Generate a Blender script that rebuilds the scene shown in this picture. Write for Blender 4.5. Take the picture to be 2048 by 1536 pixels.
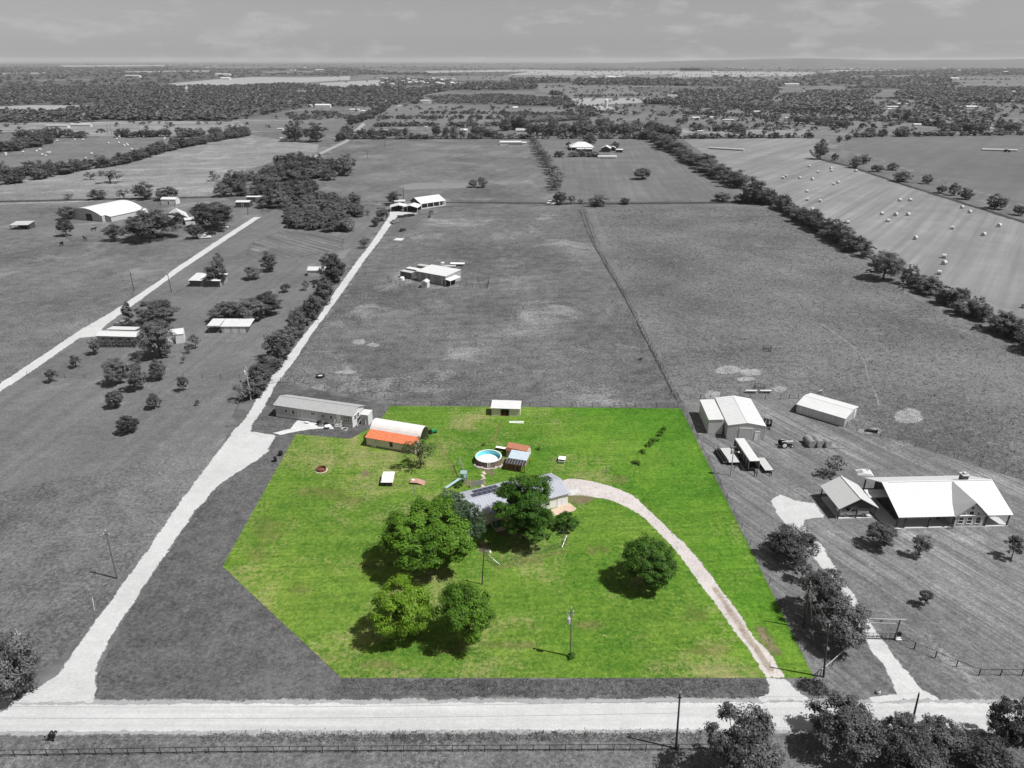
import bpy, math, random
import numpy as np
from mathutils import Vector, Matrix

for o in list(bpy.data.objects):
    bpy.data.objects.remove(o, do_unlink=True)
scene = bpy.context.scene
COL = scene.collection
R = math.radians

# ------------------------------------------------------------------ camera
F_PX, HORIZON, ALT = 1440.0, 121.0, 78.0           # drone camera, 78 m above the fields
PITCH = math.atan((768 - HORIZON) / F_PX)
cam = bpy.data.cameras.new('camera')
cam.sensor_width = 36.0
cam.lens = 36.0 * F_PX / 2048.0
cam.clip_start, cam.clip_end = 1.0, 60000.0
cam_o = bpy.data.objects.new('camera', cam)
COL.objects.link(cam_o)
cam_o.location = (0, 0, ALT)
cam_o.rotation_euler = (math.pi / 2 - PITCH, 0, 0)
scene.camera = cam_o

# ------------------------------------------------------------------ sky, sun, exposure
SUN_EL, SUN_DIR = 58.5, math.radians(-17.0)         # sun stands to the right, a little behind the camera
world = bpy.data.worlds.new('World')
scene.world = world
world.use_nodes = True
wn = world.node_tree
wn.nodes.clear()
def wnode(t, **kw):
    n = wn.nodes.new(t)
    for k, v in kw.items():
        setattr(n, k, v)
    return n
sky = wnode('ShaderNodeTexSky', sky_type='NISHITA', sun_disc=False)
sky.sun_elevation = R(SUN_EL)
sky.sun_rotation = math.pi / 2 - SUN_DIR
sky.altitude = 200
sky.dust_density = 0.6
sky.air_density = 1.0
hsv = wnode('ShaderNodeHueSaturation')
hsv.inputs['Saturation'].default_value = 0.0
wn.links.new(sky.outputs[0], hsv.inputs['Color'])
# thin high veil with faint fair-weather clouds
tcw = wnode('ShaderNodeTexCoord')
mpw = wnode('ShaderNodeMapping'); mpw.inputs['Scale'].default_value = (1.0, 1.0, 3.4); mpw.inputs['Location'].default_value = (.37, .2, .11)
wn.links.new(tcw.outputs['Generated'], mpw.inputs['Vector'])
cn = wnode('ShaderNodeTexNoise')
cn.inputs['Scale'].default_value = 11.0; cn.inputs['Detail'].default_value = 7; cn.inputs['Roughness'].default_value = 0.6
wn.links.new(mpw.outputs[0], cn.inputs['Vector'])
cr = wnode('ShaderNodeMapRange'); cr.inputs[1].default_value = 0.53; cr.inputs[2].default_value = 0.70
cr.inputs[3].default_value = 0.0; cr.inputs[4].default_value = 0.5
wn.links.new(cn.outputs['Fac'], cr.inputs[0])
cm = wnode('ShaderNodeMix', data_type='RGBA')
cm.inputs[7].default_value = (9.0, 9.0, 9.0, 1)
wn.links.new(cr.outputs[0], cm.inputs[0]); wn.links.new(hsv.outputs[0], cm.inputs[6])
bg = wnode('ShaderNodeBackground'); bg.inputs['Strength'].default_value = 0.05
wn.links.new(cm.outputs[2], bg.inputs['Color'])
wo = wnode('ShaderNodeOutputWorld')
wn.links.new(bg.outputs[0], wo.inputs[0])

sun = bpy.data.lights.new('sun', 'SUN')
sun.energy = 4.9
sun.angle = R(0.5)
sun.color = (1.0, 0.997, 0.992)
sun_o = bpy.data.objects.new('sun', sun)
COL.objects.link(sun_o)
sd = Vector((math.cos(SUN_DIR) * math.cos(R(SUN_EL)), math.sin(SUN_DIR) * math.cos(R(SUN_EL)), math.sin(R(SUN_EL))))
sun_o.rotation_euler = sd.to_track_quat('Z', 'Y').to_euler()
sun_o.location = sd * 200

scene.cycles.max_bounces = 5
scene.cycles.diffuse_bounces = 3
scene.cycles.transmission_bounces = 3
scene.cycles.volume_bounces = 0
scene.cycles.transparent_max_bounces = 12
vs = scene.view_settings
vs.view_transform = 'Standard'
vs.look = 'None'
vs.gamma = 1.0
vs.exposure = 0.35
vs.use_curve_mapping = False

# ------------------------------------------------------------------ helpers
CP, SP = math.cos(PITCH), math.sin(PITCH)
def ray(x, y):
    u, v = (x - 1024) / F_PX, (768 - y) / F_PX
    return (u, CP + v * SP, -SP + v * CP)
def site(x, y, z=0.0):
    """survey point (photo plan reading) -> metres on the ground (or at height z)"""
    d = ray(x, y)
    t = (z - ALT) / d[2]
    return (d[0] * t, d[1] * t)
def height(b, t):
    X, Y = site(*b)
    d = ray(*t)
    return ALT + d[2] * Y / d[1]
def mpp(Y, z=0.0):
    return (Y * CP + (ALT - z) * SP) / F_PX          # metres per survey pixel

def new_mat(name):
    m = bpy.data.materials.new(name)
    m.use_nodes = True
    nt = m.node_tree
    nt.nodes.clear()
    out = nt.nodes.new('ShaderNodeOutputMaterial')
    return m, nt, out
class NT:
    def __init__(s, nt): s.nt = nt
    def n(s, t, ins=None, **kw):
        nd = s.nt.nodes.new(t)
        for k, v in kw.items(): setattr(nd, k, v)
        for k, v in (ins or {}).items():
            if hasattr(v, 'links') or isinstance(v, bpy.types.NodeSocket): s.nt.links.new(v, nd.inputs[k])
            else: nd.inputs[k].default_value = v
        return nd
    def math(s, op, a, b=0.0):
        return s.n('ShaderNodeMath', {0: a, 1: b}, operation=op).outputs[0]
    def noise(s, vec, scale, detail=3, rough=.55, dist=0.0):
        return s.n('ShaderNodeTexNoise', {'Vector': vec, 'Scale': scale, 'Detail': detail, 'Roughness': rough, 'Distortion': dist}).outputs['Fac']
    def rng(s, v, a, b, c, d):
        return s.n('ShaderNodeMapRange', {0: v, 1: a, 2: b, 3: c, 4: d}).outputs[0]
    def mix(s, f, a, b):
        return s.n('ShaderNodeMix', {0: f, 6: a, 7: b}, data_type='RGBA').outputs[2]
    def mul(s, f, a, b):
        return s.n('ShaderNodeMix', {0: f, 6: a, 7: b}, data_type='RGBA', blend_type='MULTIPLY').outputs[2]
def c4(c):
    if isinstance(c, (int, float)): c = (c, c, c)
    return (c[0], c[1], c[2], 1.0)

MATS = {}
def mat(name, col, rough=.75, var=.18, scale=1.2, metal=0.0, spec=.3, bump=0.0, streak=0.0):
    """painted, wooden or metal surface with grime and weathering"""
    if name in MATS: return MATS[name]
    m, nt, out = new_mat(name)
    g = NT(nt)
    tc = g.n('ShaderNodeTexCoord').outputs['Object']
    a = g.noise(tc, scale, 5, .62)
    b = g.noise(tc, scale * 9, 3, .6)
    v = g.math('ADD', g.math('MULTIPLY', a, .65), g.math('MULTIPLY', b, .35))
    f = g.rng(v, .3, .7, 1 - var, 1 + var)
    if streak:
        mp = g.n('ShaderNodeMapping', {'Vector': tc, 'Scale': (3.0, 3.0, .18)}).outputs[0]
        s = g.noise(mp, 2.0, 4, .6)
        f = g.math('MULTIPLY', f, g.rng(s, .45, .75, 1.0, 1 - streak))
    vm = g.n('ShaderNodeVectorMath', {0: c4(col)[:3]}, operation='SCALE')
    nt.links.new(f, vm.inputs['Scale'])
    p = g.n('ShaderNodeBsdfPrincipled', {'Base Color': vm.outputs[0], 'Roughness': rough, 'Metallic': metal, 'Specular IOR Level': spec})
    if bump:
        bm = g.n('ShaderNodeBump', {'Height': b, 'Strength': bump, 'Distance': .05})
        nt.links.new(bm.outputs[0], p.inputs['Normal'])
    nt.links.new(p.outputs[0], out.inputs[0])
    MATS[name] = m
    return m

def ground_mat(name, dark, light, patch=None, patch_amt=.0, big=.03, fine=.5, contrast=1.0, stripe=None, bump=.5, pscale=.09, mid=.4, fscale=2.6, bare=None, bare_amt=.0, ragged=0.0, lush=None, grain=.17, soft=0.0):
    """turf, stubble or gravel: several sizes of noise, dry patches, mower or swath lines; ragged: the sheet frays out into the turf at its rim"""
    m, nt, out = new_mat(name)
    g = NT(nt)
    pos = g.n('ShaderNodeNewGeometry').outputs['Position']
    n1 = g.noise(pos, big, 4, .62)
    n2 = g.noise(pos, mid, 3, .68)
    n3 = g.noise(pos, fscale * .55, 4, .8)
    v = g.math('ADD', g.math('ADD', g.math('MULTIPLY', n1, .45), g.math('MULTIPLY', n2, .35)), g.math('MULTIPLY', n3, fine * 1.3))
    c = .5 * (.8 + fine * 1.3)
    w = .155 / contrast
    f = g.rng(v, c - w, c + w, 0, 1)
    col = g.mix(f, c4(dark), c4(light))
    pa = 0.0
    if lush is not None:                       # richer growth towards one side of the lot
        sx = g.n('ShaderNodeSeparateXYZ', {0: pos}).outputs
        lf = g.math('ADD', g.math('ADD', g.math('MULTIPLY', sx[0], .011), g.math('MULTIPLY', sx[1], .006)), g.math('MULTIPLY', g.math('SUBTRACT', g.noise(pos, .035, 4, .6), .5), 2.6))
        lf = g.rng(lf, .35, 1.45, 0, 1)
        col = g.mix(lf, col, g.mix(f, c4(lush[0]), c4(lush[1])))
        pa = g.math('MULTIPLY', lf, .10)
    if patch is not None:
        p1 = g.noise(pos, pscale, 5, .68, .6)
        p2 = g.math('ADD', p1, g.math('MULTIPLY', g.math('SUBTRACT', n3, .5), .5))
        if lush is not None: p2 = g.math('SUBTRACT', p2, pa)
        pf = g.rng(p2, .58 - patch_amt, .76 - patch_amt, 0, .85)
        col = g.mix(pf, col, c4(patch))
    if bare is not None:
        p1 = g.noise(g.n('ShaderNodeVectorMath', {0: pos, 1: (37.0, 91.0, 5.0)}, operation='ADD').outputs[0], pscale * 2.2, 4, .7, .4)
        p2 = g.math('ADD', p1, g.math('MULTIPLY', g.math('SUBTRACT', n3, .5), .4))
        col = g.mix(g.rng(p2, .69 - bare_amt, .78 - bare_amt, 0, .9), col, c4(bare))
    for st in (stripe if isinstance(stripe, list) else [stripe] if stripe else []):
        ang, width, amt = st
        rot = g.n('ShaderNodeMapping', {'Vector': pos, 'Rotation': (0, 0, R(ang))}).outputs[0]
        mp = g.n('ShaderNodeMapping', {'Vector': rot, 'Scale': (.5 / width, .012 / width, 1)}).outputs[0]
        wv = g.noise(mp, 1.0, 2, .6)
        k = g.math('MULTIPLY', g.rng(wv, .36, .64, -.5, .5), g.rng(n1, .35, .65, .5 * amt, 1.3 * amt))
        sc = g.n('ShaderNodeVectorMath', {0: col}, operation='SCALE')
        nt.links.new(g.math('ADD', k, 1.0), sc.inputs['Scale'])
        col = sc.outputs[0]
    if grain:                                  # fine random grain in the tone
        gr = g.math('ADD', g.math('MULTIPLY', g.noise(pos, fscale * .9, 2, .75), .6), g.math('MULTIPLY', g.noise(pos, fscale * 2.2, 1, .7), .4))
        sc = g.n('ShaderNodeVectorMath', {0: col}, operation='SCALE')
        nt.links.new(g.rng(gr, .40, .60, 1 - grain, 1 + grain), sc.inputs['Scale'])
        col = sc.outputs[0]
    p = g.n('ShaderNodeBsdfPrincipled', {'Base Color': col, 'Roughness': .95, 'Specular IOR Level': .08})
    if bump:
        bm = g.n('ShaderNodeBump', {'Height': n3, 'Strength': bump, 'Distance': .3})
        nt.links.new(bm.outputs[0], p.inputs['Normal'])
    sh = p.outputs[0]
    if ragged:
        e = g.n('ShaderNodeAttribute', attribute_name='edge').outputs['Fac']
        nz = g.math('ADD', g.math('MULTIPLY', g.noise(pos, 1.1 * ragged, 4, .75), .7), g.math('MULTIPLY', g.noise(pos, .22 * ragged, 3, .6), .5))
        al = g.rng(g.math('ADD', e, g.math('MULTIPLY', g.math('SUBTRACT', nz, .6), 1.9)), .42 if not soft else .15, .58 if not soft else 1.3, 0, soft or 1)
        tr = g.n('ShaderNodeBsdfTransparent')
        sh = g.n('ShaderNodeMixShader', {0: al, 1: tr.outputs[0], 2: sh}).outputs[0]
    nt.links.new(sh, out.inputs[0])
    MATS[name] = m
    return m

def leaf_mat(name, dark, light, trans=.22, tcol=None):
    m, nt, out = new_mat(name)
    g = NT(nt)
    at = g.n('ShaderNodeAttribute', attribute_name='tint').outputs['Fac']
    oi = g.n('ShaderNodeObjectInfo').outputs['Random']
    f = g.math('ADD', at, g.math('MULTIPLY', g.math('SUBTRACT', oi, .5), .55))
    col = g.mix(g.rng(f, 0, 1, 0, 1), c4(dark), c4(light))
    p = g.n('ShaderNodeBsdfPrincipled', {'Base Color': col, 'Roughness': .55, 'Specular IOR Level': .25})
    t = g.n('ShaderNodeBsdfTranslucent', {'Color': col})
    mx = g.n('ShaderNodeMixShader', {0: trans, 1: p.outputs[0], 2: t.outputs[0]})
    nt.links.new(mx.outputs[0], out.inputs[0])
    MATS[name] = m
    return m

class MB:
    """collects solid pieces into one mesh"""
    def __init__(s): s.v, s.f = [], []
    def add(s, vs, fs):
        b = len(s.v)
        s.v += [tuple(v) for v in vs]
        s.f += [tuple(b + i for i in f) for f in fs]
        return s
    def hexa(s, p):      # p: 4 bottom (ccw from above), 4 top
        return s.add(p, [(3, 2, 1, 0), (4, 5, 6, 7), (0, 1, 5, 4), (1, 2, 6, 5), (2, 3, 7, 6), (3, 0, 4, 7)])
    def box(s, x0, x1, y0, y1, z0, z1):
        return s.hexa([(x0, y0, z0), (x1, y0, z0), (x1, y1, z0), (x0, y1, z0), (x0, y0, z1), (x1, y0, z1), (x1, y1, z1), (x0, y1, z1)])
    def rbox(s, c, size, rz=0, ry=0, rx=0):
        M = Matrix.Translation(c) @ Matrix.Rotation(rz, 4, 'Z') @ Matrix.Rotation(ry, 4, 'Y') @ Matrix.Rotation(rx, 4, 'X')
        a, b, d = size[0] / 2, size[1] / 2, size[2] / 2
        return s.hexa([M @ Vector(q) for q in ((-a, -b, -d), (a, -b, -d), (a, b, -d), (-a, b, -d), (-a, -b, d), (a, -b, d), (a, b, d), (-a, b, d))])
    def slab(s, q, t):   # quad of 4 points (ccw seen from outside) given thickness inwards
        q = [Vector(p) for p in q]
        n = (q[1] - q[0]).cross(q[2] - q[0]).normalized()
        return s.hexa([p - n * t for p in q] + q)
    def tube(s, a, b, r0, r1=None, n=8, cap=True):
        a, b = Vector(a), Vector(b)
        r1 = r0 if r1 is None else r1
        d = b - a
        if d.length < 1e-6: return s
        d.normalize()
        u = d.orthogonal().normalized(); w = d.cross(u)
        vs = []
        for p, r in ((a, r0), (b, r1)):
            for i in range(n):
                t = 2 * math.pi * i / n
                vs.append(p + (u * math.cos(t) + w * math.sin(t)) * r)
        fs = [(i, (i + 1) % n, n + (i + 1) % n, n + i) for i in range(n)]
        if cap: fs += [tuple(range(n - 1, -1, -1)), tuple(range(n, 2 * n))]
        return s.add(vs, fs)
    def path(s, pts, r, n=6):
        for i in range(len(pts) - 1): s.tube(pts[i], pts[i + 1], r, r, n)
        return s
    def extrude(s, poly, y0, y1):      # poly in x,z ; extruded along y
        n = len(poly)
        vs = [(x, y0, z) for x, z in poly] + [(x, y1, z) for x, z in poly]
        fs = [tuple(range(n)), tuple(range(2 * n - 1, n - 1, -1))] + [(i, n + i, n + (i + 1) % n, (i + 1) % n) for i in range(n)]
        return s.add(vs, fs)
    def lathe(s, prof, n=16, c=(0, 0)):   # prof: (r, z)
        vs, fs = [], []
        for r, z in prof:
            for i in range(n):
                t = 2 * math.pi * i / n
                vs.append((c[0] + r * math.cos(t), c[1] + r * math.sin(t), z))
        for k in range(len(prof) - 1):
            for i in range(n):
                j = (i + 1) % n
                fs.append((k * n + i, k * n + j, (k + 1) * n + j, (k + 1) * n + i))
        return s.add(vs, fs)
    def blob(s, c, r, seed=0, sub=1, squash=.7, jag=.25):
        rg = random.Random(seed)
        n, k = 8, 5
        vs = [(c[0], c[1], c[2] - r * squash)]
        for j in range(1, k):
            ph = math.pi * j / k
            for i in range(n):
                t = 2 * math.pi * (i + .5 * (j % 2)) / n
                q = r * (1 + rg.uniform(-jag, jag))
                vs.append((c[0] + q * math.sin(ph) * math.cos(t), c[1] + q * math.sin(ph) * math.sin(t), c[2] - q * squash * math.cos(ph)))
        vs.append((c[0], c[1], c[2] + r * squash))
        fs = [(0, 1 + (i + 1) % n, 1 + i) for i in range(n)]
        for j in range(k - 2):
            for i in range(n):
                a, b = 1 + j * n + i, 1 + j * n + (i + 1) % n
                fs.append((a, b, b + n, a + n))
        L = len(vs) - 1
        fs += [(L, 1 + (k - 2) * n + i, 1 + (k - 2) * n + (i + 1) % n) for i in range(n)]
        return s.add(vs, fs)
    def mesh(s, name):
        me = bpy.data.meshes.new(name)
        me.from_pydata(s.v, [], s.f)
        me.update()
        return me
    def build(s, name, material, parent=None, smooth=False):
        me = s.mesh(name)
        if material: me.materials.append(material)
        if smooth:
            me.polygons.foreach_set('use_smooth', [True] * len(me.polygons))
        o = bpy.data.objects.new(name, me)
        COL.objects.link(o)
        if parent: o.parent = parent
        return o
def tag(o, label=None, cat=None, group=None, kind=None):
    if label: o['label'] = label
    if cat: o['category'] = cat
    if group: o['group'] = group
    if kind: o['kind'] = kind
    return o
def thing(name, label, cat, loc, rz=0.0, group=None):
    o = bpy.data.objects.new(name, None)
    o.empty_display_size = .3
    COL.objects.link(o)
    o.location = (loc[0], loc[1], loc[2] if len(loc) > 2 else 0.0)
    o.rotation_euler = (0, 0, rz)
    return tag(o, label, cat, group)
def link_mesh(name, me, parent=None, material=None):
    o = bpy.data.objects.new(name, me)
    COL.objects.link(o)
    if parent: o.parent = parent
    if material:
        if not me.materials: me.materials.append(material)
        o.material_slots[0].link = 'OBJECT'
        o.material_slots[0].material = material
    return o
def copy_tree(o, parent=None):
    c = o.copy()
    COL.objects.link(c)
    if parent: c.parent = parent
    for ch in o.children:
        copy_tree(ch, c)
    return c
def np_mesh(name, V, Q, tint=None):
    """V (n,3), Q (m,4) quads"""
    me = bpy.data.meshes.new(name)
    n, m = len(V), len(Q)
    me.vertices.add(n); me.vertices.foreach_set('co', np.ascontiguousarray(V, dtype=np.float32).ravel())
    me.loops.add(m * 4); me.loops.foreach_set('vertex_index', np.ascontiguousarray(Q, dtype=np.int32).ravel())
    me.polygons.add(m)
    me.polygons.foreach_set('loop_start', np.arange(0, m * 4, 4, dtype=np.int32))
    if tint is not None:
        a = me.attributes.new('tint', 'FLOAT', 'POINT')
        a.data.foreach_set('value', np.ascontiguousarray(tint, dtype=np.float32))
    me.update()
    me.validate()
    return me
# ------------------------------------------------------------------ ground materials
G_FIELD = ground_mat('rough_pasture', .058, .165, .22, .02, big=.018, fine=.6, contrast=1.15, mid=.22, stripe=[(20, 6.0, .18)], pscale=.03)
G_DARK = ground_mat('dark_turf', .048, .118, .13, -.02, big=.05, fine=.6, contrast=1.15)
G_LAWN = ground_mat('mown_turf', .080, .152, .18, .0, big=.03, fine=.45, stripe=[(4, 1.3, .18)], bump=.3)
G_YARD = ground_mat('mown_yard', .082, .178, .24, .01, big=.045, fine=.5, stripe=[(-28, .45, .5), (-28, 1.6, .2)], bump=.35)
G_PAST = ground_mat('grazed_pasture', .050, .155, .28, .03, big=.018, fine=.6, contrast=1.2, stripe=[(82, .8, .2)], pscale=.035, mid=.25)
G_TUFT = ground_mat('tufted_pasture', .060, .17, .20, -.01, big=.025, fine=.65, contrast=1.2, mid=.5)
G_DRY = ground_mat('dry_pasture', .11, .24, .30, .04, big=.012, fine=.5, pscale=.03, contrast=1.2, mid=.1, fscale=1.0, stripe=[(80, 9.0, .3)])
G_HAY = ground_mat('cut_hayfield', .135, .205, .25, .0, big=.008, fine=.4, stripe=[(36.5, 6.0, .20), (36.5, 1.5, .20)], bump=.2, pscale=.012, mid=.06, grain=0.14)
G_CROP = ground_mat('green_field', .09, .135, .16, -.03, big=.006, fine=.35, stripe=[(38, 5.0, .12)], bump=.2, mid=.05, grain=0.14)
G_FAR = ground_mat('far_plain', .07, .155, .22, .03, big=.0025, fine=.3, pscale=.0045, mid=.012, fscale=.12, bump=0, contrast=1.2, grain=0.2)
G_PALE = ground_mat('pale_field', .21, .29, .33, .0, big=.006, fine=.3, mid=.05, fscale=.4, bump=0, grain=0.08)
G_MIDF = ground_mat('mid_field', .09, .165, .20, .0, big=.006, fine=.35, mid=.03, fscale=.3, bump=0, stripe=[(86, 14, .2)], grain=0.15)
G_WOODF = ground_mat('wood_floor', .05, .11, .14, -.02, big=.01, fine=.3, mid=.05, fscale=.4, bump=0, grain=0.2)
G_GREEN = ground_mat('green_lawn', (.040, .106, .012), (.146, .216, .034), (.25, .225, .105), .085, big=.04, fine=.6, contrast=1.15,
                     stripe=[(86, .4, .22)], bump=.5, pscale=.045, bare=(.34, .265, .17), bare_amt=.005, lush=((.028, .102, .008), (.098, .205, .020)), grain=.10)
G_ROAD = ground_mat('caliche_road', .36, .43, .46, .0, big=.05, fine=.12, stripe=[(90, .45, .14), (90, 2.0, .10)], bump=.05, pscale=.08, ragged=.8, grain=0.07)
G_LANE = ground_mat('caliche_lane', .35, .46, .28, -.02, big=.06, fine=.2, bump=.06, pscale=.12, ragged=1.0, grain=0.07)
G_DRIVE = ground_mat('pinkish_gravel', (.37, .335, .325), (.49, .45, .435), (.33, .28, .24), -.05, big=.1, fine=.15, bump=.06, pscale=.25, ragged=1.2, grain=0.07)
G_SHOULDER = ground_mat('road_shoulder', .22, .31, .18, .0, big=.08, fine=.45, bump=.2, pscale=.3, ragged=1.2, grain=0.07)
G_DIRT = ground_mat('bare_red_soil', (.17, .125, .085), (.27, .205, .15), (.10, .145, .035), .06, big=.2, fine=.5, pscale=.5, ragged=1.2, soft=.85)
G_GDIRT = ground_mat('bare_grey_soil', .16, .30, .10, .04, big=.2, fine=.6, pscale=.6, ragged=1.3)
G_VERGE = ground_mat('ditch_turf', .045, .125, .13, -.03, big=.08, fine=.7, bump=.8, ragged=.9)
G_PADC = ground_mat('concrete', .40, .52, .34, .0, big=.2, fine=.3, bump=.05, pscale=.3, grain=0.07)
G_TANC = ground_mat('tan_concrete', (.40, .30, .22), (.52, .41, .32), None, big=.2, fine=.3, bump=.05, grain=0.07)
G_WATER = mat('pond_water', .16, .25, .1, .2)

def jag(pts, amp, step, seed=1, closed=True):
    """resample an outline and roughen it like a grass edge"""
    rg = random.Random(seed)
    out = []
    n = len(pts)
    for i in range(n if closed else n - 1):
        a, b = Vector(pts[i][:2]), Vector(pts[(i + 1) % n][:2])
        L = (b - a).length
        k = max(1, min(400, int(L / step)))
        nrm = Vector((-(b - a).y, (b - a).x)) / max(L, 1e-6)
        for j in range(k):
            t = j / k
            w = 0 if (j == 0 and amp == 0) else rg.gauss(0, amp * .5) + amp * .8 * math.sin(rg.random() * .6 + (i * 7 + t * L / step * .37))
            p = a + (b - a) * t + nrm * w
            out.append((p.x, p.y))
    if not closed: out.append(tuple(pts[-1][:2]))
    return out
def in_poly(P, x, y):
    ins = np.zeros(len(x), bool); j = len(P) - 1
    for i in range(len(P)):
        if P[i][1] != P[j][1]:
            ins ^= ((P[i][1] > y) != (P[j][1] > y)) & (x < (P[j][0] - P[i][0]) * (y - P[i][1]) / (P[j][1] - P[i][1]) + P[i][0])
        j = i
    return ins
def sheet(name, pts, z, material, amp=.12, step=.5, seed=1, px=True, kind='structure', label=None, fade=0.0):
    from mathutils.geometry import delaunay_2d_cdt
    p = [site(*q) for q in pts] if px else pts
    if amp: p = jag(p, amp if not fade else amp * .4, step, seed)
    n = len(p)
    area = sum(p[i][0] * p[(i + 1) % n][1] - p[(i + 1) % n][0] * p[i][1] for i in range(n))
    sg = 1 if area > 0 else -1
    def ring(off):
        out = []
        for i in range(n):
            d = Vector(p[(i + 2) % n]) - Vector(p[(i - 2) % n])
            nn = Vector((-d.y, d.x)) * sg
            out.append(Vector(p[i]) + (nn.normalized() if nn.length > 1e-6 else nn) * off)
        return out
    rings = [ring(-fade * .6), ring(fade)] if fade else [[Vector(q) for q in p]]
    V = [v for r_ in rings for v in r_]
    E_ = [(k * n + i, k * n + (i + 1) % n) for k in range(len(rings)) for i in range(n)]
    vo, eo, fo, ov, oe, of_ = delaunay_2d_cdt(V, E_, [], 0, 1e-4)
    vo = [(v.x, v.y) for v in vo]
    T = np.array(fo); X = np.array(vo)
    cen = X[T].mean(axis=1)
    T = T[in_poly(rings[0], cen[:, 0], cen[:, 1])]
    me = bpy.data.meshes.new(name)
    tri = [tuple(t) if (X[t[1]][0] - X[t[0]][0]) * (X[t[2]][1] - X[t[0]][1]) - (X[t[2]][0] - X[t[0]][0]) * (X[t[1]][1] - X[t[0]][1]) > 0 else tuple(t[::-1]) for t in T.tolist()]
    me.from_pydata([(x, y, z) for x, y in vo], [], tri)
    ev = [1.0 if (not fade or any(k >= n for k in o)) else (0.0 if o else .5) for o in ov]
    me.attributes.new('edge', 'FLOAT', 'POINT').data.foreach_set('value', ev)
    me.update()
    me.materials.append(material)
    o = bpy.data.objects.new(name, me)
    COL.objects.link(o)
    return tag(o, label, None, None, kind)
def smooth_line(pts, sub=6):
    out = []
    n = len(pts)
    for i in range(n - 1):
        p0, p1, p2, p3 = [Vector(pts[max(0, min(n - 1, i + k))]) for k in (-1, 0, 1, 2)]
        for j in range(sub):
            t = j / sub
            out.append(tuple(.5 * ((2 * p1) + (p2 - p0) * t + (2 * p0 - 5 * p1 + 4 * p2 - p3) * t * t + (3 * p1 - p0 - 3 * p2 + p3) * t ** 3)))
    out.append(tuple(pts[-1]))
    return out

# one sheet to the horizon
gb = MB()
S = 45000
gb.add([(-S, -500, 0), (S, -500, 0), (S, S, 0), (-S, S, 0)], [(0, 1, 2, 3)])
tag(gb.build('ground', G_FAR), None, None, None, 'structure')
# low hills on the skyline to the right
hb = MB()
nx, ny = 60, 14
for j in range(ny):
    for i in range(nx):
        x = -1500 + 16000 * i / (nx - 1); y = 9000 + 7000 * j / (ny - 1)
        u, w = i / (nx - 1), j / (ny - 1)
        h = 95 * min(1, max(0, (u - .02) / .32)) ** 1.2 * math.sin(math.pi * min(1, w * 1.05)) ** 1.0
        h *= 1 + .10 * math.sin(u * 23) + .07 * math.sin(u * 51 + 1) + .05 * math.sin(w * 9 + u * 12)
        hb.v.append((x, y, h - 1.5))
for j in range(ny - 1):
    for i in range(nx - 1):
        hb.f.append((j * nx + i, j * nx + i + 1, (j + 1) * nx + i + 1, (j + 1) * nx + i))
G_HILL = ground_mat('wooded_hill', .075, .14, .24, -.02, big=.0016, fine=.3, pscale=.003, mid=.008, fscale=.05, bump=0)
tag(hb.build('hills', G_HILL, smooth=True), None, None, None, 'structure')

Z = .004
STRIPS = [[(120,131),(330,130),(330,132),(120,133.5)], [(430,134),(600,133),(600,135),(430,136.5)], [(700,131),(1000,130),(1000,131.5),(700,133)], [(250,143),(420,141),(420,143),(250,145.5)], [(1050,133.5),(1400,132.5),(1400,134.5),(1050,136)],
 [(1500,137),(1800,135.5),(1800,137.5),(1500,139)], [(1900,132),(2090,131),(2090,133),(1900,134)], [(40,160),(180,158),(180,161),(60,163)], [(560,182),(640,180),(650,184),(570,186)], [(-40,147),(90,145),(90,147),(-40,150)], [(520,143),(640,142),(650,145),(540,147)], [(1700,152),(1860,150),(1860,153),(1700,155)], [(370,171),(378,171),(380,186),(370,186)], [(1420,160),(1560,158),(1560,161),(1430,163)]]
# far fields, each with its own tone
FARF = [
 (G_PALE, [(335,167),(376,164),(430,159),(506,154),(615,155),(700,152),(700,160),(581,166),(512,167),(461,171),(342,171)]),
 (G_PALE, [(-40,216),(60,210.5),(240,210.5),(200,216),(110,224),(-40,226)]),
 (G_DRY, [(-40,243),(150,246),(260,240),(420,238),(600,240),(660,246),(560,262),(330,272),(160,272),(-40,262)]),
 (G_MIDF, [(480,243),(700,238),(700,252),(600,262),(500,262)]),
 (G_PALE, [(640,166),(760,160),(770,170),(690,176),(640,172)]),
 (G_PALE, [(850,142),(1050,139),(1180,142),(1400,141),(1400,148),(1180,150),(1000,151),(860,150)]),
 (G_MIDF, [(860,152),(1000,150),(1400,152),(1400,158),(1060,159),(900,160)]),
 (G_MIDF, [(1075,171),(1250,172),(1380,172),(1370,186),(1270,192),(1130,192),(1080,184)]),
 (G_PALE, [(1133,197),(1330,196),(1375,190),(1350,203),(1290,205),(1170,211),(1140,208)]),
 (G_MIDF, [(730,215),(900,209),(1130,212),(1140,240),(900,250),(740,252),(700,235)]),
 (G_PALE, [(1345,130),(1500,128),(1640,130),(1640,133),(1345,135)]),
 (G_PALE, [(1345,143),(1500,143),(1635,145),(1600,152),(1345,154)]),
 (G_MIDF, [(1690,124),(1900,123),(1900,126),(1690,128)]),
 (G_PALE, [(1660,140),(1880,138),(1880,141),(1660,143)]),
 (G_MIDF, [(1640,178),(1800,177),(1810,184),(1650,186)]),
 (G_MIDF, [(1910,155),(2090,155),(2090,173),(1925,173),(1900,166)]),
 (G_MIDF, [(1345,213),(1560,222),(1700,228),(1760,235),(1700,250),(1620,262),(1345,272)]),
 (G_MIDF, [(1700,245),(1900,255),(2090,262),(2090,270),(1600,272)]),
 (G_MIDF, [(1910,206),(2090,205),(2090,222),(1930,222)]),
 (G_DRY, [(1345,256),(1440,262),(1620,258),(1620,270),(1345,272)]),
]
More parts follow.
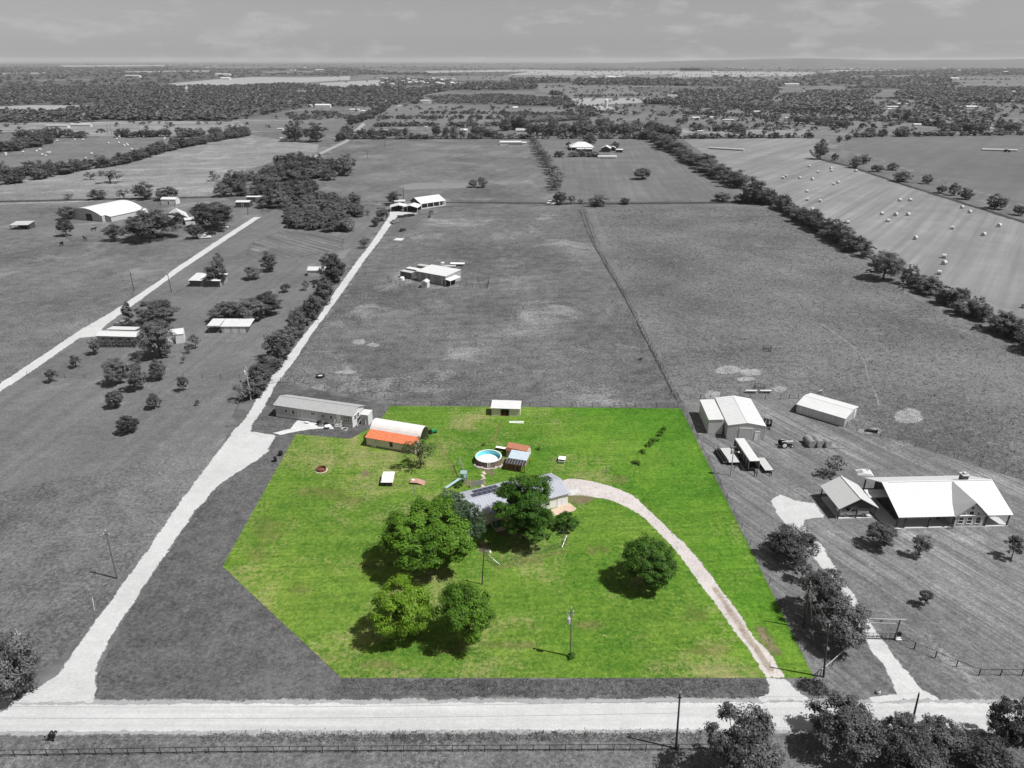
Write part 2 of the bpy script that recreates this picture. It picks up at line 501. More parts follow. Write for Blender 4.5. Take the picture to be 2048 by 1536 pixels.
for i, (m, p) in enumerate(FARF):
    sheet('field', p, .05 + .004 * i, m, amp=0, seed=i)
for i, p in enumerate(STRIPS): sheet('field', p, .30 + .004 * i, G_MIDF if i % 3 else G_PALE, 0)
HOLES = [p for _m, p in FARF if _m is not G_DRY] + STRIPS
# nearer fields
sheet('pasture', [(-400,1511),(2500,1511),(2500,1700),(-400,1700)], .006, G_FIELD, .1, .6, 76)
sheet('hayfield', [(1366,279),(1600,276),(1660,279),(1650,290),(1622,296),(1621,308),(1640,318),(1690,331),(1800,368),(2048,446),(2300,530),(2300,800),(2060,680),(1900,595),(1800,540),(1700,480),(1600,420),(1530,380),(1440,330)], .02, G_HAY, .8, 4, 3)
sheet('field', [(1690,288),(1760,275),(2060,268),(2300,275),(2300,500),(2060,412),(1900,365),(1760,318),(1660,300)], .024, G_CROP, .8, 4, 4)
sheet('field', [(1622,310),(1640,295),(1700,300),(1800,335),(1900,370),(2060,415),(2300,500),(2300,528),(2048,444),(1800,366),(1690,330),(1640,317)], .028, G_FIELD, .8, 4, 5)
sheet('pasture', [(1085,277),(1290,277),(1345,292),(1430,345),(1530,405),(1120,407),(1105,360),(1090,310)], .016, G_LAWN, .6, 4, 6)
sheet('pasture', [(690,285),(800,277),(1080,277),(1090,310),(1105,360),(1118,407),(960,406),(700,400),(640,380),(700,345),(650,315)], .016, G_FIELD, .6, 4, 7)
sheet('dry_pasture', [(-40,378),(160,338),(350,295),(500,270),(640,290),(620,318),(560,318),(430,362),(430,392),(200,402),(-40,412)], .02, G_DRY, .8, 4, 8)
sheet('hayfield', [(60,297),(180,275),(330,276),(500,268),(420,282),(250,322),(100,338),(-40,345),(-40,318)], .024, G_MIDF, .8, 4, 9)
sheet('pasture', [(-60,405),(200,402),(440,394),(520,415),(525,432),(300,570),(230,612),(0,768),(-60,800)], .012, G_FIELD, .5, 3, 10)
sheet('pasture', [(520,432),(570,412),(760,412),(775,430),(600,660),(480,800),(440,900),(390,1000),(260,1140),(0,1330),(-60,1380),(-60,800),(0,785),(240,625)], .008, G_LAWN, .3, 2, 11)
sheet('pasture', [(-60,1000),(300,920),(430,910),(380,1000),(300,1080),(150,1290),(60,1370),(-60,1420)], .012, G_FIELD, .6, 2, 12)
sheet('pasture', [(785,432),(830,428),(1168,408),(1210,520),(1280,660),(1360,815),(782,810),(770,800),(580,770),(560,762),(600,715),(680,605),(760,482)], .012, G_PAST, .3, 2, 13)
sheet('pasture', [(1168,408),(1535,407),(1570,430),(1640,470),(1720,530),(1800,580),(1900,635),(2060,710),(2300,820),(2300,1080),(2048,962),(1830,895),(1700,855),(1600,798),(1420,797),(1360,800),(1280,660),(1210,520)], .012, G_TUFT, .3, 2, 14)
sheet('yard', [(1364,800),(1420,798),(1600,798),(1700,855),(1830,892),(2048,962),(2300,1070),(2300,1420),(1640,1398),(1628,1356),(1500,1090)], .016, G_YARD, .12, .7, 15)
sheet('yard', [(560,770),(782,812),(752,850),(700,878),(592,868),(445,1133),(683,1356),(683,1398),(190,1402),(195,1350),(250,1237),(320,1128),(395,1020),(442,968),(552,870),(500,860),(545,780)], .018, G_DARK, .1, .6, 16)
sheet('verge', [(683,1357),(1530,1357),(1540,1398),(683,1392)], .022, G_VERGE, .3, .6, 17, fade=.8)
sheet('verge', [(-300,1464),(2400,1464),(2400,1512),(-300,1512)], .008, G_FIELD, .1, .5, 18)
# the coloured lot
PARCEL = [(445,1133),(592,868),(700,878),(752,850),(782,812),(1362,817),(1628,1356),(683,1356)]
sheet('lawn', PARCEL, .028, G_GREEN, 0, 1, 19)
# roads and lanes
sheet('road_shoulder', [(-400,1396),(188,1398),(1000,1396),(1540,1394),(1900,1397),(2500,1397),(2500,1470),(1300,1468),(-400,1474)], .026, G_SHOULDER, .12, .4, 20, fade=0.7)
sheet('road', [(-400,1409),(1000,1405),(2500,1404),(2500,1462),(1300,1461),(-400,1466)], .030, G_ROAD, .06, .5, 21, fade=0.5)
lane_l = [(0,1408),(70,1378),(117,1349),(144,1305),(201,1228),(247,1164),(292,1104),(348,1020),(395,957),(440,897),(463,866),(494,832),(530,767),(555,738),(595,685),(635,635),(675,575),(715,520),(741,488),(779,430)]
lane_r = [(838,428),(806,432),(792,436),(759,483),(730,520),(705,557),(670,607),(625,667),(595,715),(552,770),(530,814),(505,850),(502,862),(552,870),(537,902),(516,920),(487,938),(440,969),(393,1020),(356,1074),(319,1127),(285,1181),(248,1235),(215,1289),(191,1342),(193,1376),(188,1406)]
sheet('lane', lane_l + [(779,424),(800,422)] + lane_r, .034, G_LANE, .22, .5, 22, fade=0.6)
sheet('lane', [(-80,825),(0,767),(160,660),(200,637),(237,615),(320,560),(345,540),(442,476),(508,434),(522,434),(447,484),(362,541),(250,623),(215,648),(200,665),(203,672),(160,676),(67,741),(0,784),(-80,845)], .034, G_LANE, .2, .8, 23, fade=0.6)
sheet('lane', [(620,314),(688,282),(724,246),(760,226),(800,209),(806,210),(768,226),(734,246),(696,284),(632,314)], .06, G_PALE, 0, 1, 24)
sheet('lane', [(1648,1135),(1671,1135),(1711,1193),(1730,1226),(1757,1266),(1781,1300),(1808,1335),(1837,1370),(1883,1400),(1736,1401),(1794,1389),(1784,1362),(1765,1330),(1738,1300),(1728,1274),(1690,1200)], .034, G_LANE, .14, .4, 25, fade=0.6)
sheet('lane', [(1540,1000),(1559,990),(1590,1000),(1629,1006),(1651,1034),(1611,1040),(1609,1052),(1644,1090),(1672,1137),(1648,1140),(1622,1112),(1600,1085),(1572,1050),(1552,1028)], .038, G_LANE, .14, .4, 26, fade=0.6)
dr_out = smooth_line([(1118,962),(1149,957),(1187,963),(1232,976),(1265,991),(1301,1022),(1336,1057),(1380,1098),(1418,1144),(1448,1187),(1481,1230),(1512,1278),(1535,1300),(1572,1356)], 3)
dr_in = smooth_line([(1529,1356),(1500,1303),(1479,1278),(1448,1235),(1418,1192),(1385,1149),(1352,1103),(1321,1070),(1288,1037),(1258,1019),(1222,1001),(1192,996),(1160,992),(1138,992)], 3)
sheet('driveway', dr_out + dr_in, .034, G_DRIVE, .16, .35, 27, fade=0.5)
sheet('driveway', [(1529,1356),(1572,1356),(1585,1372),(1622,1402),(1515,1402),(1538,1385),(1537,1372)], .038, G_LANE, .1, .4, 28, fade=0.6)
# worn middle of the gravel drive
sheet('wheel_track_strip', [(1425,1172),(1445,1192),(1475,1235),(1505,1282),(1525,1308),(1548,1345),(1540,1347),(1515,1308),(1496,1284),(1465,1238),(1437,1196)], .038, ground_mat('worn_gravel', (.24, .19, .13), (.42, .35, .28), None, big=.3, fine=.6, ragged=1.5, soft=.7), .2, .4, 29, fade=.6)
sheet('bare_ground', [(1508,1255),(1522,1250),(1545,1275),(1560,1305),(1556,1315),(1530,1295),(1515,1278)], .036, G_DIRT, .2, .4, 30, fade=1.0)
for i, p in enumerate([[(955,918),(1005,922),(1002,934),(985,935),(991,950),(975,952),(966,945),(952,925)], [(985,906),(1046,924),(1040,943),(1002,932)],
                       [(1135,992),(1165,990),(1190,996),(1180,1006),(1150,1010),(1136,1004)], [(990,1062),(1060,1048),(1065,1060),(1030,1075),(1000,1072)],
                       [(955,1088),(972,1080),(978,1100),(965,1108)], [(722,944),(732,940),(740,946),(734,954),(724,952)], [(924,960),(950,958),(960,968),(930,974)]]):
    sheet('bare_ground', p, .036 + .001 * i, G_DIRT, .2, .4, 31 + i, fade=1.0)
for i, (cx, cy, rx, ry) in enumerate([(1455,740,30,9),(1500,745,25,8),(1490,758,20,5),(1817,833,32,16),(1560,778,16,7),(1425,790,18,10),(718,684,16,6),(745,690,14,4),(1740,862,30,6),(690,745,25,5)]):
    sheet('bare_ground', [(cx + rx * math.cos(t * .524), cy + ry * math.sin(t * .524)) for t in range(12)], .040 + .001 * i, G_GDIRT, .5, .5, 50 + i, fade=1.2)
# ponds and dugouts
sheet('pond', [(798,372),(830,366),(900,366),(935,368),(932,376),(860,378),(810,380)], .03, G_WATER, .4, 2, 70)
sheet('pond', [(660,512),(690,500),(702,498),(690,515),(672,525)], .03, G_WATER, .3, 1, 71)
# ditch along the hayfield
G_DITCH = ground_mat('ditch_weeds', .028, .06, .10, -.03, big=.05, fine=.5)
sheet('ditch', [(1618,300),(1624,312),(1645,322),(1700,335),(1800,369),(2048,447),(2300,531),(2300,525),(2048,442),(1800,365),(1700,331),(1646,318),(1627,309),(1622,299)], .036, G_DITCH, .4, 2, 72)
sheet('cattle_path', smooth_line([(1640,648),(1700,690),(1725,720),(1735,755),(1750,790),(1755,810)], 4) + smooth_line([(1759,810),(1753,790),(1738,755),(1728,719),(1703,689),(1642,647)], 4), .036, ground_mat('trodden_path', .13, .22, .09, .0, fine=.5), .1, .5, 73)
# weedy fence rows and an old garden plot
G_ROW = ground_mat('fence_row_weeds', .03, .07, .10, -.03, big=.05, fine=.6, ragged=.4)
for i, p in enumerate([[(890,403.5),(1200,405.5),(1530,403),(1530,407),(1200,409.5),(890,406.5)], [(-20,402),(200,397),(430,392),(430,396),(200,401),(-20,406)], [(1160,420),(1178,470),(1212,529),(1248,589),(1288,669),(1329,749),(1355,800),(1352,801),(1326,750),(1285,670),(1245,591),(1209,531),(1176,471),(1158.5,421)], [(1345,274.5),(1600,273),(1600,276),(1345,277.5)], [(690,276),(1090,276),(1090,278.5),(690,279)]]):
    sheet('fence_row', p, .044 + .001 * i, G_ROW, .5, 2.0, 60 + i, fade=.35 if i == 2 else 1.6)
sheet('garden_plot', [(500,488),(560,462),(640,468),(690,478),(690,498),(600,515),(520,520),(490,508)], .030, ground_mat('old_plough_rows', .07, .15, .24, .0, big=.03, fine=.4, stripe=[(-48, 1.1, .7)], ragged=.5), .6, 2, 77, fade=3.0)

# tired, yellowed turf in the lot: trodden and dried-out places
G_WORN = ground_mat('worn_turf', (.105, .145, .030), (.245, .24, .09), (.33, .28, .16), .0, big=.1, fine=.5, pscale=.25, ragged=.5, grain=.12, soft=.6)
for i, (cx, cy, rx, ry) in enumerate([(535, 1060, 34, 26), (515, 1110, 22, 14), (640, 985, 45, 12), (700, 1000, 30, 8), (820, 1030, 26, 7), (1195, 1100, 22, 8), (1390, 1225, 20, 16), (1420, 1300, 45, 7), (1010, 1290, 60, 5), (760, 1330, 40, 6), (1060, 1120, 30, 4), (1240, 960, 18, 9), (740, 1130, 25, 6), (1180, 1250, 30, 7), (600, 1180, 25, 8), (900, 1300, 30, 5)]):
    sheet('worn_turf', [(cx + rx * math.cos(t * .524) * (1 + .25 * math.sin(t * 2 + i)), cy + ry * math.sin(t * .524)) for t in range(12)], .0312 + .0001 * i, G_WORN, .3, .8, 90 + i, fade=min(2.6, ry * .11 + .3))
for i, p in enumerate([[(1003, 840), (1010, 840), (1000, 856), (990, 885), (984, 885), (994, 856)], [(865, 875), (872, 874), (905, 930), (915, 955), (908, 956), (898, 930)], [(1090, 1110), (1130, 1100), (1134, 1104), (1000, 1138), (985, 1136)]]):
    sheet('worn_turf', p, .0336 + .0001 * i, G_WORN, .2, .6, 110 + i, fade=.6)
# ------------------------------------------------------------------ surfaces for buildings and objects
M_WROOF = mat('white_roof_metal', .52, .45, .07, .6, spec=.4)
M_GROOF = mat('grey_roof_metal', .50, .45, .08, .6, spec=.4)
M_WSIDE = mat('white_siding', .56, .6, .10, .8, streak=.2)
M_GSIDE = mat('grey_siding', .40, .6, .12, .8, streak=.25)
M_SHING = mat('grey_shingle', .30, .9, .22, 2.5)
M_STONE = mat('pale_limestone', .48, .9, .30, 4.0, bump=.3)
M_DARKW = mat('dark_timber', .06, .8, .3, 3)
M_WOODG = mat('weathered_boards', .24, .9, .25, 2, streak=.3)
M_GLASS = mat('window_glass', .02, .12, .2, 1, spec=.6)
M_TRIM = mat('white_trim', .72, .5, .05)
M_DOORG = mat('grey_door', .46, .55, .06)
M_CONC = mat('concrete_slab', .42, .9, .15, 2)
M_BLACK = mat('black_steel', .018, .5, .2)
M_STEEL = mat('galvanised_steel', .42, .4, .15, 2, metal=.5)
M_RUBBER = mat('tyre_rubber', .015, .85, .2)
M_POLE = mat('weathered_pole', .13, .9, .3, 3, streak=.2)
M_GPOLE = mat('brown_pole', (.16, .12, .08), .9, .3, 3, streak=.2)
M_WIRE = mat('dark_wire', .06, .5, .1)
M_CREAM = mat('cream_siding', (.60, .55, .46), .7, .1, .8, streak=.25)
M_ORANGE = mat('faded_orange_roof', (.55, .16, .075), .55, .28, 1.6, streak=.15)
M_AGED = mat('aged_pale_roof', (.62, .58, .56), .5, .12, .7)
M_LIGHTM = mat('light_roof_metal', (.34, .35, .39), .4, .08, .8, spec=.5)
M_SOLAR = mat('solar_cells', (.012, .014, .045), .15, .15, 2, spec=.6)
M_BROWNR = mat('brown_roof', (.36, .15, .09), .7, .15, 1.2)
M_REDW = mat('red_brown_wood', (.30, .13, .07), .8, .25, 2)
M_TAN = mat('tan_wood', (.46, .33, .22), .85, .2, 2)
M_WHITEP = mat('white_paint', (.78, .78, .76), .5, .06)
M_BLUEG = mat('blue_grey_plastic', (.24, .33, .36), .45, .12)
M_LIGHTBM = mat('pale_blue_metal', (.52, .60, .66), .35, .1, 1.5, metal=.3)
M_TURQ = mat('turquoise_liner', (.16, .58, .66), .3, .12)
M_POOLW = mat('pale_pool_water', (.66, .78, .76), .08, .06, spec=.6)
M_POOLS = mat('pool_side_panel', (.20, .14, .12), .6, .2, 3)
M_RSTONE = mat('skirt_stone', (.42, .36, .36), .9, .3, 4)
M_RUST = mat('rusted_steel', (.17, .06, .035), .85, .35, 4)
M_GREENM = mat('green_paint', (.03, .22, .09), .4, .1)
M_TEAL = mat('teal_cloth', (.02, .12, .10), .8, .2)
M_HAYB = mat('net_wrapped_hay', .46, .85, .14, 2.5)
M_HAYD = mat('old_hay', .22, .95, .25, 6, bump=.4)
M_SILVER = mat('bright_tin', .62, .3, .1, 2, metal=.5)

def frame(name, label, cat, A, B, group=None):
    """root at the near left ground corner A, local x runs to B, local y runs away from the road"""
    rz = math.atan2(B[1] - A[1], B[0] - A[0])
    return thing(name, label, cat, A, rz, group), math.hypot(B[0] - A[0], B[1] - A[1])
def shell(root, x0, x1, y0, y1, eave, ridge, axis, m, name='wall', ribs=0.0, z0=0.0):
    b = MB()
    if axis == 'x':
        ym = (y0 + y1) / 2
        v = [(x0, y0, z0), (x1, y0, z0), (x1, y1, z0), (x0, y1, z0), (x0, y0, eave), (x1, y0, eave), (x1, y1, eave), (x0, y1, eave), (x0, ym, ridge), (x1, ym, ridge)]
        f = [(0, 1, 5, 4), (2, 3, 7, 6), (1, 2, 6, 9, 5), (3, 0, 4, 8, 7), (4, 5, 9, 8), (6, 7, 8, 9), (3, 2, 1, 0)]
    else:
        xm = (x0 + x1) / 2
        v = [(x0, y0, z0), (x1, y0, z0), (x1, y1, z0), (x0, y1, z0), (x0, y0, eave), (x1, y0, eave), (x1, y1, eave), (x0, y1, eave), (xm, y0, ridge), (xm, y1, ridge)]
        f = [(0, 1, 5, 8, 4), (1, 2, 6, 5), (2, 3, 7, 9, 6), (3, 0, 4, 7), (5, 6, 9, 8), (7, 4, 8, 9), (3, 2, 1, 0)]
    b.add(v, f)
    if ribs:
        for k in range(int((x1 - x0) / ribs) + 1):
            x = min(x1 - .05, max(x0 + .05, x0 + k * ribs))
            b.box(x - .04, x + .04, y0 - .035, y0 - .0, z0 + .02, eave - .02)
        for k in range(int((y1 - y0) / ribs) + 1):
            y = min(y1 - .05, max(y0 + .05, y0 + k * ribs))
            b.box(x1, x1 + .035, y - .04, y + .04, z0 + .02, eave - .02)
            b.box(x0 - .035, x0, y - .04, y + .04, z0 + .02, eave - .02)
    return b.build(name, m, root)
def gable_roof(root, x0, x1, y0, y1, eave, ridge, axis, m, over=.35, t=.12, seams=0.0, name='roof'):
    b = MB()
    if axis == 'x':
        ym = (y0 + y1) / 2
        k = (ridge - eave) / (ym - y0)
        e = eave - k * over + .06; r = ridge + .06
        a0, a1 = x0 - over, x1 + over
        sl = [[(a0, y0 - over, e), (a1, y0 - over, e), (a1, ym, r), (a0, ym, r)], [(a1, y1 + over, e), (a0, y1 + over, e), (a0, ym, r), (a1, ym, r)]]
    else:
        xm = (x0 + x1) / 2
        k = (ridge - eave) / (xm - x0)
        e = eave - k * over + .06; r = ridge + .06
        a0, a1 = y0 - over, y1 + over
        sl = [[(x0 - over, a1, e), (x0 - over, a0, e), (xm, a0, r), (xm, a1, r)], [(x1 + over, a0, e), (x1 + over, a1, e), (xm, a1, r), (xm, a0, r)]]
    for q in sl:
        b.slab([Vector(p) + Vector((0, 0, t)) for p in q], t)
        if seams:
            p0, p1, p2, p3 = [Vector(p) + Vector((0, 0, t)) for p in q]
            n = int((p1 - p0).length / seams)
            nn = (p1 - p0).cross(p3 - p0).normalized()
            for i in range(1, n):
                s0 = p0.lerp(p1, i / n); s1 = p3.lerp(p2, i / n)
                d = (p1 - p0).normalized() * .03
                b.slab([s0 - d + nn * .035, s0 + d + nn * .035, s1 + d + nn * .035, s1 - d + nn * .035], .03)
    o = b.build(name, m, root)
    rc = MB()
    if axis == 'x': rc.rbox(((x0 + x1) / 2, ym, r + t + .0), ((x1 - x0) + 2 * over - .02, .3, .07))
    else: rc.rbox((xm, (y0 + y1) / 2, r + t + .0), (.3, (y1 - y0) + 2 * over - .02, .07))
    rc.build('ridge_cap', m, o)
    return o
def mono_roof(root, x0, x1, y0, y1, zf, zb, m, t=.1, seams=0.0, name='roof', axis='y'):
    """single slope; zf at y0 (or x0), zb at y1 (or x1)"""
    q = [(x0, y0, zf), (x1, y0, zf), (x1, y1, zb), (x0, y1, zb)] if axis == 'y' else [(x0, y0, zf), (x1, y0, zb), (x1, y1, zb), (x0, y1, zf)]
    b = MB().slab([Vector(p) + Vector((0, 0, t)) for p in q], t)
    if seams:
        n = int((x1 - x0) / seams)
        for i in range(1, n):
            x = x0 + (x1 - x0) * i / n
            b.slab([(x - .03, y0, zf + t + .03), (x + .03, y0, zf + t + .03), (x + .03, y1, zb + t + .03), (x - .03, y1, zb + t + .03)], .028)
    return b.build(name, m, root)
def window(root, face, u, z, w, h, at, m_frame=None, m_pane=None, bars=True, name='window'):
    """face f/b: plane y=at, u along x ; face l/r: plane x=at, u along y"""
    m_frame = m_frame or M_TRIM; m_pane = m_pane or M_GLASS
    s = -1 if face in 'fl' else 1
    def bx(b, u0, u1, z0, z1, d0, d1):
        p, q = sorted((at + s * d0, at + s * d1))
        if face in 'fb': b.box(u0, u1, p, q, z0, z1)
        else: b.box(p, q, u0, u1, z0, z1)
    fr = MB()
    k = .07
    bx(fr, u - w / 2 - k, u - w / 2, z, z + h, .004, .07); bx(fr, u + w / 2, u + w / 2 + k, z, z + h, .004, .07)
    bx(fr, u - w / 2 - k, u + w / 2 + k, z + h, z + h + k, .004, .075); bx(fr, u - w / 2 - k, u + w / 2 + k, z - k, z, .004, .085)
    if bars: bx(fr, u - w / 2, u + w / 2, z + h / 2 - .025, z + h / 2 + .025, .03, .06)
    o = fr.build(name, m_frame, root)
    pn = MB(); bx(pn, u - w / 2, u + w / 2, z, z + h, .003, .025)
    pn.build('pane', m_pane, o)
    return o
def door(root, face, u, w, h, at, m, z=0.02, panels=0, name='door'):
    s = -1 if face in 'fl' else 1
    def bx(b, u0, u1, z0, z1, d0, d1):
        p, q = sorted((at + s * d0, at + s * d1))
        if face in 'fb': b.box(u0, u1, p, q, z0, z1)
        else: b.box(p, q, u0, u1, z0, z1)
    b = MB(); bx(b, u - w / 2, u + w / 2, z, z + h, .004, .045)
    o = b.build(name, m, root)
    f = MB()
    bx(f, u - w / 2 - .09, u - w / 2, z, z + h, .004, .08); bx(f, u + w / 2, u + w / 2 + .09, z, z + h, .004, .08); bx(f, u - w / 2 - .09, u + w / 2 + .09, z + h, z + h + .09, .004, .085)
    f.build('door_frame', M_TRIM, o)
    if panels:
        for i in range(panels):
            pb = MB(); z0 = z + h * i / panels
            bx(pb, u - w / 2 + .02, u + w / 2 - .02, z0 + .025, z0 + h / panels - .025, .045, .06)
            pb.build('door_panel', m, o)
    else:
        hb = MB(); bx(hb, u + w / 2 - .14, u + w / 2 - .08, z + h * .46, z + h * .5, .045, .1)
        hb.build('handle', M_STEEL, o)
    return o
def post(root, x, y, h, r=.09, m=None, name='post', z=0.0):
    return MB().box(x - r, x + r, y - r, y + r, z, z + h).build(name, m or M_DARKW, root)

# ================================================================== the coloured lot
# ---- farmhouse
A = site(1104 - 130, 1057); B = site(1136, 1008)
B = (10.75, 117.1); ang = R(24.5)
A = (B[0] - 20.6 * math.cos(ang), B[1] - 20.6 * math.sin(ang))
t, L = frame('farmhouse', 'low white farmhouse with pale metal roof and dark solar panels, half hidden by trees', 'house', A, B)
LW = 13.6
shell(t, 0, LW, .2, 8.0, 2.7, 3.65, 'x', M_CREAM)
ro = gable_roof(t, 0, LW, .2, 8.0, 2.7, 3.65, 'x', M_LIGHTM, .4, seams=.6)
b = shell(t, LW + .02, L, .0, 7.5, 2.5, 3.4, 'x', mat('white_weatherboard', (.70, .70, .68), .6, .06), 'wing_wall')
ro2 = gable_roof(t, LW + .3, L, .0, 7.5, 2.5, 3.4, 'x', M_LIGHTM, .35, seams=.6, name='wing_roof')
def solar(root, x, yc0, yc1, zfun):
    p = MB()
    q = [(x + .95, yc1, zfun(yc1) + .10), (x, yc1, zfun(yc1) + .10), (x, yc0, zfun(yc0) + .10), (x + .95, yc0, zfun(yc0) + .10)]
    p.slab(q, .05)
    o = p.build('solar_panel', M_SOLAR, root)
    e = MB()
    Q = [Vector(v) + Vector((0, 0, .004)) for v in q]
    for i in range(4):
        e.tube(Q[i], Q[(i + 1) % 4], .02, .02, 4)
    e.build('panel_frame', M_STEEL, o)
zb = lambda y: 3.65 + .18 - (y - 4.1) * (.95 / 3.9)
for i in range(8):
    if i not in (5,): solar(t, 3.8 + i * 1.0, 6.05, 7.65, zb)
for i in range(9): solar(t, 2.9 + i * 1.0, 4.35, 5.95, zb)
zw = lambda y: 3.4 + .18 - (y - 3.75) * (.9 / 3.75)
for i in range(2): solar(t, L - 3.0 + i * 1.0, 4.5, 6.6, zw)
for u in (1.6, 10.2): window(t, 'f', u, .9, 1.0, 1.2, .2)
window(t, 'r', 3.9, 1.0, .8, 1.0, L); window(t, 'f', LW + 2.5, .9, 1.0, 1.2, 0.0)
door(t, 'f', LW + 5.2, .9, 2.0, 0.0, M_TRIM)
# porch gable, deck and ramp on the yard side
MB().box(4.3, 8.2, -3.1, .15, .35, .5).build('deck', M_TAN, t)
for x, y in ((4.6, -2.2), (6.05, -2.2), (7.6, -2.2)): post(t, x, y, 2.0, .07, M_WOODG, 'porch_post', .5)
for i in range(2):
    r_ = MB(); x0, x1 = 4.4 + i * 1.15, 5.45 + i * 1.15
    r_.box(x0, x1, -3.08, -3.0, 1.15, 1.23).box(x0, x1, -3.08, -3.0, .62, .68)
    for k in range(5): r_.box(x0 + .08 + k * .2, x0 + .2 + k * .2, -3.065, -3.015, .68, 1.15)
    r_.build('railing', M_TAN, t)
    post(t, x0, -3.04, .85, .05, M_WOODG, 'rail_post', .45)
gable_roof(t, 4.6, 7.6, -2.1, 1.6, 2.55, 3.25, 'y', mat('porch_shingle', (.20, .21, .27), .7, .25, 3), .2, name='porch_roof')
shell(t, 4.65, 7.55, -2.1, -2.02, 2.5, 3.12, 'y', M_CREAM, 'porch_gable', z0=2.4)
MB().hexa([(6.7, -3.9, 0), (10.6, -3.9, 0), (10.6, -3.12, 0), (6.7, -3.12, 0), (6.7, -3.9, .5), (10.6, -3.9, .06), (10.6, -3.12, .06), (6.7, -3.12, .5)]).build('ramp', M_TAN, t)
r_ = MB(); r_.tube((6.7, -3.88, 1.4), (10.5, -3.88, .95), .04)
for k in range(4): r_.tube((6.8 + k * 1.2, -3.88, .4 - k * .1), (6.8 + k * 1.2, -3.88, 1.38 - k * .14), .035)
r_.build('ramp_rail', M_TAN, t)
# things on the deck
hx = thing('patio_table', 'dark teal covered patio table on the farmhouse porch', 'table', Vector((A[0], A[1], .5)) + Matrix.Rotation(ang, 3, 'Z') @ Vector((5.2, -1.6, 0)), ang)
MB().box(-.8, .8, -.5, .5, .0, .72).build('table_cover', M_TEAL, hx); MB().box(-.9, .9, -.6, .6, .72, .78).build('table_top', M_TEAL, hx)
# rear steps beside the house
s_ = thing('garden_gate', 'small weathered board gate behind the farmhouse roof', 'gate', site(955, 972), R(22))
for i in range(7): MB().box(-1.4 + i * .4, -1.03 + i * .4, -.03, .03, .1, 1.3).build('board', M_WOODG, s_)
MB().box(-1.42, 1.42, .03, .08, .3, .42).build('rail', M_WOODG, s_); MB().box(-1.42, 1.42, .03, .08, .95, 1.07).build('rail', M_WOODG, s_)
for x in (-1.5, 1.5): MB().box(x - .06, x + .06, -.06, .06, 0, 1.5).build('post', M_TAN, s_)
sheet('path', [(1103,1019),(1138,1006),(1153,1017),(1148,1022),(1107,1032),(1098,1030)], .042, G_TANC, .05, .5, 80)
tag(sheet('slab', [(1137,983),(1156,977),(1160,984),(1143,992)], .06, G_PADC, 0, .5, 81), None)
# stepping stones to the pool
for i in range(10):
    y = 945 + i * 3.1; x = 967 + 2.5 * math.sin(i * 2.1) - i * .15
    p = site(x, y)
    b = MB(); n = 6; rg = random.Random(i)
    pr = [(.42 * rg.uniform(.7, 1.1) * math.cos(k * 1.047), .3 * rg.uniform(.7, 1.1) * math.sin(k * 1.047)) for k in range(n)]
    b.add([(a, c, .0) for a, c in pr] + [(a, c, .07) for a, c in pr], [tuple(range(n, 2 * n))] + [(k, (k + 1) % n, n + (k + 1) % n, n + k) for k in range(n)])
    o = b.build('stepping_stone', mat('flagstone', (.55, .45, .38), .9, .2, 3))
    o.location = (p[0], p[1], .03)
    tag(o, 'pale flagstone in the path from pool to farmhouse', 'stone', 'stepping stones from the pool to the house')

# ---- above-ground pool
pc = site(977, 929)
pc = (-5.0, 133.3)
t = thing('swimming_pool', 'round above-ground swimming pool with turquoise liner and brown panelled side', 'pool', pc)
PR = 2.72
for i in range(18):
    a0, a1 = 2 * math.pi * i / 18, 2 * math.pi * (i + 1) / 18
    v = []
    for r in (PR, PR - .05):
        for z in (.03, 1.27):
            v += [(r * math.cos(a0), r * math.sin(a0), z), (r * math.cos(a1), r * math.sin(a1), z)]
    p = MB().add(v, [(0, 1, 3, 2), (5, 4, 6, 7), (2, 3, 7, 6)])
    p.build('wall_panel', M_POOLS, t)
    MB().tube(((PR + .04) * math.cos(a0), (PR + .04) * math.sin(a0), 0), ((PR + .04) * math.cos(a0), (PR + .04) * math.sin(a0), 1.32), .05, .05, 6).build('upright', mat('pool_upright', (.36, .30, .28), .6), t)
MB().lathe([(PR - .09, .05), (PR - .095, 1.31)], 48).build('liner', M_TURQ, t, True)
MB().lathe([(PR - .14, 1.29), (PR + .1, 1.29), (PR + .1, 1.36), (PR - .14, 1.36), (PR - .14, 1.29)], 48).build('rim', mat('pool_rim', (.62, .62, .60), .4), t)
w = MB(); w.lathe([(.001, .3), (PR - .1, .3)], 48); w.build('water', M_POOLW, t)
ld = MB()
for s in (-.22, .22): ld.tube((s + .1, -PR - .5, 0), (s + .1, -PR - .12, 1.75), .035)
for k in range(5): ld.tube((-.12, -PR - .45 + k * .075, .25 + k * .3), (.32, -PR - .45 + k * .075, .25 + k * .3), .03)
ld.build('ladder', M_WHITEP, t)
rg = random.Random(4)
for i in range(30):
    a = R(200 + i * 4.6 + rg.uniform(-2, 2)); rr = PR + rg.uniform(.25, .75)
    o = MB().blob((0, 0, 0), rg.uniform(.16, .3), i, squash=.6).build('edging_stone', M_RSTONE)
    o.location = (pc[0] + rr * math.cos(a), pc[1] + rr * math.sin(a), .12)
    tag(o, 'grey-mauve edging stone piled along the foot of the pool', 'stone', 'stones round the pool foot')

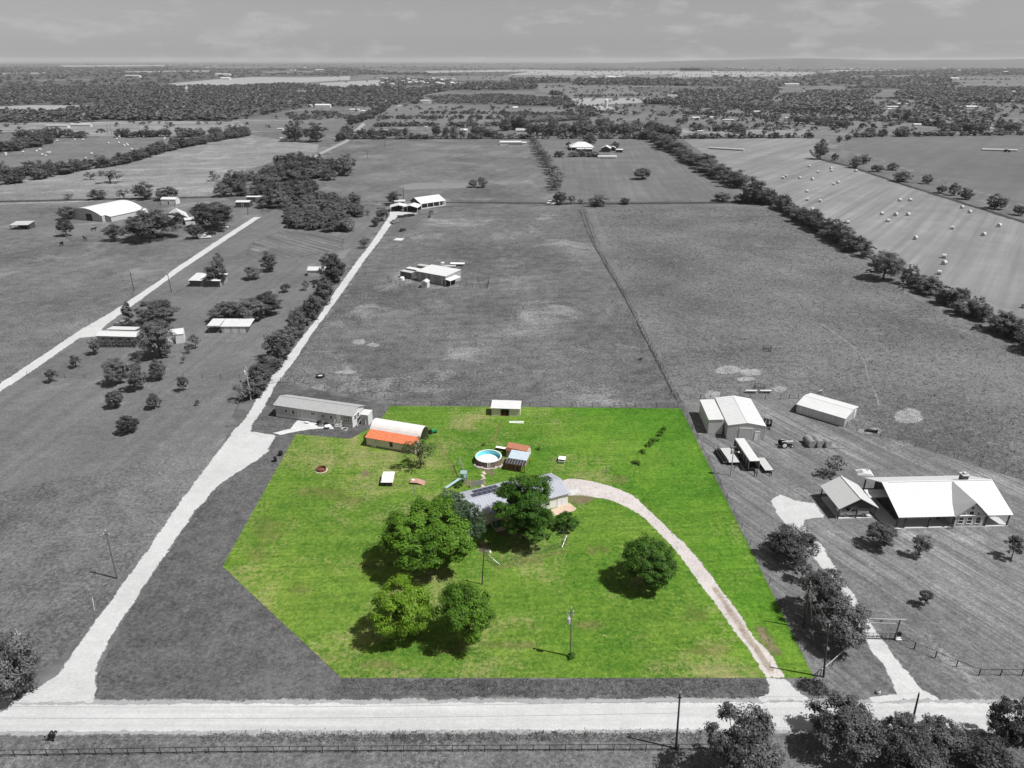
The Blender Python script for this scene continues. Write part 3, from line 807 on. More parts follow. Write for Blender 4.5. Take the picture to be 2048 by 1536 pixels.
# ---- brown barrel-roofed shed and hen coop
A = site(1018, 917); B = site(1054, 927)
t, L = frame('garden_shed', 'brown gambrel-roofed garden shed with cream end wall behind the coop', 'shed', (-1.2, 135.2), (3.0, 133.5))
D = 2.9
prof = [(0, 1.5), (.25, 2.2), (D / 2, 2.75), (D - .25, 2.2), (D, 1.5)]
b = MB(); n = 5
v = [(x, y, z) for x in (0, L) for y, z in [(0, 0)] + prof + [(D, 0)]]
b.add(v, [tuple(range(6, -1, -1)), tuple(range(7, 14)), (0, 7, 8, 1), (5, 12, 13, 6)])
b.build('wall', M_CREAM, t)
for k in range(4):
    (ya, za), (yb, zb_) = prof[k], prof[k + 1]
    MB().slab([(-.15, ya, za + .06), (L + .15, ya, za + .06), (L + .15, yb, zb_ + .06), (-.15, yb, zb_ + .06)], .05).build('roof_panel', M_BROWNR, t)
for k in range(6): MB().box(L + .01, L + .05, .2 + k * .42, .24 + k * .42, .05, 1.9).build('batten', M_TRIM, t)
wp = thing('firewood_stack', 'low white-topped stack of split logs behind the pool', 'firewood', site(1005, 901), R(-20))
for i in range(9):
    MB().tube((-1.4 + i * .35, -.25, .2), (-1.4 + i * .35, .25, .2), .16, .16, 7).build('log', M_DARKW, wp)
for i in range(8): MB().tube((-1.2 + i * .35, -.25, .46), (-1.2 + i * .35, .25, .46), .15, .15, 7).build('log', M_WOODG, wp)
MB().slab([(-1.5, -.35, .68), (1.5, -.35, .68), (1.5, .35, .72), (-1.5, .35, .72)], .05).build('cover_sheet', M_WHITEP, wp)
t, L = frame('chicken_coop', 'open timber chicken coop with pale blue metal roof and barred front', 'coop', (-1.35, 129.6), (2.6, 128.4))
mono_roof(t, 0, L, 1.7, 4.4, 2.05, 2.55, M_LIGHTBM, .05, seams=.33)
for i in range(8):
    x = L * i / 7
    MB().slab([(x - .03, .1, 1.78), (x + .03, .1, 1.78), (x + .03, 1.72, 2.1), (x - .03, 1.72, 2.1)], .06).build('roof_bar', M_STEEL, t)
MB().slab([(.05, .12, 1.72), (L - .05, .12, 1.72), (L - .05, 1.7, 2.03), (.05, 1.7, 2.03)], .02).build('dark_mesh_roof', mat('shade_mesh', (.03, .03, .035), .9), t)
for x in (.05, L / 2, L - .05):
    for y, h in ((.15, 1.7), (4.2, 2.45)): post(t, x, y, h, .06, M_REDW)
for z in (.1, 1.55): MB().box(0, L, .1, .18, z, z + .1).build('rail', M_REDW, t)
for s in (0, L): MB().box(s - .04, s + .04, .2, 4.2, 1.5, 1.6).build('rail', M_REDW, t)
for i in range(9): MB().box(.2 + i * .44, .23 + i * .44, .12, .15, .1, 1.6).build('bar', M_REDW, t)

# ---- white-roofed field shed at the north edge
A, B = site(983, 831), site(1040, 833)
t, L = frame('field_shed', 'small cream field shed with white sloping roof and dark open doorway', 'shed', A, B)
b = MB()
b.box(0, 2.3, 0, .08, 0, 2.0).box(4.2, L, 0, .08, 0, 2.0).box(2.3, 4.2, 0, .08, 1.85, 2.0)
b.hexa([(0, .08, 0), (.08, .08, 0), (.08, 3.0, 0), (0, 3.0, 0), (0, .08, 2.0), (.08, .08, 2.0), (.08, 3.0, 2.5), (0, 3.0, 2.5)])
b.hexa([(L - .08, .08, 0), (L, .08, 0), (L, 3.0, 0), (L - .08, 3.0, 0), (L - .08, .08, 2.0), (L, .08, 2.0), (L, 3.0, 2.5), (L - .08, 3.0, 2.5)])
b.box(.08, L - .08, 2.92, 3.0, 0, 2.45)
b.build('wall', M_CREAM, t)
mono_roof(t, -.15, L + .15, -.25, 3.2, 2.02, 2.6, M_WROOF, .08, seams=.9)
MB().box(2.2, 2.3, -.05, .1, 0, 2.0).build('jamb', M_WOODG, t); MB().box(4.2, 4.3, -.05, .1, 0, 2.0).build('jamb', M_WOODG, t)
rt = thing('fuel_can', 'small red can inside the dark doorway of the field shed', 'can', Vector((A[0], A[1], 0)) + Matrix.Rotation(math.atan2(B[1]-A[1], B[0]-A[0]), 3, 'Z') @ Vector((3.1, .6, 0)))
MB().lathe([(.001, 0), (.28, 0), (.28, .5), (.12, .62), (.12, .72), (.001, .72)], 10).build('body', mat('red_paint', (.5, .02, .02), .4), rt)
MB().tube((-.15, 0, .7), (.15, 0, .8), .04).build('handle', M_BLACK, rt)
for i in range(2):
    pl = thing('plank', 'white plank lying in the grass below the field shed, ' + ('nearer' if i else 'farther') + ' of two', 'plank', site(1033, 843.5 + i * 2.5), R(-1 - 3 * i), 'planks by the field shed')
    MB().box(-1.75, 1.75, -.14, .14, .03, .1).build('board', M_WHITEP, pl)

# ---- barn with curved roof and orange lean-to
A, B = (-32.3, 140.1), (-21.0, 136.3)
t, L = frame('quonset_barn', 'long barn with pale curved roof and bright orange lean-to roof', 'barn', A, B)
D0, D1, = 2.4, 7.0
pf = [(D0 + (D1 - D0) * k / 10, 2.9 + 1.5 * math.sin(math.pi * k / 10) ** .8) for k in range(11)]
b = MB()
v = [(x, y, z) for x in (0.1, L) for y, z in [(D0, 0)] + pf + [(D1, 0)]]
m_ = len(pf) + 2
b.add(v, [(0, m_, m_ + 1, 1), (m_ - 2, 2 * m_ - 2, 2 * m_ - 1, m_ - 1), tuple(range(m_ - 1, -1, -1))])
b.build('wall', mat('barn_tin', (.42, .40, .38), .6, .2, 1, streak=.3), t)
rf = MB()
for k in range(10):
    (ya, za), (yb, zb_) = pf[k], pf[k + 1]
    rf.slab([(-.2, ya, za + .05), (L + .25, ya, za + .05), (L + .25, yb, zb_ + .05), (-.2, yb, zb_ + .05)], .05)
rf.build('roof', M_AGED, t)
MB().box(.1, L, 0, .08, .0, 2.2).box(0.1, .18, .08, D0 - .02, 0, 2.4).box(L - .08, L, .08, D0 - .02, 0, 2.4).build('lean_to_wall', M_CREAM, t)
for k in range(12):
    x0 = -.1 + (L + .2) * k / 12; x1 = -.1 + (L + .2) * (k + 1) / 12 - .02
    MB().slab([(x0, -.25, 2.27), (x1, -.25, 2.27), (x1, D0 + .15, 3.05), (x0, D0 + .15, 3.05)], .05).build('roof_sheet', M_ORANGE, t)
MB().box(.12, L - .02, -.03, -.0, .0, .45).build('skirting', mat('stained_board', (.30, .24, .20), .9, .3, 2), t)
window(t, 'f', 6.2, .95, .55, .95, 0.0, M_BLACK); window(t, 'f', 2.5, 1.25, .3, .6, 0.0, M_TRIM)
door(t, 'f', 1.9, .8, 1.85, 0.0, M_CREAM)
bk = MB()
for k in range(6): bk.box(L - .6, L - .55, D0 + .4 + k * .7, D0 + .45 + k * .7, 0, 3.0)
bk.build('stud', M_DARKW, t)
gm = thing('lawn_mower', 'small green riding mower behind the curved barn', 'mower', site(865, 866), R(30))
MB().box(-.2, .9, -.35, .35, .35, .8).build('hood', M_GREENM, gm); MB().box(-.75, -.2, -.4, .4, .3, .5).build('deck', M_GREENM, gm)
MB().box(-.7, -.25, -.25, .25, .5, .95).build('seat', M_BLACK, gm)
for x, r in ((-.55, .33), (.7, .24)):
    for y in (-.45, .45): MB().tube((x, y - .09, r), (x, y + .09, r), r, r, 12).build('wheel', M_RUBBER, gm)

# ---- fire ring
p = site(643, 941)
t = thing('fire_ring', 'rusted steel fire ring on a pale stone edging in the lawn', 'fire pit', p)
MB().lathe([(.95, .05), (1.0, .05), (1.0, .62), (.95, .62), (.95, .05)], 24).build('ring', M_RUST, t)
MB().lathe([(.001, .08), (.95, .08)], 20).build('ash_bed', mat('ash', (.10, .05, .04), .95, .4, 5), t)
for i in range(20):
    a = i * .314
    o = MB().rbox((1.16 * math.cos(a), 1.16 * math.sin(a), .07), (.2, .32, .12), a).build('edging_stone', mat('pale_edging', (.52, .47, .38), .9, .2), t)
for i in range(4): MB().tube((-.5 + .3 * i, -.4, .15), (-.1 + .2 * i, .4, .25), .09).build('log', M_RUST, t)
# ---- small white-topped kennel
A, B = site(763.5, 973), site(785, 973)
t, L = frame('dog_kennel', 'low kennel with white sloping roof on the lawn near the sparse tree', 'kennel', A, B)
MB().box(0.05, L - .05, 0.05, .1, 0, .95).box(.05, .1, .1, 3.0, 0, 1.3).box(L - .1, L - .05, .1, 3.0, 0, 1.2).box(.1, L - .1, 2.95, 3.0, 0, 1.35).build('wall', mat('dark_kennel_side', (.06, .06, .07), .8), t)
mono_roof(t, -.1, L + .1, -.15, 3.2, 1.0, 1.45, M_WHITEP, .07)
MB().box(.35, .85, .03, .048, .05, .75).build('doorway', M_BLACK, t)
MB().box(L - .04, L + .0, .3, 2.8, .1, .9).build('side_board', M_TAN, t)
# ---- wooden platform with ramp
A, B = site(820, 969), site(849, 970)
t, L = frame('play_ramp', 'small red-brown wooden platform with a sloping ramp side on the lawn', 'ramp', A, B)
for i in range(5): MB().box(.3 * i, .3 * i + .28, 0, 1.6, .4, .47).build('plank', mat('faded_red_board', (.38, .22, .18), .85, .25, 3), t)
for i in range(4): MB().slab([(1.5, .4 * i, .46), (2.9, .4 * i - .2, .05), (2.9, .4 * i + .17, .05), (1.5, .4 * i + .38, .46)], .05).build('ramp_plank', MATS['faded_red_board'], t)
for x in (.08, 1.4):
    for y in (.08, 1.5): post(t, x, y, .4, .06, M_REDW)
MB().rbox((.5, .9, .56), (.5, .4, .18), .4).build('sack', M_WHITEP, t)
# ---- playset with slide and swing beam
p = site(928, 964)
t = thing('playset', 'blue-grey plastic slide tower with swing beam in the back lawn', 'playset', p, R(0))
for sx in (-.6, .6):
    for sy in (-.6, .6): MB().tube((sx, sy, 0), (sx * .9, sy * .9, 2.3), .06).build('post', M_BLUEG, t)
MB().box(-.62, .62, -.62, .62, 1.2, 1.28).build('platform', M_BLUEG, t)
for k in range(5): MB().box(-.62 + .28 * k, -.5 + .28 * k, -.62, -.58, 1.28, 1.9).build('side_panel', mat('slate_plastic', (.12, .15, .2), .6), t)
MB().slab([(-.65, -.65, 2.3), (.65, -.65, 2.3), (0.65, 0, 2.75), (-.65, 0, 2.75)], .06).slab([(.65, .65, 2.3), (-.65, .65, 2.3), (-.65, 0, 2.75), (.65, 0, 2.75)], .06).build('canopy', M_BLUEG, t)
sl = [(-.6 - .42 * k, -.5 - .3 * k, max(.18, 1.25 - .16 * k)) for k in range(8)]
s_ = MB()
for k in range(7):
    a, c = Vector(sl[k]), Vector(sl[k + 1])
    w = Vector((.21, -.30, 0)).normalized() * .28
    s_.slab([a - w, a + w, c + w, c - w], .05)
    for q in (-1, 1): s_.tube(a + w * q + Vector((0, 0, .06)), c + w * q + Vector((0, 0, .06)), .06, .06, 5)
s_.build('slide', mat('slide_plastic', (.34, .46, .46), .4, .1), t)
MB().tube((.1, .6, 2.1), (-1.4, 6.2, 2.3), .07).build('swing_beam', M_WOODG, t)
for e in (-.9, .9): MB().tube((-1.4 + e, 6.2 + .2 * e, 0), (-1.4, 6.2, 2.3), .06).build('leg', M_WOODG, t)
for f in (.35, .65):
    x, y = .1 - 1.5 * f, .6 + 5.6 * f
    q = MB()
    for e in (-.22, .22): q.tube((x + e * .25, y + e, 2.15), (x + e * .25, y + e, .5), .012, .012, 4)
    q.rbox((x, y, .5), (.2, .5, .05)); q.build('swing', M_BLACK, t)
# ---- picnic table
p = site(1124, 922)
t = thing('picnic_table', 'white square picnic table in the lawn right of the coop', 'table', p, R(-12))
MB().box(-.75, .75, -.7, .7, .72, .78).build('table_top', M_WHITEP, t)
for s in (-1, 1):
    MB().box(-.75, .75, s * 1.0 - .15, s * 1.0 + .15, .42, .47).build('bench', M_WOODG, t)
    MB().tube((s * .55, -.95, 0), (s * .55, .25, .72), .05).tube((s * .55, .95, 0), (s * .55, -.25, .72), .05).box(s * .55 - .04, s * .55 + .04, -1.0, 1.0, .36, .42).build('leg', M_WOODG, t)
# ---- posts standing in the lawn
def tpost(px, label, h, arm, m=M_TAN, r=.06):
    t = thing('clothesline_post', label, 'post', site(*px))
    MB().tube((0, 0, 0), (0, 0, h), r).build('upright', m, t)
    MB().tube((-arm, 0, h - .1), (arm, 0, h - .1), r * .8).build('crossarm', m, t)
tpost((829, 990), 'short T-shaped post in the lawn above the large left tree', 1.9, .45, M_WOODG)
for i, (x0, x1, y, nm) in enumerate([(1213, 1222, 946, 'right of the driveway'), (967, 978, 893, 'above the pool')]):
    a, c = site(x0, y), site(x1, y - .5)
    t = thing('trellis', 'thin open frame of posts standing in the grass ' + nm, 'trellis', a, 0)
    w = c[0] - a[0]
    m_ = M_REDW if i else M_WOODG
    for x in (0, w): MB().tube((x, 0, 0), (x, 0, 1.7), .05).build('post', m_, t)
    for z in (.6, 1.65): MB().tube((0, 0, z), (w, 0, z), .035).build('rail', m_, t)
t = thing('marker_post', 'single thin post in the grass right of the driveway', 'post', site(1267, 955)); MB().tube((0, 0, 0), (0, 0, 1.5), .05).build('shaft', M_GPOLE, t); MB().tube((0, 0, 1.5), (0, 0, 1.54), .06).build('cap', M_BLACK, t)

# ================================================================== mobile home beside the lot
A, B = site(553, 833), site(706, 856)
t, L = frame('mobile_home', 'long single-storey mobile home with grey shingle roof beside the gravel lane', 'house', A, B)
D = 5.6
shell(t, 0, L, 0, D, 3.1, 4.1, 'x', M_GSIDE, z0=.75)
ro = gable_roof(t, 0, L, 0, D, 3.1, 4.1, 'x', M_SHING, .3)
MB().box(-.01, L + .01, -.02, D + .02, 0, .75).build('skirting', mat('pale_skirting', .56, .8, .1), t)
shell(t, L + .005, L + .03, .02, D - .02, 3.08, 4.0, 'x', M_WSIDE, 'gable_end', z0=.77)
for u, z, w, h in ((2.9, 1.5, .7, .8), (4.9, 1.45, .8, .9), (10.2, 1.9, 1.1, .7), (15.0, 1.6, .7, .8)): window(t, 'f', u, z, w, h, 0)
for i in range(2):
    for k in range(3): window(t, 'f', L - 2.0 + k * .55, 1.45 + i * .75, .38, .5, 0, bars=False)
for i in range(2): window(t, 'r', 1.4 + i * 1.3, 1.6, .9, 1.1, L + .03)
door(t, 'f', 17.0, .95, 2.0, 0, M_TRIM, .95); door(t, 'f', 6.8, .9, 2.0, 0, M_GSIDE, .95)
v_ = MB()
for k in range(3): v_.box(16.2, 17.9, -.45 - .3 * k, -.05, 0.02, .9 - .3 * k)
v_.build('steps', M_CONC, t)
rl = MB()
for x in (16.2, 17.9):
    rl.tube((x, -.1, .9), (x, -.1, 1.9), .03).tube((x, -1.0, .3), (x, -1.0, 1.3), .03).tube((x, -.1, 1.85), (x, -1.0, 1.25), .03)
rl.build('handrail', M_TRIM, t)
MB().lathe([(.001, 0), (.3, 0)], 12).build('round_vent', M_DARKW, t).matrix_local = Matrix.Translation((12.8, -.03, 2.0)) @ Matrix.Rotation(math.pi / 2, 4, 'X')
for k in range(3): MB().lathe([(.09, 0), (.09, .35)], 8).build('roof_vent', M_TRIM, t).location = (5 + 5 * k, 4.0, 3.75)
def on(t, x, y, z=0.0):
    return tuple(t.matrix_basis @ Vector((x, y, z)))
bpy.context.view_layer.update()
mh = t
t2 = thing('entry_shed', 'small white shed with flat roof at the right end of the mobile home', 'shed', on(mh, L + 1.0, 2.2), mh.rotation_euler.z)
MB().box(0, 1.9, 0, 2.2, 0, 2.6).build('wall', M_WSIDE, t2); mono_roof(t2, -.12, 2.0, -.1, 2.35, 2.62, 2.85, M_WROOF, .07); door(t2, 'f', .7, .8, 1.9, 0, M_GSIDE)
MB().tube((-.6, -1.0, 0), (0, -.02, 1.5), .05).build('brace', M_TRIM, t2)
sheet('patio', [(595,841),(662,849),(668,858),(640,857),(612,860),(560,870),(545,866),(580,858)], .040, G_PADC, .08, .5, 90)
bpy.context.view_layer.update()
for i, (x, y, kind) in enumerate([(9.0, -1.1, 'bench'), (13.0, -1.4, 'box'), (15.0, -1.9, 'table'), (12.2, -1.0, 'grill'), (19.0, -1.3, 'tub'), (14.2, -1.2, 'grill')]):
    lab = {'bench': 'small pale bench by the mobile home wall', 'box': 'grey storage box on the patio of the mobile home', 'table': 'round pale patio table before the mobile home steps',
           'grill': ['', '', '', 'dark grill under the mobile home windows, left of the steps', '', 'dark covered grill right beside the mobile home steps'][i], 'tub': 'shallow pale tub on the ground right of the mobile home steps'}[kind]
    q = thing({'bench': 'bench', 'box': 'storage_box', 'table': 'patio_table', 'grill': 'barbecue_grill', 'tub': 'water_tub'}[kind], lab, kind, on(mh, x, y), mh.rotation_euler.z)
    if kind == 'bench':
        MB().box(-.6, .6, -.2, .2, .4, .46).build('seat', M_TRIM, q); [MB().box(s - .05, s + .05, -.18, .18, 0, .4).build('leg', M_TRIM, q) for s in (-.5, .5)]
    elif kind == 'box':
        MB().box(-.45, .45, -.35, .35, 0, .7).build('body', M_DOORG, q); MB().box(-.48, .48, -.38, .38, .7, .76).build('lid', M_DARKW, q)
    elif kind == 'table':
        MB().lathe([(.001, .68), (.75, .68), (.75, .74), (.001, .74)], 16).build('table_top', M_TRIM, q); MB().tube((0, 0, 0), (0, 0, .68), .06).build('leg', M_STEEL, q)
    elif kind == 'grill':
        MB().box(-.5, .5, -.3, .3, .5, .85).build('firebox', M_BLACK, q); MB().extrude([(-.5, .85), (.5, .85), (.4, 1.1), (-.4, 1.1)], -.28, .28).build('hood', M_BLACK, q)
        for s in (-.4, .4): MB().box(s - .04, s + .04, -.25, .25, 0, .5).build('leg', M_BLACK, q)
    else:
        MB().lathe([(.001, .1), (.55, .1), (.6, .3), (.66, .3), (.6, 0), (.001, 0)], 16).build('basin', M_TRIM, q); MB().lathe([(.001, .2), (.57, .2)], 16).build('water', M_GLASS, q)
for i, (x, y) in enumerate([(551, 923), (562, 911)]):
    q = thing('wheelie_bin', 'black wheeled rubbish bin by the lane, ' + ('nearer' if i == 0 else 'farther') + ' of the pair', 'bin', site(x, y), R(20 + 30 * i), 'bins by the lane')
    MB().hexa([(-.26, -.3, .08), (.26, -.3, .08), (.26, .3, .08), (-.26, .3, .08), (-.32, -.38, 1.0), (.32, -.38, 1.0), (.32, .38, 1.0), (-.32, .38, 1.0)]).build('body', M_BLACK, q)
    MB().box(-.34, .34, -.42, .4, 1.0, 1.08).build('lid', M_BLACK, q)
    for s in (-.3, .3): MB().tube((s - .04, .3, .12), (s + .04, .3, .12), .12, .12, 10).build('wheel', M_RUBBER, q)

# ================================================================== right-hand farmstead
# ---- workshop and side annex
A, B = site(1453, 878), site(1527, 880)
t, L = frame('workshop', 'white metal workshop with wide roller door and side door', 'workshop', A, B)
D = 14.2
shell(t, 0, L, 0, D, 3.4, 4.1, 'y', M_WSIDE, ribs=.3)
gable_roof(t, 0, L, 0, D, 3.4, 4.1, 'y', M_WROOF, .12, seams=.9)
door(t, 'f', 4.1, 2.7, 2.8, -.035, M_DOORG, panels=4, name='roller_door'); door(t, 'f', 6.6, .9, 2.05, -.035, M_TRIM)
MB().box(-.06, .02, -.06, -.037, 0, 3.4).build('corner_trim', M_DOORG, t); MB().box(L - .02, L + .06, -.06, -.037, 0, 3.4).build('corner_trim', M_DOORG, t)
A2, B2 = site(1415, 868), site(1447, 869.5)
t2, L2 = frame('shop_annex', 'lower white annex with horizontal siding left of the workshop', 'workshop', A2, (A2[0] + 3.25, A2[1] - .15))
MB().hexa([(0, 0, 0), (L2, 0, 0), (L2, 10.4, 0), (0, 10.4, 0), (0, 0, 3.55), (L2, 0, 3.75), (L2, 10.4, 3.75), (0, 10.4, 3.55)]).build('wall', M_WSIDE, t2)
for k in range(9): MB().box(.02, L2 - .02, -.03, -.004, .15 + k * .38, .44 + k * .38).build('siding_board', M_WSIDE, t2)
mono_roof(t2, -.15, L2, -.15, 10.55, 3.6, 3.8, M_WROOF, .1, axis='x')
# ---- long white barn
A, B = site(1592, 825), site(1687, 854)
t, L = frame('hay_barn', 'long white barn with low gable roof and streaked ribbed side', 'barn', A, B)
D = 8.4
shell(t, 0, L, 0, D, 2.1, 2.9, 'x', mat('streaked_siding', .58, .6, .1, .8, streak=.45), ribs=.28)
gable_roof(t, 0, L, 0, D, 2.1, 2.9, 'x', M_WROOF, .2, seams=1.0)
door(t, 'r', 6.8, .8, 1.9, L + .036, M_TRIM)
# ---- ranch house
A, B = site(1807, 1057), site(2013, 1052)
t, L = frame('ranch_house', 'large ranch house with bright white metal roof, stone gable and porches', 'house', A, B)
D0, D1 = 2.6, 12.0                         # walls set back behind the front porch
RZ, RY = 5.6, 7.0
ey, ez, by, bz = -.3, 2.65, 13.0, 2.9
b = MB()
sl = [(-1.6, ey, ez), (L + .35, ey, ez), (L + .35, RY, RZ), (-1.6, RY, RZ)]
roof = b.slab(sl, .14).slab([(L + .35, by, bz), (-1.6, by, bz), (-1.6, RY, RZ), (L + .35, RY, RZ)], .14)
for k in range(1, 34):
    x = -1.6 + (L + 1.95) * k / 34
    roof.slab([(x - .02, ey, ez + .03), (x + .02, ey, ez + .03), (x + .02, RY, RZ + .03), (x - .02, RY, RZ + .03)], .028)
ro = roof.build('roof', M_WROOF, t)
MB().rbox((L / 2, RY, RZ + .02), (L + .6, .35, .06)).build('ridge_cap', M_WROOF, ro)
b = MB()
zr = lambda y: ez + (y - ey) * (RZ - ez) / (RY - ey) - .2 if y < RY else bz + (by - y) * (RZ - bz) / (by - RY) - .2
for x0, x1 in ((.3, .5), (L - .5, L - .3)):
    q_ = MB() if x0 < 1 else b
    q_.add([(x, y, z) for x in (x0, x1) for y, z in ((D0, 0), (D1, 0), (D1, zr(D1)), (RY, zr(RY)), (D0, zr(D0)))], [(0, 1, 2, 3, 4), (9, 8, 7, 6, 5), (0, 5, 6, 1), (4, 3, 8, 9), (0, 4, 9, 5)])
    if x0 < 1: q_.build('gable_wall', mat('board_and_shade_gable', .05, .8, .2), t)  # shade on this end wall is put into its dark colour
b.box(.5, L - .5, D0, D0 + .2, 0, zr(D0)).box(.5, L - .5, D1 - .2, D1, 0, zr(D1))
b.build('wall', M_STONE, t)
MB().box(-.2, L + .2, -.15, D0, 0, .14).build('porch_floor', M_CONC, t)
MB().box(-3.2, -.22, -.15, 13.2, 0.0, .06).build('side_slab', M_CONC, t)
for x in (.0, 4.5, 9.0, L - 4.2, L - .05): post(t, x, .02, 2.55, .1, M_DARKW, 'porch_post', .14)
for x in (2.3, 6.2): window(t, 'f', x, .9, 1.3, 1.3, D0)
door(t, 'f', 7.9, 1.0, 2.1, D0, M_DARKW, .14); window(t, 'f', L - 2.2, .9, 1.4, 1.3, D0)
for x, y in ((-1.3, 12.6), (-1.3, .3)): post(t, x, y, 2.6, .1, M_DARKW, 'porch_post')
# stone gable bay with the tall windows
gx0, gx1 = 8.9, 14.8
shell(t, gx0 + .3, gx1 - .3, -.1, 5.4, 2.9, 5.3, 'y', M_STONE, 'stone_bay')
gm_ = (gx0 + gx1) / 2
b = MB()
for q in ([(gx0 - .25, 3.2, 2.9), (gx0 - .25, -.55, 2.6), (gm_, -.55, 5.65), (gm_, 6.6, 5.65)], [(gx1 + .25, -.55, 2.6), (gx1 + .25, 3.2, 2.9), (gm_, 6.6, 5.65), (gm_, -.55, 5.65)]):
    b.slab(q, .13)
b.build('bay_roof', mat('pale_roof_metal', .42, .45, .05), t)
for k in range(3): window(t, 'f', gm_ - 1.6 + k * 1.6, .9, .85, 1.3, -.1, M_TRIM)
window(t, 'f', gm_, 2.75, .85, .75, -.1, M_TRIM, bars=False)
for s in (-1, 1):
    x0, x1 = gm_ + s * 1.05, gm_ + s * 1.95
    pn = MB().add([(x0, -.12, 2.75), (x1, -.12, 2.75), (x0, -.12, 3.45), (x0, -.1, 2.75), (x1, -.1, 2.75), (x0, -.1, 3.45)], [(0, 1, 2), (5, 4, 3), (0, 3, 4, 1), (1, 4, 5, 2), (2, 5, 3, 0)])
    o = pn.build('window', M_GLASS, t)
    fr = MB().tube((x0, -.13, 2.75), (x1, -.13, 2.75), .04, .04, 4).tube((x1, -.13, 2.75), (x0, -.13, 3.45), .04, .04, 4).tube((x0, -.13, 3.45), (x0, -.13, 2.75), .04, .04, 4)
    fr.build('window_frame', M_TRIM, o)
o = MB().lathe([(.001, 0), (.24, 0), (.24, .04), (.001, .04)], 12).build('round_vent', M_GLASS, t); o.matrix_local = Matrix.Translation((gm_, -.1, 4.2)) @ Matrix.Rotation(math.pi / 2, 4, 'X')
cx, cy = 14.5, 7.6
ch = MB().box(cx - .55, cx + .55, cy - .55, cy + .55, 4.2, 6.5).build('chimney', mat('dark_stone', .12, .9, .3, 4), t)
MB().box(cx - .7, cx + .7, cy - .7, cy + .7, 6.5, 6.62).box(cx - .3, cx + .3, cy - .3, cy + .3, 6.62, 6.95).build('chimney_cap', M_CONC, ch)
bpy.context.view_layer.update()
rh = t
wr = thing('wagon_wheel', 'dark wheel ornament leaning on the ranch house porch beside the stone gable', 'wheel', on(rh, 8.3, -.5), rh.rotation_euler.z)
rim = MB()
for k in range(16):
    a0, a1 = k * .3927, (k + 1) * .3927
    rim.tube((.5 * math.cos(a0), -.12, .5 + .5 * math.sin(a0)), (.5 * math.cos(a1), -.12, .5 + .5 * math.sin(a1)), .06, .06, 5)
rim.build('rim', M_DARKW, wr)
for k in range(8): MB().tube((0, -.12, .5), (.48 * math.cos(k * .785), -.12, .5 + .48 * math.sin(k * .785)), .03, .03, 4).build('spoke', M_WOODG, wr)
# ---- carport
A, B = site(1675, 1038), site(1748, 1036)
t, L = frame('carport', 'open carport with pale gable roof and dark gable end beside the ranch house', 'carport', A, B)
D = 7.4
MB().box(0, L, 0, D, 0, .08).build('slab', M_CONC, t)
for x in (.05, L / 2, L - .05): post(t, x, .1, 2.35, .09, M_DARKW)
for x in (.05, L - .05): post(t, x, D - .1, 2.35, .09, M_DARKW)
shell(t, 0.0, L, .0, .08, 2.35, 4.3, 'y', mat('board_and_shade_gable', .05, .8, .2), 'gable_end', z0=2.3)
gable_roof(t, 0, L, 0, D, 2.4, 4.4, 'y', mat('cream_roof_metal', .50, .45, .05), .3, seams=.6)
bpy.context.view_layer.update()
cp = t
bz_ = thing('breezeway', 'short covered walkway with ribbed metal roof between carport and ranch house', 'walkway', on(cp, L + .15, 3.0), cp.rotation_euler.z)
mono_roof(bz_, 0, 2.0, 0, 2.3, 2.5, 2.75, M_WROOF, .08); mono_roof(bz_, 2.02, 3.9, 0, 2.3, 2.5, 2.75, M_GROOF, .09, seams=.3, name='ribbed_roof')
for x in (.2, 3.6):
    for y in (.15, 2.15): post(bz_, x, y, 2.45, .07)
# ---- storm shelter mound
p = site(1747, 950)
t = thing('storm_shelter', 'low pale concrete storm shelter with sloping sides in the back yard', 'shelter', site(1729, 946), R(-8))
MB().hexa([(-1.6, -1.2, 0), (1.6, -1.2, 0), (1.6, 1.2, 0), (-1.6, 1.2, 0), (-.4, -1.0, .42), (1.0, -1.0, .42), (1.0, 1.0, .42), (-.4, 1.0, .42)]).build('mound', mat('pale_concrete', .46, .9, .12), t)
MB().slab([(-1.5, .5, .08), (-1.5, -.5, .08), (-.45, -.5, .43), (-.45, .5, .43)], .03).build('hatch', M_STEEL, t)
MB().tube((.8, .6, .3), (.8, .6, .8), .1).tube((.8, .6, .8), (.8, .6, .9), .18).build('vent_pipe', M_STEEL, t)

# ================================================================== pasture barn and outbuildings
A, B = site(834, 561), site(892, 572)
t, L = frame('pasture_barn', 'tin-sided pasture barn with flat white roof and open lean-to end', 'barn', A, B)
D = 9.6
MB().hexa([(0, 0, 0), (L, 0, 0), (L, D, 0), (0, D, 0), (0, 0, 3.6), (L, 0, 3.6), (L, D, 3.9), (0, D, 3.9)]).build('wall', mat('patchy_tin', .33, .6, .3, 1.2, streak=.3), t)
for k in range(13):
    x0 = L * k / 13
    MB().box(x0 + .02, x0 + L / 13 - .02, -.04, -.004, .05 + .15 * (k % 3 == 1), 3.55).build('tin_sheet', M_GSIDE if k in (1, 4, 6, 7, 11) else mat('dull_tin', .26, .6, .25, 1.2, streak=.3), t)
mono_roof(t, -.3, L + .2, -.3, D + .3, 3.72, 4.05, M_WROOF, .1, seams=.9)
mono_roof(t, L, L + 2.6, -.6, D - 3.2, 2.75, 2.35, M_WROOF, .08, axis='x', name='lean_to_roof')
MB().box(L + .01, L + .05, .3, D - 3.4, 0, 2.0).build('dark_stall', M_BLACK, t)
for y in (-.4, 2.8, D - 3.6): post(t, L + 2.4, y, 2.35, .08, M_GSIDE)
door(t, 'f', L - .9, .8, 2.2, -.04, M_DARKW)
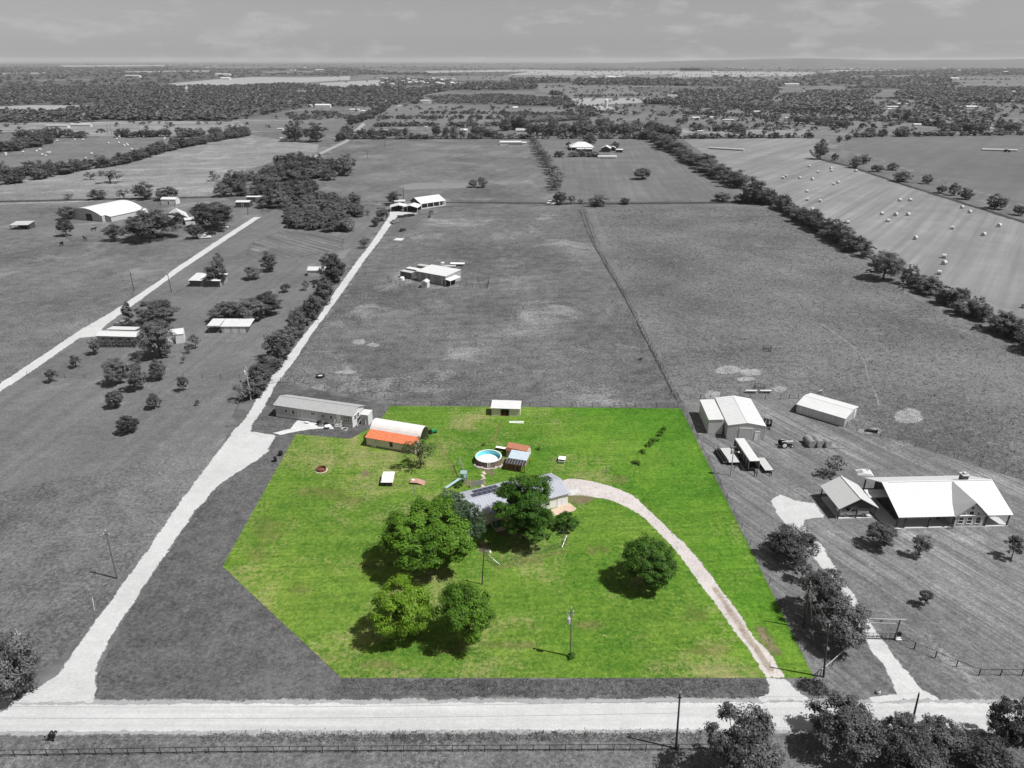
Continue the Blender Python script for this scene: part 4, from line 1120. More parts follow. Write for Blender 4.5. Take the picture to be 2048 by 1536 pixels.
def hut(name, label, px, L, D, h, ridge, rz, m, mr, cat='shed', dr=True, axis='x', group=None):
    p = site(*px)
    t = thing(name, label, cat, p, R(rz), group)
    shell(t, 0, L, 0, D, h, ridge, axis, m); gable_roof(t, 0, L, 0, D, h, ridge, axis, mr, .15)
    if dr: door(t, 'f', L * .5, .9, min(2.0, h - .15), 0, M_DARKW)
    return t
t = hut('garden_hut', 'tiny white gabled hut in front of the pasture barn', (843, 576), 2.3, 3.0, 2.1, 2.7, -12, M_WSIDE, M_WROOF, dr=False, axis='y'); window(t, 'f', 1.15, .9, .5, .6, 0)
def container(label, px, rz, m, Lc=6.0, mr=None):
    t = thing('storage_container', label, 'container', site(*px), R(rz))
    MB().box(0, Lc, 0, 2.4, .1, 2.6).build('body', m, t)
    rb = MB()
    for k in range(int(Lc / .3)): rb.box(.1 + k * .3, .24 + k * .3, -.035, -.002, .2, 2.5)
    rb.build('corrugation', m, t); MB().box(-.03, Lc + .03, -.05, 2.43, 2.6, 2.68).build('roof', mr or m, t)
    for y in (.65, 1.75): MB().box(Lc + .004, Lc + .05, y - .5, y + .5, .2, 2.5).build('door', m, t)
container('dark grey shipping container left of the pasture barn', (801, 555), -32, mat('dark_container', .10, .6, .2), 5.6, M_GSIDE)
container('white-topped container behind the dark one at the pasture barn', (812, 549), -32, M_WSIDE, 9.0)
container('small grey box standing behind the pasture barn roof', (834, 543), -30, M_GSIDE, 5.0)
t = thing('water_tank', 'small white round tank beside the dark container', 'tank', site(804.5, 560)); MB().lathe([(.001, 0), (.9, 0), (.9, 1.0), (.5, 1.35), (.001, 1.4)], 16).build('body', M_TRIM, t); MB().tube((0, 0, 1.38), (0, 0, 1.5), .2).build('lid', M_DARKW, t)

# ---- house with carports at the end of the lane
A, B = site(843, 418), site(891, 411)
t, L = frame('porch_house', 'dark house with broad white roof and white posted porch at the lane end', 'house', A, B)
D = 11.0
shell(t, 0, L, 2.6, D, 3.2, 5.3, 'x', mat('charcoal_siding', .09, .7, .15))
b = MB().slab([(-.3, -.2, 2.9), (L + .3, -.2, 2.9), (L + .3, 6.8, 5.6), (-.3, 6.8, 5.6)], .14).slab([(L + .3, 12.5, 3.0), (-.3, 12.5, 3.0), (-.3, 6.8, 5.6), (L + .3, 6.8, 5.6)], .14)
b.build('roof', M_WROOF, t)
MB().box(-.2, L + .2, -.1, 2.6, 0, .2).build('porch_floor', M_CONC, t)
for k in range(5): post(t, .1 + (L - .2) * k / 4, .05, 2.7, .12, M_TRIM, 'porch_post', .2)
for k in range(3): window(t, 'f', 2.5 + k * 4.2, .8, 1.8, 1.5, 2.6)
door(t, 'f', L - 2.5, 1.0, 2.1, 2.6, M_TRIM, .2)
for i, (x, y, w, d, rz, lab) in enumerate([(781, 424, 9.5, 8.0, 6, 'left of two'), (806, 424, 8.5, 9.0, -8, 'right of two')]):
    t = thing('vehicle_shelter', 'white-roofed open vehicle shelter at the lane end, ' + lab, 'carport', site(x, y), R(rz))
    gable_roof(t, 0, w, 0, d, 2.5, 3.6, 'y', M_WROOF, .3)
    for a in (.1, w - .1):
        for c in (.1, d - .1): post(t, a, c, 2.5, .1, M_TRIM)
    MB().box(.3, w - .3, d - .3, d - .22, 0, 2.3).build('rear_panel', M_DARKW, t)
t = thing('tool_shed', 'small white flat-roofed shed behind the lane-end shelters', 'shed', site(789, 413), R(3)); MB().box(0, 6, 0, 4, 0, 2.8).build('wall', M_GSIDE, t); mono_roof(t, -.2, 6.2, -.2, 4.2, 2.82, 3.1, M_WROOF, .1)

# ---- left ranch
A, B = site(140, 437), site(206, 444)
t, L = frame('ranch_barn', 'big pale barn with curved roof and dark open doorway on the left ranch', 'barn', A, B)
D = 26
pf = [(L * k / 12, 3.2 + 3.2 * math.sin(math.pi * k / 12) ** .85) for k in range(13)]
b = MB()
b.add([(x, y, z) for y in (0, D) for x, z in [(0, 0)] + pf + [(L, 0)]], [tuple(range(15)), tuple(range(29, 14, -1)), (0, 1, 16, 15), (13, 14, 29, 28)])
b.build('wall', M_GSIDE, t)
rf = MB()
for k in range(12):
    (xa, za), (xb, zb_) = pf[k], pf[k + 1]
    rf.slab([(xa, D + .3, za + .08), (xa, -.3, za + .08), (xb, -.3, zb_ + .08), (xb, D + .3, zb_ + .08)], .08)
rf.build('roof', M_AGED if False else mat('dull_white_roof', .52, .6, .08), t)
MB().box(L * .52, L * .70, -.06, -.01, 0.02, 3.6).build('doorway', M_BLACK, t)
MB().box(L + .01, L + 4, 2, D - 4, 0, 2.6).build('lean_to', M_GSIDE, t); mono_roof(t, L, L + 4.3, 1.8, D - 3.8, 3.3, 2.7, MATS['dull_white_roof'], .1, axis='x', name='lean_to_roof')
t = hut('ranch_bunkhouse', 'grey shed with pale roof just right of the curved barn', (249, 431), 9.5, 5.0, 3.0, 4.0, -3, mat('mid_grey_boards', .15, .8, .2), M_WSIDE, dr=False); door(t, 'f', 3.0, .7, 2.0, 0, M_TRIM); door(t, 'f', 4.2, .7, 2.0, 0, M_TRIM)
hut('well_house', 'tiny pale hut beside the ranch bunkhouse', (283, 430), 2.6, 2.6, 2.5, 3.2, 0, M_WSIDE, M_WROOF)
A, B = site(345, 449), site(378, 446)
t, L = frame('ranch_home', 'ranch home with pale hipped roof half behind the two big trees', 'house', A, B)
shell(t, 0, L, 0, 16, 3.0, 5.4, 'y', mat('dark_brick', .10, .9, .2)); gable_roof(t, 0, L, 0, 16, 3.0, 5.4, 'y', M_GROOF, .6); window(t, 'f', 3, 1, 1.5, 1.3, 0); MB().box(6, 10.5, -5, -.1, 0.05, 2.4).build('porch_block', M_WSIDE, t); mono_roof(t, 5.8, 10.8, -5.3, -.05, 2.45, 2.9, M_WROOF, .1, name='porch_roof')
t = thing('loafing_shed', 'tilted open loafing shed in the left pasture', 'shed', site(21, 460), R(4))
mono_roof(t, 0, 9, 0, 7, 2.3, 3.0, M_GSIDE, .12); MB().box(.2, 8.8, 6.6, 6.75, 0, 2.8).box(8.6, 8.75, 1.5, 6.6, 0, 2.5).build('wall', M_DARKW, t)
for x in (.3, 4.5, 8.6): post(t, x, .2, 2.3, .12)
hut('storage_shed', 'white ribbed storage shed standing behind the ranch', (323, 409), 9, 5, 2.9, 3.8, -3, M_WSIDE, M_WROOF)
t = hut('lean_shed', 'white-roofed open shed at the far end of the left lane', (472, 415), 8, 6, 2.9, 3.5, 0, M_DARKW, M_WROOF)
t = hut('camper_shelter', 'long white flat shelter behind the trees at the lane bend', (494, 404), 12, 4, 2.8, 3.2, 0, M_DARKW, M_WROOF)
t = hut('lawn_shed', 'white barrel-topped storage shed near the gravel lane', (616, 552), 7.4, 3.6, 2.2, 3.3, -3, M_WSIDE, M_WROOF, dr=False); window(t, 'r', 1.8, 1.0, .6, .8, 7.4)
# ---- left-hand sheds and homes
A, B = site(381, 573), site(441, 574)
t, L = frame('board_shed', 'dark board shed with patched pale tin roof', 'shed', A, B)
MB().box(0, L, 0, .12, 0.05, 2.3).box(0, .12, .12, 7, 0.05, 2.6).box(L - .12, L, .12, 7, 0.05, 2.6).box(.12, L - .12, 6.88, 7, 0, 3.0).build('wall', M_WOODG, t)
for k in range(8): MB().box(.05 + L / 8 * k, L / 8 * (k + 1) - .03, -.04, -.004, .02, 2.3).build('board', mat('dark_board', .09, .9, .3), t)
for k in range(7):
    x0, x1 = -.4 + (L + .8) * k / 7, -.4 + (L + .8) * (k + 1) / 7 - .03
    if k == 3:
        MB().slab([(x0, 0.8, 2.62), (x1, .8, 2.62), (x1, 7.4, 3.3), (x0, 7.4, 3.3)], .06).build('roof_sheet', M_GSIDE, t)
    else: MB().slab([(x0, -.5, 2.5), (x1, -.5, 2.5), (x1, 7.4, 3.3), (x0, 7.4, 3.3)], .06).build('roof_sheet', M_GROOF if k in (0, 1) else mat('pale_tin', .6, .5, .08), t)
A, B = site(444, 666), site(492, 666)
t, L = frame('lean_barn', 'weathered pale shed with open carport end under the tree clump', 'shed', A, B)
MB().box(0, L, 0, 5, 0, 2.1).build('wall', M_GSIDE, t)
for k in range(9): MB().box(L / 9 * k + .02, L / 9 * (k + 1) - .03, -.04, -.004, .05, 2.05).build('board', M_WSIDE if k % 3 else M_GSIDE, t)
mono_roof(t, -.2, L + 1.5, -.2, 5.2, 2.15, 2.9, M_GROOF, .08, seams=.8)
mono_roof(t, -4.2, -.25, -.5, 5.0, 2.5, 3.0, M_GROOF, .08, name='carport_roof')
for y in (-.3, 4.7): post(t, -4.0, y, 2.5, .08)
A, B = site(197, 690), site(345, 694)
t, L = frame('trailer_home', 'long low trailer home with pale tin roof behind a clipped hedge', 'house', site(197, 688), site(340, 692))
shell(t, 0, L * .62, 0, 4.4, 2.6, 3.3, 'x', M_GSIDE); gable_roof(t, 0, L * .62, 0, 4.4, 2.6, 3.3, 'x', M_GROOF, .25, seams=1.2)
for k in range(4): window(t, 'f', 2 + k * 2.6, 1.1, 1.2, 1.0, 0)
mono_roof(t, .3, L * .42, 4.6, 8.2, 3.0, 2.7, M_GROOF, .08, name='rear_roof'); MB().box(.5, L * .4, 4.7, 8.0, 0, 2.6).build('rear_room', M_GSIDE, t)
t = hut('white_shed', 'bright white shed peeping out right of the big dark tree', (330, 690), 5.5, 5.5, 2.8, 3.6, 20, M_WSIDE, M_WROOF)
# clipped hedge
# ---- homestead in the middle distance
A, B = site(1142, 301), site(1186, 301)
t, L = frame('hip_house', 'white hip-roofed house with dark verandah in the middle distance', 'house', A, B)
D = 20
b = MB().slab([(-1, -1, 3), (L + 1, -1, 3), (L - 7, D / 2, 7), (7, D / 2, 7)], .2).slab([(L + 1, D + 1, 3), (-1, D + 1, 3), (7, D / 2, 7), (L - 7, D / 2, 7)], .2)
b.slab([(-1, D + 1, 3), (-1, -1, 3), (7, D / 2, 7), (7, D / 2 + .01, 7)], .2).slab([(L + 1, -1, 3), (L + 1, D + 1, 3), (L - 7, D / 2 + .01, 7), (L - 7, D / 2, 7)], .2)
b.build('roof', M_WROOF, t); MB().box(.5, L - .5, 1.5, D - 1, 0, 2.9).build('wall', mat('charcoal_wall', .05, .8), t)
for k in range(6): post(t, .3 + (L - .6) * k / 5, -.5, 3, .15, M_TRIM)
def far_house(px, w, d, h, r, rz, label, m=None, mr=None, group=None, axis='x', cat='building', z=0, name='far_building'):
    t = thing(name, label, cat, (*site(*px), z), R(rz), group)
    shell(t, 0, w, 0, d, h, r, axis, m or M_WSIDE); gable_roof(t, 0, w, 0, d, h, r, axis, mr or M_WROOF, .3)
    return t
far_house((1154, 304), 14, 4, 2.6, 3.2, 0, 'long low white-roofed shed in front of the hip-roofed house', M_DARKW, name='long_shed')
far_house((1202, 304), 8.5, 11, 3.2, 5.2, -12, 'gabled white garage right of the hip-roofed house', M_DARKW, axis='y', name='garage')
far_house((1220, 302), 5, 6, 2.8, 4.0, -8, 'small white carport right of the gabled garage', M_DARKW, axis='y', name='small_carport')
far_house((1232, 305), 6, 4, 2.4, 3.0, -5, 'low white lean-to at the right end of the homestead', M_DARKW, name='lean_to')
t = thing('pipe_arena', 'white flat-topped trailer roof lying on the lawn before the homestead', 'shelter', site(1196, 317), 0); mono_roof(t, 0, 16.5, 0, 4.5, 1.6, 1.9, M_WROOF, .15)
for x in (.5, 8, 16): post(t, x, .3, 1.6, .15, M_TRIM)
for k, (x, y, w, d, h, r, mr, lab) in enumerate([
 (1000, 291, 46, 16, 4, 6, M_GROOF, 'grey-roofed bungalow left of the fence line shrubs'), (1017, 293, 30, 8, 3.5, 4.5, mat('dark_roof', .07, .7), 'dark-roofed building before the grey bungalow'),
 (1044, 292, 9, 8, 4, 5.5, M_WROOF, 'small white hut at the right end of the dark-roofed building'), (1032, 268, 28, 26, 5, 9, M_SHING, 'big grey gabled house among the belt of trees'),
 (762, 266, 17, 10, 4, 5.5, M_WROOF, 'white double-roofed shed behind the tree row'), (775, 268, 14, 8, 3.5, 4.5, M_WROOF, 'low white outbuilding right of the double-roofed shed'),
 (922, 266, 16, 14, 4, 7, M_WROOF, 'white house at the end of a pale drive'), (850, 258, 7, 5, 3, 4, M_WROOF, 'small white shed in the pens'),
 (1026, 219, 18, 14, 4, 8, M_GROOF, 'grey-roofed cottage among trees in the far pasture'), (841, 207, 40, 20, 7, 9, M_WROOF, 'white barn with small windows beyond the far road'),
 (630, 215, 60, 22, 5, 9, M_WROOF, 'long white house at the wood edge'), (604, 214, 40, 12, 4, 6, M_WROOF, 'white barn left of the long house'),
 (700, 223, 34, 12, 4, 6, M_GROOF, 'pair of grey roofs left of the far road'), (722, 226, 14, 8, 4, 6, M_WROOF, 'small pale house near the far road bend'),
 (560, 282, 16, 9, 3.5, 4.5, M_WROOF, 'white roof under the round tree clump'), (555, 262, 14, 9, 3.5, 4.5, M_GROOF, 'grey roof behind the round tree clump'),
 (92, 256, 60, 12, 4, 5, M_GROOF, 'long pale poultry house on the left, lower one'), (142, 254, 55, 10, 4, 5.5, M_WROOF, 'long white shed right of the poultry house'),
 (1745, 224, 68, 18, 6, 8, M_GROOF, 'long pale barn on the right plain'), (1795, 212, 40, 18, 5, 7, M_WROOF, 'white building behind the right plain barn'),
 (1770, 218, 50, 14, 5, 7, M_WROOF, 'white sheds touching the right plain barn'), (1845, 231, 26, 14, 5, 7, M_WROOF, 'white roof among the dark trees on the right'),
 (1830, 229, 20, 12, 5, 7, M_GROOF, 'grey roof among the dark trees on the right'), (1933, 218, 40, 22, 5, 8, M_WROOF, 'white hip-roofed house in the far right field'),
 (1828, 254, 20, 12, 4, 6, M_WROOF, 'white house at the end of the pale right lane'), (1980, 262, 38, 10, 4, 5, M_WROOF, 'long white house near the right field corner'),
 (1385, 240, 22, 12, 4, 6, M_WROOF, 'white house left of the lane with pale drive'), (1420, 239, 10, 7, 4, 6, M_WROOF, 'small white shed right of the white house'),
 (1445, 243, 34, 8, 3, 4, M_GROOF, 'low pale slab building behind the right hayfield'), (1508, 227, 22, 12, 4, 6, M_WROOF, 'white cottage near the bare tree grove'),
 (1570, 239, 8, 6, 3, 4, M_WROOF, 'tiny white shed right of the bare grove'), (1655, 253, 40, 16, 5, 7, M_WROOF, 'cluttered white farm shed behind the oak grove'),
 (1395, 267, 14, 8, 3.5, 4.5, M_WROOF, 'small white shed at the hayfield top corner'), (1265, 262, 26, 10, 4, 5.5, M_WROOF, 'white barn half hidden by the hedgerow end'),
 (1250, 263, 10, 10, 4, 6.5, M_GROOF, 'grey gable left of the hedgerow end barn'), (1605, 188, 90, 25, 7, 9, M_GROOF, 'long grey roof in the right woods'),
 (1590, 191, 50, 20, 6, 8, M_WROOF, 'white roof left of the long grey one in the woods'), (1903, 160, 44, 40, 7, 10, M_WROOF, 'square white barn in the far right woods'),
 (2025, 187, 50, 20, 6, 9, M_WROOF, 'white house cluster at the right edge'), (1570, 172, 60, 20, 6, 8, M_WROOF, 'white roofs far off in the right woods'),
 (1335, 195, 50, 30, 6, 8, M_GROOF, 'pale shed beside the bright field'), (250, 155, 90, 30, 9, 11, M_WSIDE, 'grey warehouse far off in the left woods'),
 (430, 152, 100, 40, 9, 12, M_WROOF, 'white barn on the far pale field, farther one'), (441, 160, 50, 30, 8, 11, M_WROOF, 'white barn on the far pale field, nearer one')]):
    if y >= 180: w, d, r = w * .46, d * .5, h * .75 + (r - h) * .5; h = h * .75
    else: w, d = w * .8, d * .8
    far_house((x, y), w, d, h, r, 0, lab, mr=mr)
town = random.Random(9)
for k in range(26):
    x = 760 + 150 * town.random(); y = 157 + 14 * town.random()
    far_house((x, y), town.uniform(11, 20), town.uniform(8, 13), 4, 6, town.uniform(-20, 20), 'tiny pale house in the far village', mr=town.choice([M_WROOF, M_WROOF, M_GROOF]), group='houses of the far village', name='village_house', cat='house')
for k in range(14):
    x = 1180 + 60 * town.random(); y = 154 + 4 * town.random()
    far_house((x, y), town.uniform(16, 36), 14, 5, 7, 0, 'tiny white shed in the far white cluster beyond the bright field', group='sheds of the far white cluster', name='far_shed', cat='shed')
for k in range(18):
    x = 1420 + 600 * town.random(); y = 133 + 12 * town.random()
    far_house((x, y), town.uniform(18, 42), 18, 5, 8, 0, 'tiny white roof far off on the right-hand plain', group='far roofs on the right plain', name='far_shed', cat='shed')
for k in range(10):
    x = 180 + 500 * town.random(); y = 128 + 14 * town.random()
    far_house((x, y), town.uniform(25, 50), 20, 6, 9, 0, 'tiny pale roof far off in the left woods', group='far roofs in the left woods', name='far_shed', cat='shed')
# drilling pad
sheet('gravel_pad', [(1165,214.5),(1222,213.5),(1232,219),(1190,221),(1172,220)], .12, G_PALE, 0)
t = thing('storage_tank', 'white upright tank on the bright pad beside the far field', 'tank', (*site(1212, 217), .1)); MB().lathe([(.001, 0), (3, 0), (3, 14), (1, 16), (.001, 16)], 12).build('body', M_WROOF, t); MB().tube((3.1, 0, 0), (3.1, 0, 14), .2).build('ladder', M_STEEL, t)
for x in (1180, 1188, 1200):
    t = thing('tank', 'low grey tank in the row on the bright pad', 'tank', (*site(x, 218), .1), 0, 'tanks on the bright pad'); MB().lathe([(.001, 0), (4, 0), (4, 4), (.001, 5)], 12).build('body', M_GROOF, t); MB().tube((0, 0, 5), (0, 0, 5.6), .5).build('hatch', M_STEEL, t)
# ------------------------------------------------------------------ vehicles
M_WCAR = mat('white_car_paint', .72, .25, .04, spec=.5)
M_DCAR = mat('dark_car_paint', .03, .25, .1, spec=.5)
M_GCAR = mat('grey_car_paint', .22, .3, .08, spec=.5)
M_LAMP = mat('lamp_lens', .55, .15, .05, spec=.6)
def wheels(t, xs, hw, r, w=.22):
    for x in xs:
        for s in (-1, 1):
            o = MB().tube((x, s * hw - w / 2, r), (x, s * hw + w / 2, r), r, r, 16).build('wheel', M_RUBBER, t)
            MB().tube((x, s * (hw + w / 2 - .01), r), (x, s * (hw + w / 2 + .015), r), r * .58, r * .5, 10).build('rim', M_STEEL, o)
def pickup(label, loc, rz, paint, cat='truck', group=None):
    t = thing('pickup_truck', label, cat, loc, rz, group)
    b = MB()
    low = [(-2.7, .5), (-2.72, .95), (2.6, .95), (2.68, .82), (2.7, .45), (2.2, .42), (-2.3, .42)]
    b.extrude(low, -.93, .93)
    b.extrude([(.95, .95), (2.55, .95), (2.5, 1.08), (1.0, 1.15)], -.88, .88)
    b.build('body', paint, t)
    bed = MB().box(-2.7, -.85, -.93, -.85, .95, 1.25).box(-2.7, -.85, .85, .93, .95, 1.25).box(-2.72, -2.64, -.85, .85, .95, 1.25).box(-.95, -.85, -.85, .85, .95, 1.3)
    bed.build('bed', paint, t)
    c = MB(); z0, z1 = 1.0, 1.78
    c.hexa([(-.85, -.9, z0), (1.35, -.9, z0), (1.35, .9, z0), (-.85, .9, z0), (-.65, -.72, z1), (.55, -.72, z1), (.55, .72, z1), (-.65, .72, z1)])
    cb = c.build('cab', paint, t)
    for s in (-1, 1):
        for x0, x1, a0, a1 in ((-.62, -.0, -.5, -.02), (.08, .95, .06, .48)):
            MB().slab([(x0, s * .88, 1.15), (x1, s * .88, 1.15), (a1, s * .755, 1.68), (a0, s * .755, 1.68)][::(1 if s < 0 else -1)], .03).build('window', M_GLASS, cb)
    MB().slab([(1.25, -.78, 1.16), (1.25, .78, 1.16), (.62, .66, 1.73), (.62, -.66, 1.73)], .03).build('windscreen', M_GLASS, cb)
    for s in (-.7, .7): MB().box(2.64, 2.72, s - .16, s + .16, .7, .86).build('headlight', M_LAMP, t)
    MB().box(2.66, 2.8, -.9, .9, .45, .6).build('bumper', M_STEEL, t)
    wheels(t, (-1.75, 1.75), .82, .38)
    return t
def car(label, loc, rz, paint, group=None, cat='car'):
    t = thing('parked_car', label, cat, loc, rz, group)
    MB().extrude([(-2.2, .35), (-2.25, .8), (-2.0, .95), (.9, .98), (2.05, .82), (2.2, .6), (2.2, .35)], -.88, .88).build('body', paint, t)
    c = MB().hexa([(-1.7, -.82, .93), (1.0, -.82, .93), (1.0, .82, .93), (-1.7, .82, .93), (-1.2, -.62, 1.45), (.25, -.62, 1.45), (.25, .62, 1.45), (-1.2, .62, 1.45)]).build('cabin', M_GLASS, t)
    MB().slab([(-1.2, -.62, 1.47), (.25, -.62, 1.47), (.25, .62, 1.47), (-1.2, .62, 1.47)], .03).build('roof', paint, c)
    for s in (-.6, .6): MB().box(2.15, 2.23, s - .15, s + .15, .6, .74).build('headlight', M_LAMP, t)
    wheels(t, (-1.35, 1.35), .78, .33)
    return t
def v3(px): return (*site(*px), 0.0)
bpy.context.view_layer.update()
q = on(cp, 3.3, 1.35, .08)
pickup('white pickup truck parked sideways under the carport', q, cp.rotation_euler.z + math.pi, M_WCAR)
pickup('white pickup truck beside the left lane at the ranch', v3((410, 477)), R(12), M_WCAR)
car('dark car parked behind the white ranch pickup', v3((423, 469)), R(8), M_DCAR); car('black car by the ranch trees, farther from the white pickup', v3((441, 464)), R(-8), M_DCAR)
car('pale car under the ranch trees, farthest of the parked ones', v3((448, 456)), R(0), M_WCAR)
pickup('dark pickup behind the trailer home', v3((247, 652)), R(-6), M_GCAR); pickup('dark pickup at the tree beside the trailer home, right of another', v3((262, 656)), R(-4), M_DCAR)
pickup('pale pickup with dark bed parked at the lane end', v3((789, 446)), R(60), M_GCAR); car('white-roofed dark car on the grass below the lane end', v3((806, 462)), R(65), M_DCAR)
car('white car under the right vehicle shelter', v3((807, 421)), R(85), M_WCAR); car('dark car under the left vehicle shelter', v3((788, 422)), R(88), M_DCAR); car('dark car at the right end of the vehicle shelter', v3((818, 421)), R(85), M_DCAR)
for i, (x, y) in enumerate([(802, 435), (815, 433), (822, 432)]):
    t = thing('utility_trailer', ['small dark trailer left', 'long dark trailer in the middle', 'dark implement at the right'][i] + ' of the row along the lane-end drive', 'trailer', v3((x, y)), R(10))
    MB().box(-2, 2, -.9, .9, .5, .7).build('deck', M_BLACK, t); MB().box(-2, 2, -.92, -.86, .7, 1.1).box(-2, 2, .86, .92, .7, 1.1).build('side', M_DARKW, t); wheels(t, (0,), .95, .35); MB().tube((2, 0, .55), (3.2, 0, .5), .06).build('tongue', M_BLACK, t)
t = thing('tarp_sheet', 'white square sheet lying on the grass below the lane-end cars', 'sheet', v3((798, 479)), R(-12))
for k in range(3): MB().slab([(-2.1 + 1.4 * k, -2.4, .12), (-.75 + 1.4 * k, -2.4, .12), (-.75 + 1.4 * k, 2.4, .16), (-2.1 + 1.4 * k, 2.4, .16)], .05).build('panel', M_WROOF, t)
for i, (x, y, rz, lab) in enumerate([(897, 536, 5, 'left'), (915, 531, -5, 'right')]):
    t = thing('flatbed_wagon', 'pale flatbed farm wagon behind the pasture barn, ' + lab + ' of two', 'wagon', v3((x, y)), R(rz))
    for k in range(6): MB().box(-3 + k, -2.03 + k, -1.1, 1.1, .9, .98).build('plank', M_TRIM if i else M_GSIDE, t)
    MB().box(-3, 3, -.3, .3, .7, .9).build('frame', M_BLACK, t); wheels(t, (-2, 2), 1.0, .45)
    if i == 0: MB().box(-3, -1.6, -.9, .9, .98, 2.4).build('cab', M_WSIDE, t)

def tractor(label, loc, rz, body):
    t = thing('farm_tractor', label, 'tractor', loc, rz)
    MB().box(.1, 1.75, -.3, .3, .85, 1.35).build('hood', body, t); MB().box(1.72, 1.8, -.28, .28, .75, 1.3).build('grille', M_BLACK, t)
    MB().box(-.6, 1.6, -.18, .18, .55, .86).build('chassis', M_BLACK, t)
    MB().box(-.75, -.3, -.25, .25, 1.05, 1.15).box(-.8, -.72, -.25, .25, 1.15, 1.5).build('seat', M_BLACK, t)
    for s in (-1, 1):
        o = MB().tube((-.45, s * .62, .75), (-.45, s * 1.0, .75), .75, .75, 20).build('rear_wheel', M_RUBBER, t)
        MB().tube((-.45, s * 1.0, .75), (-.45, s * 1.02, .75), .48, .42, 14).build('rim', M_TRIM, o)
        lug = MB()
        for k in range(14): lug.rbox((-.45 + .75 * math.cos(k * .449), s * .81, .75 + .75 * math.sin(k * .449)), (.07, .36, .09), 0, -k * .449)
        lug.build('tread', M_RUBBER, o)
        MB().extrude([(-1.0, 1.35), (-.9, 1.55), (-.2, 1.58), (.15, 1.3), (-.3, 1.5), (-.85, 1.48)], s * .5 - .15, s * .5 + .15).build('fender', body, t)
        o = MB().tube((1.45, s * .55, .38), (1.45, s * .72, .38), .38, .38, 14).build('front_wheel', M_RUBBER, t)
        MB().tube((1.45, s * .72, .38), (1.45, s * .735, .38), .22, .2, 10).build('rim', M_TRIM, o)
    MB().tube((1.45, -.6, .5), (1.45, .6, .5), .06).build('front_axle', M_BLACK, t)
    MB().tube((-.1, 0, 1.3), (-.35, 0, 1.65), .03).tube((-.33, -.2, 1.62), (-.33, .2, 1.62), .03).tube((-.33 - .1, 0, 1.72), (-.23, 0, 1.55), .03).build('steering', M_BLACK, t)
    MB().tube((1.1, .12, 1.35), (1.1, .12, 2.0), .045).build('exhaust', M_BLACK, t)
    MB().tube((-1.1, -.3, .5), (-1.9, -.3, .35), .05).tube((-1.1, .3, .5), (-1.9, .3, .35), .05).tube((-.6, -.3, .55), (-1.1, -.3, .5), .05).tube((-.6, .3, .55), (-1.1, .3, .5), .05).build('lift_arm', M_BLACK, t)
tractor('old farm tractor with pale hood standing in the yard', v3((1569, 893)), R(2), M_GSIDE)
tractor('dark tractor parked against the right side of the workshop', v3((1534, 852)), R(250), M_BLACK)
# ---- trailers before the workshop
def flat_trailer(label, px, rz, L, W, m):
    t = thing('flatbed_trailer', label, 'trailer', v3(px), R(rz))
    n = 6
    for k in range(n): MB().box(0 + .0, L, -W / 2 + W * k / n + .01, -W / 2 + W * (k + 1) / n - .01, .72, .78).build('deck_plank', m, t)
    MB().box(-.05, L + .05, -W / 2 - .06, -W / 2, .6, .85).box(-.05, L + .05, W / 2, W / 2 + .06, .6, .85).box(-.05, 0, -W / 2, W / 2, .6, .76).build('frame', M_BLACK, t)
    wheels(t, (L * .52, L * .72), W / 2 + .12, .36)
    MB().tube((0, -.5, .6), (-1.3, 0, .55), .06).tube((0, .5, .6), (-1.3, 0, .55), .06).build('tongue', M_BLACK, t)
    MB().tube((-1.1, 0, .0), (-1.1, 0, .9), .05).build('jack', M_BLACK, t)
    return t
M_DECK = mat('grey_deck_boards', .42, .85, .2, 3)
flat_trailer('flatbed trailer with grey plank deck, left of the tall stock trailer', (1468, 931), 93, 6.2, 2.3, M_DECK)
flat_trailer('flatbed trailer with grey plank deck, right of the tall stock trailer', (1538, 947), 93, 5.2, 1.9, M_DECK)
t = thing('stock_trailer', 'long tall stock trailer with pale roof and dark slatted sides', 'trailer', v3((1506, 943)), R(92))
L = 9.6
MB().box(0, L, -1.05, 1.05, .62, .72).build('floor', M_BLACK, t)
rfp = MB(); prf = [(-1.1, 2.5), (-1.0, 2.62), (1.0, 2.62), (1.1, 2.5)]
rfp.add([(x, y, z) for x in (-.1, L + .05) for y, z in prf], [(3, 2, 1, 0), (4, 5, 6, 7), (0, 1, 5, 4), (1, 2, 6, 5), (2, 3, 7, 6), (3, 0, 4, 7)]); rfp.build('roof', mat('stock_roof', .5, .5, .1), t)
for s in (-1, 1):
    for k in range(6): MB().box(0, L, s * 1.06 - .03, s * 1.06 + .03, .78 + k * .28, .98 + k * .28).build('side_slat', mat('dark_slat', .05, .6, .2), t)
    for k in range(7): MB().box(L * k / 6 - .04, L * k / 6 + .04, s * 1.11 - .03, s * 1.11 + .03, .6, 2.5).build('upright', M_STEEL, t)
wheels(t, (L * .55, L * .65), 1.15, .38)
MB().tube((0, -.8, .7), (-2.2, 0, .8), .08).tube((0, .8, .7), (-2.2, 0, .8), .08).tube((-2.1, 0, .0), (-2.1, 0, 1.2), .07).build('hitch', M_BLACK, t)
t = thing('grain_auger', 'dark rusty farm implement beside the left flatbed trailer', 'implement', v3((1443, 916)), R(95))
for k in range(9):
    MB().tube((-2.4 + .6 * k, -.7, .35), (-2.4 + .6 * k, .7, .35), .34, .34, 10).build('disc', M_BLACK, t)
MB().box(-2.7, 2.7, -.15, .15, .8, .95).box(-2.7, 2.7, -.6, -.5, .7, .8).box(-2.7, 2.7, .5, .6, .7, .8).build('beam', M_BLACK, t)
for k in range(5): MB().tube((-2.4 + 1.2 * k, 0, .4), (-2.4 + 1.2 * k, 0, 1.5), .05).build('tine', M_BLACK, t)

